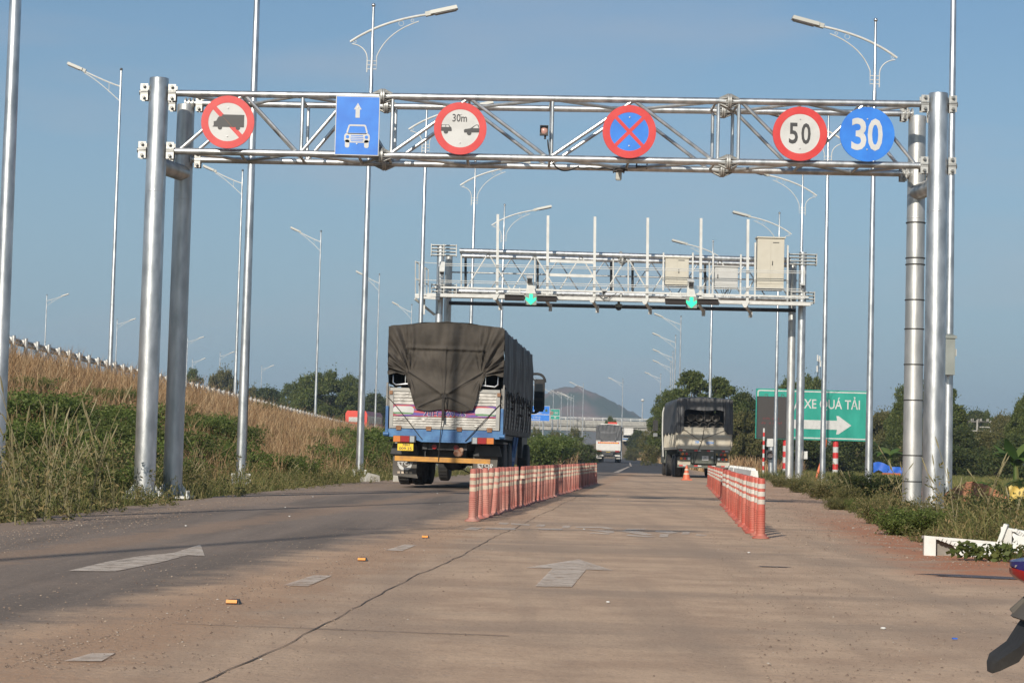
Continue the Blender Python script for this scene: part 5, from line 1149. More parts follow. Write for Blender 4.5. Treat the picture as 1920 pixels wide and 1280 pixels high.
for s in (-1, 1):
    mb = MB(); mb.box((s*1.14, 9.7, 2.2), (.03, 1.1, .7)); mb.part('side_window', 'glass', cb)
    mb = MB(); mb.path(bez([(s*1.08, 10.5, 2.93), (s*1.30, 10.55, 2.98), (s*1.42, 10.5, 2.92), (s*1.44, 10.45, 2.72)], 8), .035, 8); mb.path(bez([(s*1.08, 10.5, 1.88), (s*1.2, 10.5, 1.86), (s*1.34, 10.48, 1.92), (s*1.36, 10.46, 2.1)], 8), .03, 8); mb.path([(s*1.08, 10.5, 2.85), (s*1.24, 10.5, 2.70)], .02, 6)
    mm_ = mb.part('mirror_arm', 'black', t1); mb = MB(); mb.box((s*1.30, 10.46, 2.36), (.27, .12, .78)); mb.box((s*1.30, 10.46, 2.36), (.22, .16, .88)); h_ = mb.part('mirror_housing', 'black', mm_); mb = MB(); mb.box((s*1.29, 10.372, 2.48), (.2, .006, .38)); mb.box((s*1.29, 10.372, 2.10), (.2, .006, .22)); mb.part('mirror_glass', 'glass', h_)
# ---- sand-coloured truck with pipes, right lane
T2Y = 86.0; c = P(1319, 890, T2Y)
t2 = thing('open_back_truck', 'sand-coloured truck under a black canvas with round pipe ends showing at its open back', 'truck', (c.x, T2Y, -.0), -.012)
H2 = 1.20
def zb2(u):
    a = abs(u+.03)
    if a > .86: return 1.93 if a > 1.02 else 1.93+(1.02-a)/.16*.22
    return 2.98-.05*math.cos(u*3)-.10*(a/.86)**4
def back2(i_, j):
    C, Rr = 110, 50; u = -H2-.02+2*(H2+.02)*i_/C; zt = 3.42+.07*(1-abs(u)/H2); zb = zb2(u); z = zt+(zb-zt)*j/Rr
    y = -.06-.03*math.sin(u*21+.8*math.sin(z*4))*(.35+.65*sm(abs(u), .7, .95))-.02*math.sin(u*43+z*2)*sm(abs(u), .5, .9)-.05*sm(abs(u), .85, 1.0)*(1-sm(z, 2.7, 3.3))
    y -= .04*ridge(u, z, (0, 3.5), (-.01, 2.9), .04); y -= .03*ridge(abs(u), z, (1.05, 3.4), (.85, 2.9), .05)
    return (u, y, z)
vs, fs = strip_mesh(110, back2, 50); mb = MB(); mb.add(vs, fs); mb.part('tarpaulin', 'tarp2', t2, angle=75)
def roof2(i_, j):
    v_ = 8.2*j/60; f = i_/50; s_ = .04*math.sin(v_*4.1)+.02*math.sin(v_*9)
    L = [(-H2-.05, 1.95+.06*math.sin(v_*3)), (-H2-.03, 2.7), (-H2, 3.36), (-H2+.08, 3.43), (0, 3.49), (H2-.08, 3.43), (H2, 3.36), (H2+.03, 2.7), (H2+.04, 1.95)]
    p = f*8; k = min(7, int(p)); g = p-k; x = L[k][0]+(L[k+1][0]-L[k][0])*g; z = L[k][1]+(L[k+1][1]-L[k][1])*g
    if z < 3.35: x += (1 if x > 0 else -1)*(.03*math.sin(v_*8+z*2)+.02*math.sin(v_*15+z))
    return (x, v_-.06, z+s_*(1 if z > 3.2 else 0))
vs, fs = strip_mesh(50, roof2, 60); mb = MB(); mb.add(vs, fs); mb.part('canopy', 'tarp2', t2, angle=75)
mb = MB(); mb.box((0, .02, 1.72), (2.26, .05, .92)); 
for x in (-1.12, -.56, 0, .56, 1.12): mb.box((x, -.02, 1.72), (.05, .04, .94))
for z in (1.27, 1.78, 2.18): mb.box((0, -.02, z), (2.3, .035, .04))
tg = mb.part('tailgate', 't2panel', t2); 
text_mb('78R', .19, .12, -.014, -.008, (-.30, 0, 1.56), .02).part('lettering', 'bluepaint', tg); text_mb('00094', .32, .12, -.014, -.008, (.25, 0, 1.54), .02).part('lettering', 'bluepaint', tg)
mb = MB()
for s in (-1, 1):
    mb.box((s*1.16, 4.1, 1.70), (.05, 8.1, .95))
    for k in range(30): mb.box((s*1.20, .1+k*.27, 1.75), (.05, .07, .85))
mb.part('side_wall', 't2panel', t2); mb = MB(); mb.box((0, 7.9, 2.3), (2.3, .05, 2.2)); mb.box((0, 4, 1.25), (2.3, 8, .06)); mb.part('cargo_floor', 'dark', t2)
for r_i, (z, xs_) in enumerate(((2.62, (-.55, -.19, .17, .53)), (2.28, (-.73, -.37, -.01, .35, .71)))):
    for x in xs_:
        mb = MB(); mb.lathe([(.165, 6.5), (.165, .35), (.15, .34), (.15, .6), (0, .6)], 18, (x, 0, z), axis='Y'); mb.part('pipe', 'flap', t2)
mb = MB(); mb.box((0, .1, 1.17), (2.26, .2, .13)); mb.box((0, .1, .88), (.88, .2, .5)); mb.box((0, .3, .62), (2.2, .12, .12))
for s in (-1, 1): mb.box((s*.5, .1, .9), (.05, .24, .5)); mb.box((s*.42, 4.3, .95), (.1, 8.4, .25))
mb.box((0, 2.2, .55), (1.8, .2, .2)); mb.part('chassis', 't2green', t2)
mb = MB(); mb.box((0, .0, .50), (2.3, .08, .12)); mb.part('under_run_bar', 't2green', t2)
mb = MB()
for x in (-.9, -.25, .35, .92): mb.box((x-.09, -.045 if abs(x) > .5 else -.045, .53), (.16, .008, .05), 0); 
for x in (-.95, -.3, .25, .90): mb.box((x-.05, -.012, 1.19), (.14, .008, .05))
mb.parts_each('red_marking', 'red', t2); mb = MB()
for x in (-.9, -.25, .35, .92): mb.box((x+.07, -.045, .53), (.16, .008, .05))
for x in (-.95, -.3, .25, .90): mb.box((x+.09, -.012, 1.19), (.14, .008, .05))
mb.parts_each('white_marking', 'white', t2)
for s in (-1, 1):
    mb = MB(); mb.box((s*.82, .03, 1.04), (.44, .06, .15)); mb.box((s*.82, .03, .84), (.52, .06, .17)); tl = mb.part('tail_light', 't2green', t2)
    for x, z, m_ in ((.92, 1.04, 'amber'), (.75, 1.04, 'redlens'), (.98, .84, 'amber'), (.82, .84, 'redlens'), (.65, .84, 'clearlens')):
        MB().lathe([(0, -.05), (.055, -.045), (.065, 0)], 14, (s*x, 0, z), axis='Y').part('lens', m_, tl)
    mb = MB(); mb.box((s*.85, .12, .64), (.56, .03, .22)); mb.part('mudguard', 't2panel', t2)
mb = MB(); mb.box((.06, -.012, .87), (.28, .012, .19)); pl = mb.part('number_plate', 'white', t2); text_mb('78R', .12, .05, -.024, -.018, (.06, 0, .91), .01).part('lettering', 'ink', pl); text_mb('00094', .2, .055, -.024, -.018, (.06, 0, .84), .01).part('lettering', 'ink', pl)
MB().lathe([(0, -.02), (.05, -.018), (.055, 0)], 14, (.36, 0, .9), axis='Y').part('lens', 'clearlens', t2)
for y in (1.6, 2.9, 7.0, 9.6):
    for s in (-1, 1): wheel(t2, s*1.17, y, .50, .28, s)
    if y < 4:
        for s in (-1, 1): wheel(t2, s*.86, y, .50, .28, s)
mb = MB(); mb.box((0, 9.6, 1.75), (2.35, 2.2, 2.3), 0, None, (.97, .85)); cb = mb.part('cab', 't2green', t2); mb = MB(); mb.path([(-1.22, 8.3, .9), (-1.28, 8.3, 2.0), (-1.28, 8.3, 3.0), (-1.22, 8.25, 3.25)], .035, 8); mb.part('exhaust_stack', 'galv_white', t2)
for s in (-1, 1):
    mb = MB(); mb.path([(s*1.15, 10.3, 2.75), (s*1.5, 10.3, 2.75), (s*1.5, 10.3, 1.8), (s*1.15, 10.3, 1.8)], .025, 6); a_ = mb.part('mirror_arm', 'black', t2); mb = MB(); mb.box((s*1.5, 10.28, 2.4), (.24, .14, .52)); mb.part('mirror_housing', 'black', a_); mb = MB(); mb.box((s*1.5, 10.28, 1.95), (.2, .12, .16)); mb.part('mirror_housing', 'chrome', a_)
mb = MB(); mb.path(bez([(0, -.09, 2.9), (0, -.06, 2.3), (-.02, -.05, 1.75), (-.2, -.05, 1.35)], 10), .012, 5); mb.path([(-.9, -.06, 2.1), (-.15, -.05, 1.6), (.05, -.05, 1.75), (.9, -.06, 2.1)], .01, 5); mb.path([(-.2, -.05, 1.35), (-.45, -.06, .62)], .012, 5); mb.part('tie_rope', 'rope', t2)
# ---- white truck further ahead
T3Y = 197; c = P(1140, 866, T3Y); z3 = float(zroad(T3Y))
t3 = thing('white_tailgate_truck', 'far truck with white tailgate and grey canvas heading towards the overpass', 'truck', (c.x, T3Y, z3), -.07)
mb = MB()
def back3(i_, j): u = -1.25+2.5*i_/40; z = 3.75-.06*abs(u)+(2.15-3.75)*j/24; return (u, -.03-.05*ridge(abs(u), z, (1.2, 3.6), (.75, 2.2), .06)-.02*math.sin(u*16)*sm(z, 3.0, 3.6)-.06*(1 if abs(u) < .8 and z < 3.0 else 0), z)
vs, fs = strip_mesh(40, back3, 24); mb.add(vs, fs)
vs, fs = strip_mesh(8, lambda i_, j: ([-1.25, -1.27, -1.25, -.9, 0, .9, 1.25, 1.27, 1.25][i_], 8*j/10-.03, [2.1, 2.9, 3.6, 3.72, 3.78, 3.72, 3.6, 2.9, 2.1][i_]+.04*math.sin(j*2)), 10); mb.add(vs, fs); mb.part('tarpaulin', 'tarp2', t3, angle=60)
mb = MB(); mb.box((0, .0, 1.72), (2.44, .08, .96)); mb.box((0, -.06, 2.17), (2.46, .06, .05)); tg = mb.part('tailgate', 't3white', t3); mb = MB(); mb.box((0, -.055, 1.98), (2.1, .02, .13)); st_ = mb.part('stripe', 'red', tg); mb = MB()
for k in range(9): mb.box((-.9+.22*k, -.068, 1.98), (.10+.03*(k % 3), .008, .07))
mb.parts_each('stripe_patch', 'yellow', st_)
mb = MB()
for s in (-1, 1): mb.box((s*1.2, 4, 1.7), (.05, 8, .9))
mb.box((0, 4, 1.22), (2.4, 8, .1)); mb.part('side_wall', 't3white', t3); mb = MB(); mb.box((0, 4, .9), (1.0, 9, .3)); mb.box((0, .1, 1.1), (2.3, .1, .16)); mb.part('chassis', 'dark', t3)
for s in (-1, 1):
    mb = MB(); mb.box((s*.9, -.02, 1.15), (.42, .08, .12)); mb.part('tail_light', 'redlens', t3); mb = MB(); mb.box((s*.92, .6, .72), (.55, .03, .62)); mb.part('mud_flap', 't3white', t3)
    for y in (1.8, 3.1, 9.3): wheel(t3, s*1.15, y, .48, .5, s)
mb = MB(); mb.box((0, -.02, .98), (.42, .03, .2)); mb.part('number_plate', 'yellow', t3); mb = MB(); mb.box((0, .3, .72), (2.3, .08, .14)); mb.part('bumper_bar', 't3white', t3)
mb = MB(); mb.box((0, 9.4, 1.8), (2.3, 2, 2.4)); mb.box((-.1, 9.4, 3.9), (1.9, 1.2, .25), 0); cb = mb.part('cab', 't3white', t3); mb = MB(); mb.box((.2, 9.0, 4.10), (.95, .4, .2)); mb.part('wind_deflector', 'bus_red', cb)
# ---- small white lorry far under the overpass
c = P(1176, 823, 345)
t4 = thing('small_lorry', 'tiny blue and white lorry far off beneath the overpass', 'truck', (c.x, 345, 3.55)); t4.scale = (.72, .72, .72); mb = MB(); mb.box((-.1, 0, .95), (2.2, 1.8, 1.5), 0, None, (.92, .9)); cb = mb.part('cab', 't3white', t4); mb = MB(); mb.box((-.1, -.93, 1.35), (1.9, .05, .6)); mb.part('windscreen', 'glass', cb); mb = MB(); mb.box((.35, 2.4, 2.2), (2.2, 3.8, 2.4)); mb.part('box_body', 't3white', t4)
mb = MB(); mb.box((-.1, -.95, .7), (2.1, .06, .35)); mb.part('bumper', 'truckblue', t4)
for s in (-1, 1): wheel(t4, s*.95, .2, .4, .3, s); wheel(t4, s*.95, 3.4, .4, .3, s)
em = heap('embankment', t4.location.x+1.5, 351, 15, 13, 4.6, 'hill')
em['kind'] = 'structure'
# ---- red coach on the ramp
YB = 71*1053/(1090-678)*1.06; c = P(679, 800, YB); zb_ = float(rampZ(YB))
t5 = thing('red_coach', 'red coach with pale rear window driving on the ramp behind the guardrail', 'bus', (c.x-.6, YB, zb_-.35), -.1)
t5.scale = (.86, .86, .86)
wB = 52/FPX*YB; mb = MB()
mb.add([(x, y, z) for y in (0, 10.5) for x, z in [(-1.22, .35), (1.22, .35), (1.25, 1.2), (1.25, 2.9), (1.05, 3.25), (-1.05, 3.25), (-1.25, 2.9), (-1.25, 1.2)]], [tuple(range(8)), tuple(range(15, 7, -1))]+[((k+1) % 8, k, 8+k, 8+(k+1) % 8) for k in range(8)])
bd = mb.part('coach_body', 'bus_red', t5, angle=30); mb = MB(); mb.box((0, -.02, 2.25), (1.7, .05, .55)); mb.part('rear_window', 'greycab', bd); mb = MB(); mb.box((1.262, 5, 2.3), (.03, 9.6, .85)); mb.part('side_window', 'glass', bd); mb = MB(); mb.box((1.268, 5, 1.2), (.03, 9.8, 1.0)); mb.part('side_panel', 'silver', bd)
for s in (-1, 1):
    mb = MB(); mb.box((s*1.0, -.03, 1.3), (.22, .06, .5)); mb.part('tail_light', 'redlens', t5)
    for y in (2.2, 8.0): wheel(t5, s*1.2, y, .48, .3, s)
# ---- motorbike standing at the right, only its tail in the frame
BY = 4.3; ax = P(1856, 1245, BY).x
bk = thing('motorbike', 'parked motorbike cut by the right photo edge, tail cowl and long rear mudguard showing', 'motorbike', (ax, BY, .006))
def wheel2(x, r=.29):
    mb = MB()
    K = 32; vs = []
    for k in range(K):
        a = 2*math.pi*k/K
        for j in range(8):
            b_ = 2*math.pi*j/8; q = r-.045+.045*math.cos(b_); vs.append((x+q*math.cos(a), .045*math.sin(b_), r+q*math.sin(a)))
    mb.add(vs, [(k*8+j, k*8+(j+1) % 8, ((k+1) % K)*8+(j+1) % 8, ((k+1) % K)*8+j) for k in range(K) for j in range(8)]); w = mb.part('tyre', 'black', bk); mb = MB(); mb.lathe([(r-.085, -.02), (r-.075, -.02), (r-.075, .02), (r-.085, .02)], 28, (x, 0, r), axis='Y'); mb.tube((x, -.07, r), (x, .07, r), .05, n=12)
    for k in range(6): a = k*math.pi/3; mb.tube((x+.04*math.cos(a), 0, r+.04*math.sin(a)), (x+(r-.08)*math.cos(a), 0, r+(r-.08)*math.sin(a)), .012, n=6)
    mb.part('rim', 'silver', w)
wheel2(.385); wheel2(1.62)
def strip_prism(name, pts, w0, m, par=bk):
    """curved blade: pts = (x, z, half width, thickness)"""
    mb = MB(); vs = []
    for x, z, hw, th in pts: vs += [(x, -hw, z), (x, hw, z), (x, hw*.8, z-th), (x, -hw*.8, z-th)]
    n = len(pts); fs = [(3, 2, 1, 0), (4*n-4, 4*n-3, 4*n-2, 4*n-1)]
    for k in range(n-1):
        for j in range(4): fs.append((4*k+j, 4*k+(j+1) % 4, 4*k+4+(j+1) % 4, 4*k+4+j))
    mb.add(vs, fs); return mb.part(name, m, par, angle=50)
strip_prism('mudguard', [(.0, .372, .03, .02), (.012, .388, .055, .028), (.05, .415, .06, .035), (.075, .455, .06, .04), (.11, .50, .06, .04), (.17, .55, .065, .045), (.26, .60, .065, .05), (.40, .63, .06, .05)], .05, 'black')
mb = MB(); mb.beam((.062, -.062, .478), (.135, -.06, .545), .006, .016); mb.beam((.062, .062, .478), (.135, .06, .545), .006, .016); mb.add([(.060, -.068, .470), (.060, .068, .470), (.112, .068, .530), (.112, -.068, .530), (.066, -.068, .466), (.066, .068, .466), (.118, .068, .526), (.118, -.068, .526)], [(0, 1, 2, 3), (7, 6, 5, 4), (0, 3, 7, 4), (1, 5, 6, 2), (3, 2, 6, 7), (0, 4, 5, 1)]); mb.part('plate_holder', 'flap', bk)
strip_prism('tail_cowl', [(.043, .592, .012, .01), (.055, .594, .04, .02), (.10, .600, .07, .05), (.20, .625, .09, .085), (.34, .66, .10, .12), (.55, .67, .10, .16)], .05, 'darkblue')
strip_prism('tail_stripe', [(.047, .585, .022, .006), (.08, .588, .0655, .012), (.10, .584, .0765, .02), (.20, .585, .1005, .035), (.34, .6, .1125, .05), (.5, .60, .111, .06)], .05, 'silver')
strip_prism('tail_light', [(.044, .578, .02, .012), (.06, .574, .05, .02), (.10, .562, .071, .025), (.20, .55, .085, .03), (.30, .555, .09, .03)], .05, 'redlens')
strip_prism('seat', [(.2, .70, .09, .06), (.4, .73, .12, .07), (.7, .70, .13, .08), (1.0, .68, .1, .08)], .05, 'black')
mb = MB(); mb.box((1.0, 0, .38), (.45, .22, .3)); mb.box((.9, 0, .58), (.8, .16, .2)); mb.beam((.385, .10, .29), (.85, .10, .33), .05, .06); mb.beam((.45, .1, .33), (.6, .1, .62), .04, .04); mb.tube((.3, -.12, .26), (.95, -.1, .3), .045, n=10); mb.part('engine', 'dark', bk)
mb = MB(); mb.beam((1.35, 0, .85), (1.62, 0, .29), .07, .05); mb.tube((1.36, -.33, .98), (1.36, .33, .98), .016, n=8); mb.box((1.40, 0, .82), (.2, .22, .3), 0, Matrix.Rotation(-.4, 3, 'Y')); mb.part('front_fork', 'darkblue', bk)
# ------------------------------------------------------------ field clutter on the right
c = P(1664, 866, 120); t = thing('tarpaulin_shelter', 'bright blue tarpaulin shelter in the field beyond the lamp masts', 'shelter', (c.x, 120, -.35)); t.scale = (.85, .85, .8); mb = MB()
def tarpf(i_, j): u = i_/16; v_ = j/8; return (-1.0+2.4*u, 1.3*v_, 1.55-.55*u*u+.10*math.sin(u*9)-.5*v_)
vs, fs = strip_mesh(16, tarpf, 8); mb.add(vs, fs); vs, fs = strip_mesh(16, lambda i_, j: (-1.0+2.4*i_/16+.05*j/8*math.sin(i_), -.03*math.sin(i_*1.3+j*.5), .42*(8-j)/8*0+((1.55-.55*(i_/16)**2+.10*math.sin(i_/16*9))*(1-j/8)+.55*(j/8))), 8); mb.add(vs, fs); mb.part('sheet', 'tent', t, angle=60); mb = MB()
for x in (-.95, .3, 1.35): mb.tube((x, .05, 0), (x, .05, 1.4-.3*max(0, x)), .025, n=6)
mb.part('pole', 'bark', t)
c = P(1671, 880, 112); t = thing('orange_board', 'low orange board with pale lettering in front of the blue shelter', 'board', (c.x, 112, -.35)); mb = MB(); mb.box((0, 0, .42), (1.05, .05, .5)); b2 = mb.part('board', 'orange', t); mb = MB()
for k in range(7): mb.box((-.4+.13*k, -.03, .52), (.07, .008, .12)); mb.box((-.38+.12*k, -.03, .34), (.08, .008, .07))
mb.part('pale_marks', 'bol_white', b2); mb = MB(); mb.box((-.45, .04, .2), (.05, .05, .5)); mb.box((.45, .04, .2), (.05, .05, .5)); mb.part('post', 'bark', t)
c = P(1640, 873, 116); mb = MB(); vs, fs = strip_mesh(8, lambda i_, j: (-.6+1.2*i_/8, -.5+j/8, .45+.32*math.exp(-((i_-5)/2.2)**2)*(1-j/9)-.15*j/8), 8); mb.add(vs, fs)
for x in (-.5, .5): mb.tube((x, 0, 0), (x, 0, .45), .03, n=6)
mb.solo('white_sheet', 'plastic_white', 'small pale sheet canopy left of the blue shelter', 'sheet', loc=(c.x, 116, -.3), world=False)
c = P(1917, 930, 30); t = thing('yellow_sheet', 'crumpled yellow sheet over a low stack at the right photo edge', 'sheet', (c.x+.05, 30, .08)); mb = MB(); vs, fs = strip_mesh(18, lambda i_, j: (-.40+.85*i_/18, -.1+.30*j/6, .60+.03*math.sin(i_*.8+j)+.02*math.sin(i_*2.1)-.02*j), 6); mb.add(vs, fs); vs, fs = strip_mesh(18, lambda i_, j: (-.40+.85*i_/18, -.1-.05*math.sin(i_*1.1+j)-.02*j, .60+.03*math.sin(i_*.8)+.02*math.sin(i_*2.1)-.07*j), 6); mb.add(vs, fs); mb.part('sheet', 'yellowtarp', t, angle=60); mb = MB(); mb.box((.02, .08, .2), (.7, .22, .5)); mb.part('stack', 't2panel', t); t.scale = (.7, .7, .72)
for k, (x, yb, yt) in enumerate(((1813, 820, 787), (1832, 818, 787), (1858, 822, 788))):
    Y = 190; c = P(x, yb, Y); tp = P(x, yt, Y); t = thing('utility_pole', f'{["leftmost brownish", "middle pale", "rightmost pale"][k]} of the three utility poles with crossarms among the right trees', 'utility pole', (c.x, Y, 0), 0, 'utility poles among the right trees')
    MB().lathe([(.14, 0), (.09, tp.z)], 8).part('pole', 'bark' if k == 0 else 'concrete', t); mb = MB()
    for z in ((0, -.5) if k == 2 else ((0, -.9) if k == 1 else (0,))): mb.box((0, 0, tp.z-.15+z), (2.3, .1, .1))
    for x_ in (-1.05, -.4, .4, 1.05): mb.tube((x_, 0, tp.z-.1), (x_, 0, tp.z+.14), .05, n=6)
    mb.part('crossarm', 'concrete', t)
c = P(1535, 700, 420); tp = P(1536, 673, 420); t = thing('telecom_tower', 'slim grey telecom mast with white antennas above the trees behind the green board', 'tower', (c.x, 420, 0)); mb = MB()
for a in range(3): mb.tube((.8*math.cos(a*2.09), .8*math.sin(a*2.09), 0), (.25*math.cos(a*2.09), .25*math.sin(a*2.09), tp.z), .07, n=5)
for k in range(24): z = tp.z*k/24; mb.box((0, 0, z), (.9-.6*k/24, .06, .06))
mb.part('lattice_mast', 'dark', t); mb = MB()
for x, z in ((-.35, .4), (.1, .2), (-.4, -1.9), (.3, -.8)): mb.box((x, -.3, tp.z-.2+z), (.3, .2, 1.3))
mb.part('antenna', 'galv_white', t)
# crumbs: pebbles of litter on the road
lt = np.random.default_rng(3)
for k in range(14):
    y = 7+lt.random()*34; x = float(edgeL(y)+.5+(edgeR(y)-edgeL(y)-.6)*lt.random()); r = .006+.006*lt.random(); mb = MB(); mb.ball((0, 0, r*.5), r, 8, 0, (1.3, 1, .6))
    if k == 0: x, y = 1.83, 9.6
    mb.solo('pale_pebble', 'plastic_white', 'small pale pebble lying loose on the road surface', 'pebble', 'pale pebbles on the road', loc=(x, y, .006), world=False)
mb = MB(); mb.box((0, 0, .006), (.022, .014, .006), 0, Matrix.Rotation(.2, 3, 'Z')); g = G(1790, 1201); mb.solo('blue_scrap', 'tent', 'scrap of blue plastic on the dusty ground at the lower right', 'litter', loc=(g.x, g.y, .006), world=False)
# ------------------------------------------------------------ vegetation
def leaf_quads(c, size, asp=.55, r=rng, flat=0.0):
    """diamond leaves at centres c (N,3)"""
    n = len(c); a = r.normal(size=(n, 3)); a[:, 2] *= (1-flat); a /= np.linalg.norm(a, axis=1)[:, None]
    b = r.normal(size=(n, 3)); b -= (b*a).sum(1)[:, None]*a; b /= np.linalg.norm(b, axis=1)[:, None]
    s = (size*(.6+.8*r.random(n)))[:, None]; a = a*s*.5; b = b*s*.5*asp
    v = np.stack([c-a, c+b, c+a, c-b], 1).reshape(-1, 3); f = np.arange(4*n).reshape(n, 4); return v, f
def blob_points(blobs, per, r):
    out = []
    for (cx, cy, cz, rx, rz_) in blobs:
        n = max(8, int(per*rx*rz_)); d = r.normal(size=(n, 3)); d /= np.linalg.norm(d, axis=1)[:, None]; q = (.35+.65*r.random(n)**.45)*(1+.12*r.normal(size=n)); out.append(np.stack([cx+d[:, 0]*rx*q, cy+d[:, 1]*rx*q, cz+d[:, 2]*rz_*q], 1))
    return np.concatenate(out)
def tree_meshes(seed, Wd, Hh, trunk, leaf=.24, per=420, nb=26, cone=0.0, mat_='leaf_mid'):
    """returns (trunk mesh, crown mesh): limbs reach the clumps of a ragged crown"""
    r = np.random.default_rng(seed); mb = MB(); blobs = []
    cz0 = trunk
    for k in range(int(nb*1.7)):
        h = r.random()**.85; z = cz0+(Hh-cz0)*(.06+.90*h); env = math.sin(math.pi*min(1, .16+.80*h))**.7*(1-cone*h)
        a = r.random()*6.283; d = env*Wd*.5*(.12+.85*r.random()**.7); rad = Wd*(.075+.075*r.random())*(1-.25*h)
        blobs.append((d*math.cos(a), d*math.sin(a), z, rad, rad*(.55+.35*r.random())))
    tr = .035*Hh**.9*.5+.05; mb.path([(0, 0, -.3), (.05, 0, trunk*.6), (-.05, .05, trunk*1.1), (.05, 0, Hh*.62), (0, 0, Hh*.85)], [tr*1.25, tr, tr*.85, tr*.5, tr*.15], 8)
    for k, b in enumerate(blobs[:14]):
        z0 = trunk*(.7+.25*(k % 3))+.25*(b[2]-trunk); mb.path(bez([(0, 0, min(z0, Hh*.6)), (b[0]*.4, b[1]*.4, (z0+b[2])/2), (b[0], b[1], b[2])], 5), [tr*.45, tr*.4, tr*.32, tr*.25, tr*.16, tr*.07], 5)
    pts = blob_points(blobs, per, r); k_ = r.random(len(pts)) < .14; pts[k_] += r.normal(size=(k_.sum(), 3))*Wd*.045; v, f = leaf_quads(pts, leaf*(.55+.8*r.random(len(pts))), .6, r)
    return mb.mesh('trunk', 'bark'), arr_mesh('crown', v, f, [mat_])
def put(name, label, cat, meshes, loc, scale=(1, 1, 1), rz=0, group=None):
    o = bpy.data.objects.new(name, None); COL.objects.link(o); o.location = loc; o.scale = scale; o.rotation_euler = (0, 0, rz); setp(o, label, cat, group)
    for nm, me in meshes:
        c_ = bpy.data.objects.new(nm, me); COL.objects.link(c_); c_.parent = o
    return o
TV = {}
def tv(key, *a, **k): TV[key] = list(zip(('trunk', 'crown'), tree_meshes(*a, **k)))
tv('round', 1, 9, 10, 2.2, leaf=.25, per=900, nb=48, mat_='leaf_mid'); tv('dark', 2, 8, 8, 1.2, leaf=.25, per=900, nb=46, mat_='leaf_dark'); tv('tall', 3, 7, 12, 1.8, leaf=.25, per=1000, nb=54, cone=.25, mat_='leaf_mid')
tv('olive', 4, 9, 7.5, .9, leaf=.25, per=820, nb=46, mat_='leaf_olive'); tv('low', 5, 7, 4.6, .3, leaf=.21, per=640, nb=42, mat_='leaf_dark'); tv('thin', 6, 6, 9, 2.6, leaf=.22, per=700, nb=28, mat_='leaf_mid'); tv('bushy', 7, 6, 4.2, .25, leaf=.15, per=700, nb=32, mat_='leaf_olive')
NATURAL = {'round': (9, 10), 'dark': (8, 8), 'tall': (7, 12), 'olive': (9, 7.5), 'low': (7, 4.6), 'thin': (6, 9), 'bushy': (6, 4.2)}
def tree_px(key, x, ytop, wpx, Y, label, name='tree', zb=None, group=None, rz=None):
    top = P(x, ytop, Y); z0 = float(terr(top.x, Y)) if zb is None else zb; w = wpx/FPX*Y; h = top.z-z0; nw, nh = NATURAL[key]
    return put(name, label, name.replace('_', ' '), TV[key], (top.x, Y, z0-.1), (w/nw, w/nw, h/nh), random.uniform(0, 6.28) if rz is None else rz, group)
GR, GL_ = 'trees along the right of the road', 'trees beyond the ramp on the left'
for a in [('tall', 1298, 690, 118, 150, 'tall leafy tree directly behind the sand-coloured truck\'s left half'), ('tall', 1350, 702, 112, 152, 'second tall leafy tree behind the sand-coloured truck, right of its middle'), ('round', 1260, 726, 90, 165, 'rounded tree left of the sand-coloured truck, behind the bunched lamps'),
          ('dark', 1396, 736, 92, 160, 'dark tree between the sand-coloured truck and the green board'), ('olive', 1386, 770, 95, 128, 'olive thicket tree right behind the sand-coloured truck\'s right corner'),
          ('round', 1480, 706, 76, 190, 'tree whose top shows above the green board, left of the far gantry leg'), ('round', 1520, 701, 78, 195, 'tree whose top shows above the green board, right of the far gantry leg'),
          ('round', 1714, 714, 104, 140, 'tall tree rising behind the near gantry\'s right legs'), ('tall', 1778, 720, 96, 142, 'tall dark tree just right of the near gantry\'s right legs'), ('thin', 1693, 738, 60, 136, 'ragged slim tree just left of the near gantry\'s right legs'),
          ('olive', 1655, 770, 96, 150, 'broad olive tree right of the green board'), ('dark', 1610, 782, 110, 160, 'dark tree half hidden by the green board\'s right end'), ('dark', 1828, 770, 66, 230, 'round dark tree behind the utility poles, left one'), ('round', 1848, 768, 50, 235, 'round dark tree behind the utility poles, right one'),
          ('olive', 1882, 776, 80, 170, 'dull green tree between the utility poles and the right photo edge'), ('round', 1925, 738, 74, 120, 'tree cut by the right photo edge with a loose high branch'), ('dark', 1800, 800, 90, 125, 'dark low tree right of the near gantry\'s legs under the tall one'), ('olive', 1745, 796, 120, 130, 'olive low tree behind the near gantry\'s right legs'), ('olive', 1850, 806, 110, 130, 'olive low tree beneath the utility poles'),
          ('low', 1500, 815, 160, 135, 'low dark thicket beneath the green board, left part'), ('low', 1590, 822, 150, 138, 'low dark thicket beneath the green board, right part'), ('low', 1425, 800, 110, 130, 'low dark thicket left of the display board'), ('low', 1900, 818, 130, 105, 'low dark thicket at the right photo edge behind the palm'), ('low', 1680, 826, 150, 136, 'low dark thicket behind the blue shelter'), ('low', 1780, 832, 130, 115, 'low dark thicket behind the palm\'s left side')]:
    tree_px(*a, group=GR)
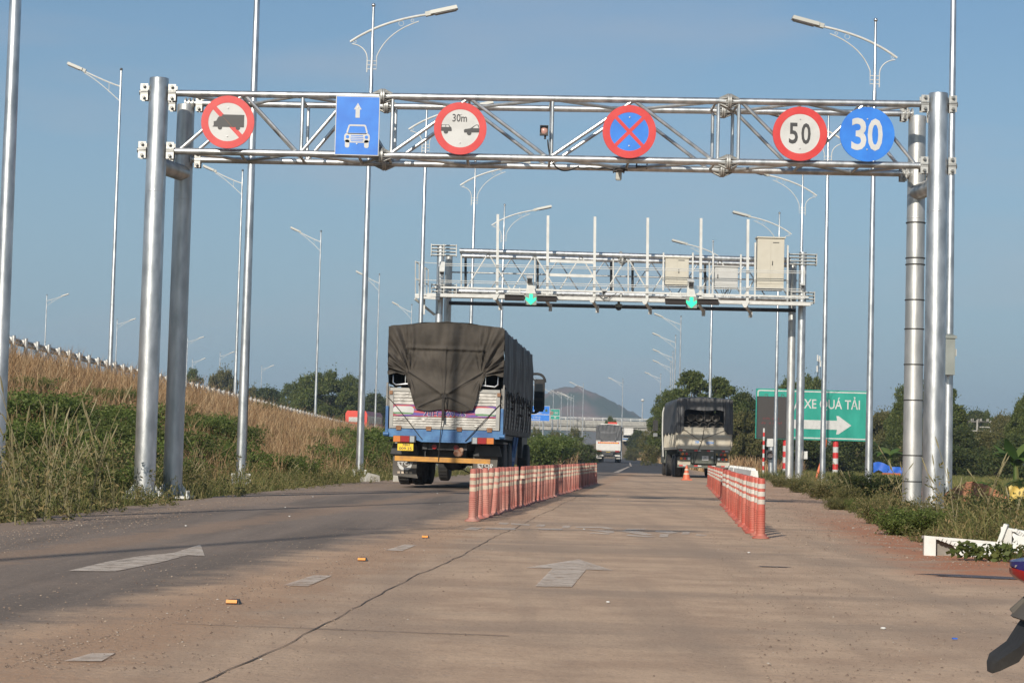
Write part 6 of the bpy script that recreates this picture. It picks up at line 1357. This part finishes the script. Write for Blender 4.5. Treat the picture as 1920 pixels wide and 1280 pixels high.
for a in [('round', 612, 693, 118, 230, 'big round-topped tree standing above the ramp guardrail'), ('round', 570, 702, 60, 236, 'smaller round tree at the big round tree\'s left flank'), ('round', 655, 700, 62, 240, 'smaller round tree at the big round tree\'s right flank'), ('olive', 420, 694, 86, 330, 'tree behind the guardrail between the two left masts'), ('thin', 362, 688, 56, 330, 'sparse tree behind the near gantry\'s rear left leg'),
          ('dark', 505, 728, 100, 300, 'dark tree behind tall dry grass stalks, right of the second mast'), ('thin', 540, 716, 50, 280, 'thin reddish half-bare tree left of the big round tree'), ('dark', 700, 738, 74, 300, 'dark tree behind the red coach'), ('dark', 735, 742, 70, 310, 'dark tree just left of the covered truck'), ('olive', 470, 726, 70, 310, 'olive tree behind the second mast'), ('dark', 610, 742, 100, 290, 'dark tree low behind the big round tree'), ('dark', 665, 745, 80, 295, 'dark tree between the big round tree and the third mast')]:
    tree_px(*a, zb=max(.5, float(rampZ(a[4]))-1.5), group=GL_)
for a in [('bushy', 1075, 800, 46, 205, 'green roadside tree before the overpass, left of the white truck'), ('round', 1145, 779, 30, 330, 'small tree sticking up behind the white truck'), ('bushy', 1190, 838, 44, 260, 'low green bush beside the road end under the overpass'), ('bushy', 1222, 796, 60, 170, 'green bushy tree right of the white truck by the road edge'), ('dark', 1178, 806, 40, 400, 'dark small tree under the overpass'), ('dark', 1196, 806, 44, 335, 'bushy dark tree right of the tiny lorry by the overpass'), ('dark', 1150, 815, 60, 420, 'dark thicket under the overpass behind the white truck'), ('dark', 1210, 820, 50, 410, 'dark thicket under the overpass, right end'), ('bushy', 1040, 806, 40, 230, 'bush tree left of the overpass tree before the green sign'), ('low', 1100, 832, 60, 180, 'low dark thicket left of the white truck'), ('bushy', 1005, 800, 36, 170, 'bush close to the covered truck\'s front right corner')]:
    tree_px(*a, group='small trees near the overpass')
# feathery green shrubs at the foot of the bank
def shrub_mesh(seed, mat_, leaf=.05, nst=80):
    """arching stems with rows of fine leaflets"""
    r = np.random.default_rng(seed); cs = []; st_ = MB()
    for k in range(nst):
        a = r.random()*6.283; d0 = .5*r.random(); L = .7+.75*r.random(); p = np.array([d0*math.cos(a), d0*math.sin(a), .0]); o = np.array([math.cos(a), math.sin(a), 0])*(.15+.75*r.random()); pts = []
        for q in range(8): t = q/7; pts.append(p+o*t*t*L*.9+np.array([0, 0, 1])*(L*1.25*t-.35*t*t*L))
        if k % 3 == 0: st_.path([tuple(x) for x in pts[:7]], .008, 4)
        for q in range(3, 8):
            for w in range(6):
                d = r.normal(size=3); d[2] *= .5; d /= np.linalg.norm(d); n = 7; tt = np.linspace(.15, 1, n)[:, None]; cs.append(pts[q]+d*tt*.32+np.array([0, 0, -.10])*tt**2+r.normal(size=(n, 3))*.022)
    c_ = np.concatenate(cs); v, f = leaf_quads(c_, np.full(len(c_), leaf*1.5), .5, r, .3); return list(zip(('stem', 'foliage'), (st_.mesh('stem', 'bark'), arr_mesh('foliage', v, f, [mat_]))))
SH = [shrub_mesh(21, 'leaf_bright'), shrub_mesh(22, 'leaf_bright'), shrub_mesh(23, 'leaf_mid'), shrub_mesh(24, 'leaf_dark'), shrub_mesh(25, 'weed', .042, 55), shrub_mesh(26, 'leaf_olive', .045, 60)]
k = 0; LB = 'feathery green shrub growing at the foot of the grassy bank left of the truck'
sp = [(30, 728, 40), (78, 730, 44), (118, 752, 44), (20, 780, 35), (70, 790, 37), (165, 775, 40), (190, 762, 46), (228, 752, 48), (250, 785, 44), (210, 810, 36), (160, 830, 33), (110, 840, 31), (55, 850, 30), (240, 830, 36), (205, 862, 33), (255, 870, 35), (150, 758, 46), (25, 860, 28),
      (378, 775, 58), (402, 772, 64), (425, 792, 58), (395, 820, 50), (430, 840, 47), (308, 800, 46), (308, 850, 38), (560, 850, 50), (500, 752, 100), (705, 800, 84), (728, 806, 80), (715, 825, 70), (745, 800, 92), (1018, 815, 120), (1045, 812, 140), (182, 748, 58), (215, 745, 60), (248, 738, 64), (60, 742, 52), (330, 770, 66), (455, 800, 66), (620, 800, 90), (650, 830, 66), (590, 815, 80), (350, 840, 48), (470, 845, 50), (90, 880, 27), (190, 890, 30), (140, 880, 28)]
for (x, yt, Y) in sp:
    tp = P(x, yt, Y); g = float(terr(tp.x, Y)); h = max(.7, min(2.4, tp.z-g)); s = h/1.35; r_i = k % 3
    put('shrub', LB, 'shrub', SH[r_i], (tp.x, Y, g-.05), (s*1.05, s*1.05, s), random.uniform(0, 6), 'green shrubs at the foot of the bank'); k += 1
# grass, as stuff
def blades(pos, h, w, lean, r, segs=2):
    n = len(pos); a = r.random(n)*6.283; side = np.stack([np.cos(a), np.sin(a), np.zeros(n)], 1)*(w*.5)[:, None]; b = r.random(n)*6.283; ln = np.stack([np.cos(b), np.sin(b), np.zeros(n)], 1)*(h*lean*r.random(n))[:, None]; up = np.zeros((n, 3)); up[:, 2] = h
    p0 = pos; p1 = pos+up*.6+ln*.35; p2 = pos+up*(.9+.1*r.random(n))[:, None]+ln
    v = np.stack([p0-side, p0+side, p1+side*.7, p1-side*.7, p2+side*.12, p2-side*.12], 1).reshape(-1, 3); i_ = np.arange(n)*6
    f = np.concatenate([np.stack([i_, i_+1, i_+2, i_+3], 1), np.stack([i_+3, i_+2, i_+4, i_+5], 1)]); return v, f
def stuff(name, v, f, m, label=None):
    o = bpy.data.objects.new(name, arr_mesh(name, v, f, [m])); COL.objects.link(o); o['kind'] = 'stuff'
    if label: o['label'] = label
    return o
r = np.random.default_rng(77)
def noise2(X, Y, s): return (np.sin(X*s+Y*s*.6)+np.sin(Y*s*1.3-X*s*.8+1)+np.sin((X+Y)*s*2.1+2))/3
# dry straw on the bank
n = 260000; Y = 18+r.random(n)**1.5*215; t_ = r.random(n); eL = edgeL(Y); toe = eL-2.2; X = toe+(rampX(Y)+.45-toe)*t_
d = np.clip((t_-.02)/.25, 0, 1); keep = r.random(n) < (.50+.50*d)*(.45+.55*np.clip(noise2(X, Y, .9)*2+.9, 0, 1)); X, Y, t_ = X[keep], Y[keep], t_[keep]
vis = np.abs(X/Y-0) < .30; X, Y, t_ = X[vis], Y[vis], t_[vis]; Z = terr(X, Y); h = (.30+.75*r.random(len(X))**1.4)*(1+.5*noise2(X, Y, 1.1))*(1-.78*np.clip((t_-.80)/.13, 0, 1))*(1-.45*np.clip((Y-85)/30, 0, 1)*np.clip((t_-.55)/.2, 0, 1)); v, f = blades(np.stack([X, Y, Z-.03], 1), h, .010+.00016*Y, .75, r); stuff('dry_grass', v, f, 'dry')
# greener grass low on the bank and along the verge
n = 130000; Y = 17+r.random(n)**1.4*190; eL = edgeL(Y); t_ = r.random(n)**1.5; X = eL-.55-t_*8.0-.25*r.random(n); keep = (np.abs(X/Y) < .30) & (r.random(n) < .55+.45*noise2(X, Y, .9)); X, Y, t_ = X[keep], Y[keep], t_[keep]; Z = terr(X, Y)
h = (.18+.45*r.random(len(X)))*(1+.4*noise2(X, Y, .7))*np.clip((eL[keep]-X)/1.2, .30, 1); v, f = blades(np.stack([X, Y, Z-.03], 1), h, .009+.00014*Y, .8, r); stuff('green_grass', v, f, 'greengrass')
# right verge grass and the pale field behind
n = 90000; Y = 15+r.random(n)**1.4*120; eR = edgeR(Y); X = eR+.10+r.random(n)**1.4*9; keep = (X/Y < .30) & (r.random(n) < .55+.45*noise2(X, Y, .9)); X, Y, eR = X[keep], Y[keep], eR[keep]; Z = terr(X, Y)
hd = ((X-8.35)/1.5)**2+((Y-36)/2)**2 > 1; X, Y, Z, eR = X[hd], Y[hd], Z[hd], eR[hd]
h = (.14+.38*r.random(len(X)))*(1+.4*noise2(X, Y, .8))*np.clip((X-eR)/.9, .25, 1); v, f = blades(np.stack([X, Y, Z-.03], 1), h, .008+.00014*Y, .8, r); stuff('green_grass', v, f, 'greengrass')
n = 90000; Y = 45+r.random(n)*75; X = edgeR(Y)+4+r.random(n)*18; keep = X/Y < .30; X, Y = X[keep], Y[keep]; Z = terr(X, Y); h = .35+.35*r.random(len(X)); v, f = blades(np.stack([X, Y, Z], 1), h, .022+.0002*Y, .5, r); stuff('field_grass', v, f, 'field')
n = 30000; Y = 120+r.random(n)**1.3*170; X = np.where(r.random(n) < .5, edgeR(Y)+.2+r.random(n)*6, edgeL(Y)-.3-r.random(n)*6); Z = terr(X, Y); h = .5+.9*r.random(n); v, f = blades(np.stack([X, Y, Z], 1), h, .05+.0002*Y, .6, r); stuff('dry_grass', v, f, 'dry')
# leafy weeds along both verges
def weed_pts(X, Y, H, r, per=26):
    n = len(X); Z = terr(X, Y); k = per; t_ = r.random((n, k))**.7; a = r.random((n, k))*6.283; rad = .02+.26*r.random((n, k))*(1.1-t_)*H[:, None]*1.6
    return np.stack([X[:, None]+rad*np.cos(a), Y[:, None]+rad*np.sin(a), Z[:, None]+t_*H[:, None]], -1).reshape(-1, 3), np.repeat(.030+.034*H, k)
def weeds(n, fy, fx, hh, name, per=26, m='weed', lf=1.0):
    Y = fy(r.random(n)); X = fx(Y, r.random(n)); keep = (np.abs(X/Y) < .30) & (r.random(n) < .65+.35*noise2(X, Y, 1.3)); X, Y = X[keep], Y[keep]; H = hh(X, Y, r.random(len(X))); c_, s_ = weed_pts(X, Y, H, r, per); v, f = leaf_quads(c_, s_*lf, .38, r); o = stuff(name, v, f, m); return o
weeds(2300, lambda u: 16.5+u**1.3*60, lambda Y, u: edgeL(Y)-.25-.15*np.sin(Y*2.1)-u**1.3*4.5, lambda X, Y, u: (.16+.50*u)*np.clip((edgeL(Y)-X)/1.1, .35, 1.25), 'roadside_weeds', 52)
weeds(3000, lambda u: 15.2+u**1.5*62, lambda Y, u: edgeR(Y)+.12+.12*np.sin(Y*2.3)+u**1.2*3.8, lambda X, Y, u: (.12+.42*u)*np.clip((X-edgeR(Y))/.9, .3, 1.2), 'roadside_weeds', 52)
weeds(650, lambda u: 15.5+u*20, lambda Y, u: edgeR(Y)+.05+u*.8, lambda X, Y, u: .08+.14*u, 'creeping_weeds', 26, 'leaf_olive', .9)
weeds(500, lambda u: 17+u*18, lambda Y, u: edgeL(Y)-1.2-u*2.6, lambda X, Y, u: .45+.55*u, 'tall_weeds', 60, 'weed')
# loose grit and pebbles lying on the dusty road
def grit(n, fy, fu, rr_, name):
    Y = fy(r.random(n)); X = fu(Y, r.random(n)); keep = (np.abs(X/Y) < .29) & (X > edgeL(Y)) & (X < edgeR(Y)+.6); X, Y = X[keep], Y[keep]; n = len(X); R0 = .62*rr_*(.5+r.random(n)**3*1.6); z = zroad(Y)+.006
    o8 = np.array([[1, 0, 0], [0, 1, 0], [-1, 0, 0], [0, -1, 0], [0, 0, 1]]); sc = .7+.6*r.random((n, 5, 3)); v = np.stack([X, Y, z], 1)[:, None, :]+o8[None]*sc*R0[:, None, None]*np.array([1, 1, .75])
    t = np.array([[0, 1, 4], [1, 2, 4], [2, 3, 4], [3, 0, 4]]); f = (np.arange(n)*5)[:, None, None]+t[None]; stuff(name, v.reshape(-1, 3), f.reshape(-1, 3), 'grit')
grit(11000, lambda u: 7+u**1.4*36, lambda Y, u: .085*Y-2.35+(u-.5)*1.1*np.abs(2*u-1)*2, .0065, 'gravel')
grit(18000, lambda u: 6+u**1.5*40, lambda Y, u: .085*Y+.35+u**1.3*4.5, .0065, 'gravel')
grit(4500, lambda u: 5.5+u**1.4*40, lambda Y, u: edgeL(Y)+(edgeR(Y)-edgeL(Y))*u, .0055, 'gravel')
grit(5000, lambda u: 12+u**1.2*40, lambda Y, u: edgeR(Y)+.3-u**1.6*1.6, .013, 'gravel')
grit(7000, lambda u: 12+u**1.4*40, lambda Y, u: edgeL(Y)+u**1.8*.9, .009, 'gravel')
# single tall flowering stalks near the left frame edge
def stalk_mesh(seed):
    q = np.random.default_rng(seed); mb = MB(); hd = MB(); c_ = []
    for k in range(4):
        a = q.random()*6.283; L = .70+.6*q.random(); ln = .16+.22*q.random(); pts = [(ln*t*t*math.cos(a), ln*t*t*math.sin(a), L*t) for t in np.linspace(0, 1, 7)]; mb.path(pts, [.0035]*6+[.002], 5)
        e = Vector(pts[-1]); e0 = Vector(pts[-2]); dd = (e-e0).normalized(); mb.path([e+dd*s_ for s_ in (-.01, .03, .09, .14, .17)], [.004, .009, .009, .006, .002], 6)
        for w in range(22): t = .1+.75*q.random(); c_.append([ln*t*t*math.cos(a)+q.normal()*.06, ln*t*t*math.sin(a)+q.normal()*.06, L*t])
    v, f = leaf_quads(np.array(c_), np.full(len(c_), .085), .25, q); return list(zip(('stem', 'foliage'), (mb.mesh('stem', 'seedhead'), arr_mesh('foliage', v, f, ['weed']))))
SK = [stalk_mesh(31), stalk_mesh(32), stalk_mesh(33)]
for k, (x, y, Y) in enumerate([(70, 930, 21), (95, 920, 22), (120, 925, 22), (45, 940, 20), (150, 915, 23), (30, 955, 19), (170, 930, 22), (190, 925, 24), (85, 945, 20), (60, 900, 24), (15, 930, 21), (215, 930, 24), (130, 945, 20.5), (345, 915, 33), (390, 905, 36), (530, 895, 43), (580, 890, 46), (1700, 985, 27), (1790, 1000, 23), (1840, 1000, 22), (1900, 985, 23), (1660, 975, 28), (1760, 990, 26), (1600, 950, 37), (1870, 960, 26)]):
    p = P(x, y, Y); put('flowering_weed', 'tall stalky weed with pale seed heads on the left verge' if x < 700 else 'tall stalky weed with pale seed heads on the right verge', 'weed', SK[k % 3], (p.x, Y, float(terr(p.x, Y))-.02), (1, 1, .8+.5*random.random() if x < 300 else .6+.3*random.random()), random.uniform(0, 6), 'stalky weeds on the left verge' if x < 700 else 'stalky weeds on the right verge')
# vine over the broken barrier
c0 = G(1862, 1052); q = np.random.default_rng(9); pts = np.stack([c0.x+q.normal(size=240)*.13, c0.y-.05+q.normal(size=240)*.08, .02+.13*q.random(240)], 1); pts = np.concatenate([pts, np.stack([c0.x-.25+q.normal(size=70)*.06, c0.y-.06+q.normal(size=70)*.04, .04+.12*q.random(70)], 1)])
v, f = leaf_quads(pts, np.full(len(pts), .06), .6, q); o = bpy.data.objects.new('vine', arr_mesh('vine', v, f, ['leaf_mid'])); COL.objects.link(o); setp(o, 'green vine creeping over the broken white barrier at the road edge', 'vine')
# banana plants and palm on the right
def frond(mb_v, mb_f, base, az, L, w, droop, split=1):
    n = 9; pts = []
    for k in range(n):
        t = k/(n-1); pts.append((base[0]+math.cos(az)*L*(t*.75), base[1]+math.sin(az)*L*t*.75, base[2]+L*(t*1.0-droop*t*t)))
    sx, sy = -math.sin(az), math.cos(az); b = len(mb_v)
    for k, p in enumerate(pts):
        ww = w*math.sin(math.pi*min(.97, .12+.86*k/(n-1)))**.8; mb_v += [(p[0]-sx*ww, p[1]-sy*ww, p[2]-.25*ww), p, (p[0]+sx*ww, p[1]+sy*ww, p[2]-.25*ww)]
    for k in range(n-1): mb_f += [(b+3*k, b+3*k+1, b+3*k+4, b+3*k+3), (b+3*k+1, b+3*k+2, b+3*k+5, b+3*k+4)]
def banana(seed, H):
    q = random.Random(seed); v = []; f = []; mb = MB(); mb.path([(0, 0, -.2), (.03, 0, H*.35), (0, 0, H*.6)], [.14, .11, .07], 8)
    for k in range(9): frond(v, f, (0, 0, H*.5), q.uniform(0, 6.28), H*q.uniform(.5, .72), .20*H*.5, q.uniform(.25, .95))
    return [('stem', mb.mesh('stem', 'banana')), ('leaf_crown', arr_mesh('leaf_crown', v, f, ['banana']))]
def palm(seed, H):
    q = random.Random(seed); v = []; f = []; mb = MB(); mb.path([(0, 0, -.2), (0, 0, H*.15), (0, 0, H*.3)], [.16, .13, .08], 8); cs = []
    for k in range(16):
        az = q.uniform(0, 6.28); L = H*q.uniform(.6, .85); dr = q.uniform(.3, .9)
        for s in range(34):
            t = .12+.88*s/33; p = np.array([math.cos(az)*L*t*.75, math.sin(az)*L*t*.75, H*.25+L*(t-dr*t*t)]); sx, sy = -math.sin(az), math.cos(az); l = .34*math.sin(math.pi*min(.96, .15+.8*t))
            for sd_ in (-1, 1): b = len(v); e = p+np.array([sx*sd_*l+math.cos(az)*.16, sy*sd_*l+math.sin(az)*.16, -.12]); v += [tuple(p), tuple(p+np.array([math.cos(az)*.05, math.sin(az)*.05, 0])), tuple(e+np.array([.004, 0, .0])), tuple(e)]; f.append((b, b+1, b+2, b+3))
    return [('stem', mb.mesh('stem', 'bark')), ('frond_crown', arr_mesh('frond_crown', v, f, ['banana']))]
for k, (x, yt, Y, lb) in enumerate(((1668, 812, 128, 'banana plant with upright leaves behind the blue shelter'), (1905, 812, 78, 'banana plant with drying brown leaves at the right photo edge'))):
    tp = P(x, yt, Y); g = float(terr(tp.x, Y)); put('banana_plant', lb, 'banana plant', banana(40+k, (tp.z-g)/1.05), (tp.x, Y, g))
tp = P(1880, 828, 60); g = float(terr(tp.x, 60)); put('palm', 'young palm with arching yellow-green fronds in the right field', 'palm', palm(50, 2.0), (tp.x, 60, g-.1), (.85, .85, .75))
for x, y, Y, s_ in ((1893, 905, 27, .65), (1640, 905, 40, .8), (1672, 900, 42, .7), (1830, 905, 33, .5)):
    tp = P(x, y, Y); put('shrub', 'dark leafy bush standing in the right verge weeds', 'shrub', SH[3], (tp.x, Y, float(terr(tp.x, Y))-.1), (s_*.8, s_*.8, s_*.75), random.uniform(0, 6), 'dark bushes in the right verge')
for k, (x, yt, Y, s_, q_) in enumerate(((1462, 884, 62, .62, 2), (1500, 892, 52, .6, 1), (1545, 902, 44, .62, 2), (1590, 915, 37, .58, 3), (1625, 930, 33, .55, 1), (1655, 925, 31, .6, 2), (1692, 935, 28.4, .62, 3), (1726, 948, 27.5, .52, 1), (1772, 950, 28, .58, 2), (1812, 962, 26, .5, 1), (1848, 950, 27, .6, 2), (1886, 958, 25, .62, 3), (1915, 945, 27, .66, 2), (1880, 1000, 21, .34, 1), (1700, 1000, 22.5, .34, 1), (1640, 975, 26.5, .4, 2), (1575, 945, 34, .4, 1))):
    tp = P(x, yt, Y); g = float(terr(tp.x, Y)); h_ = max(.35, min(1.1, tp.z-g))/1.3; put('leafy_weed', 'bushy olive weed growing along the right edge of the road', 'weed', SH[(4, 5, 4, 5, 1)[k % 5]], (tp.x, Y, g-.04), (h_*(.8+.25*(k % 3)), h_*(.8+.25*(k % 3)), h_*(.85+.12*(k % 4))), k*1.7, 'bushy weeds along the right road edge')
# bare tall dry stalks above the guardrail
mb = MB(); q = random.Random(5)
v_, f_ = blades(np.array([[float(rampX(Y_))+.4*q.random()-.1, Y_, float(rampZ(Y_))-.1] for Y_ in [q.uniform(66, 210) for _ in range(420)]]), np.array([q.uniform(.45, 1.1) for _ in range(420)]), np.full(420, .018), .7, r); stuff('dry_stalks', v_, f_, 'dry')
# ------------------------------------------------------------ thin haze in the air over the whole scene
HAZE = 0.00036
mb = MB(); mb.box((0, 1250, 35), (2900, 2700, 78)); hz_o = mb.solo('haze', 'dark', kind='stuff', smooth=False)
hm = bpy.data.materials.new('thin_haze'); hm.use_nodes = True; nt = hm.node_tree; nt.nodes.remove(nt.nodes['Principled BSDF'])
pv = nt.nodes.new('ShaderNodeVolumePrincipled'); pv.inputs['Color'].default_value = (.70, .84, 1.0, 1); pv.inputs['Density'].default_value = HAZE; pv.inputs['Anisotropy'].default_value = .2
nt.links.new(pv.outputs[0], nt.nodes['Material Output'].inputs['Volume']); hz_o.data.materials.clear(); hz_o.data.materials.append(hm)
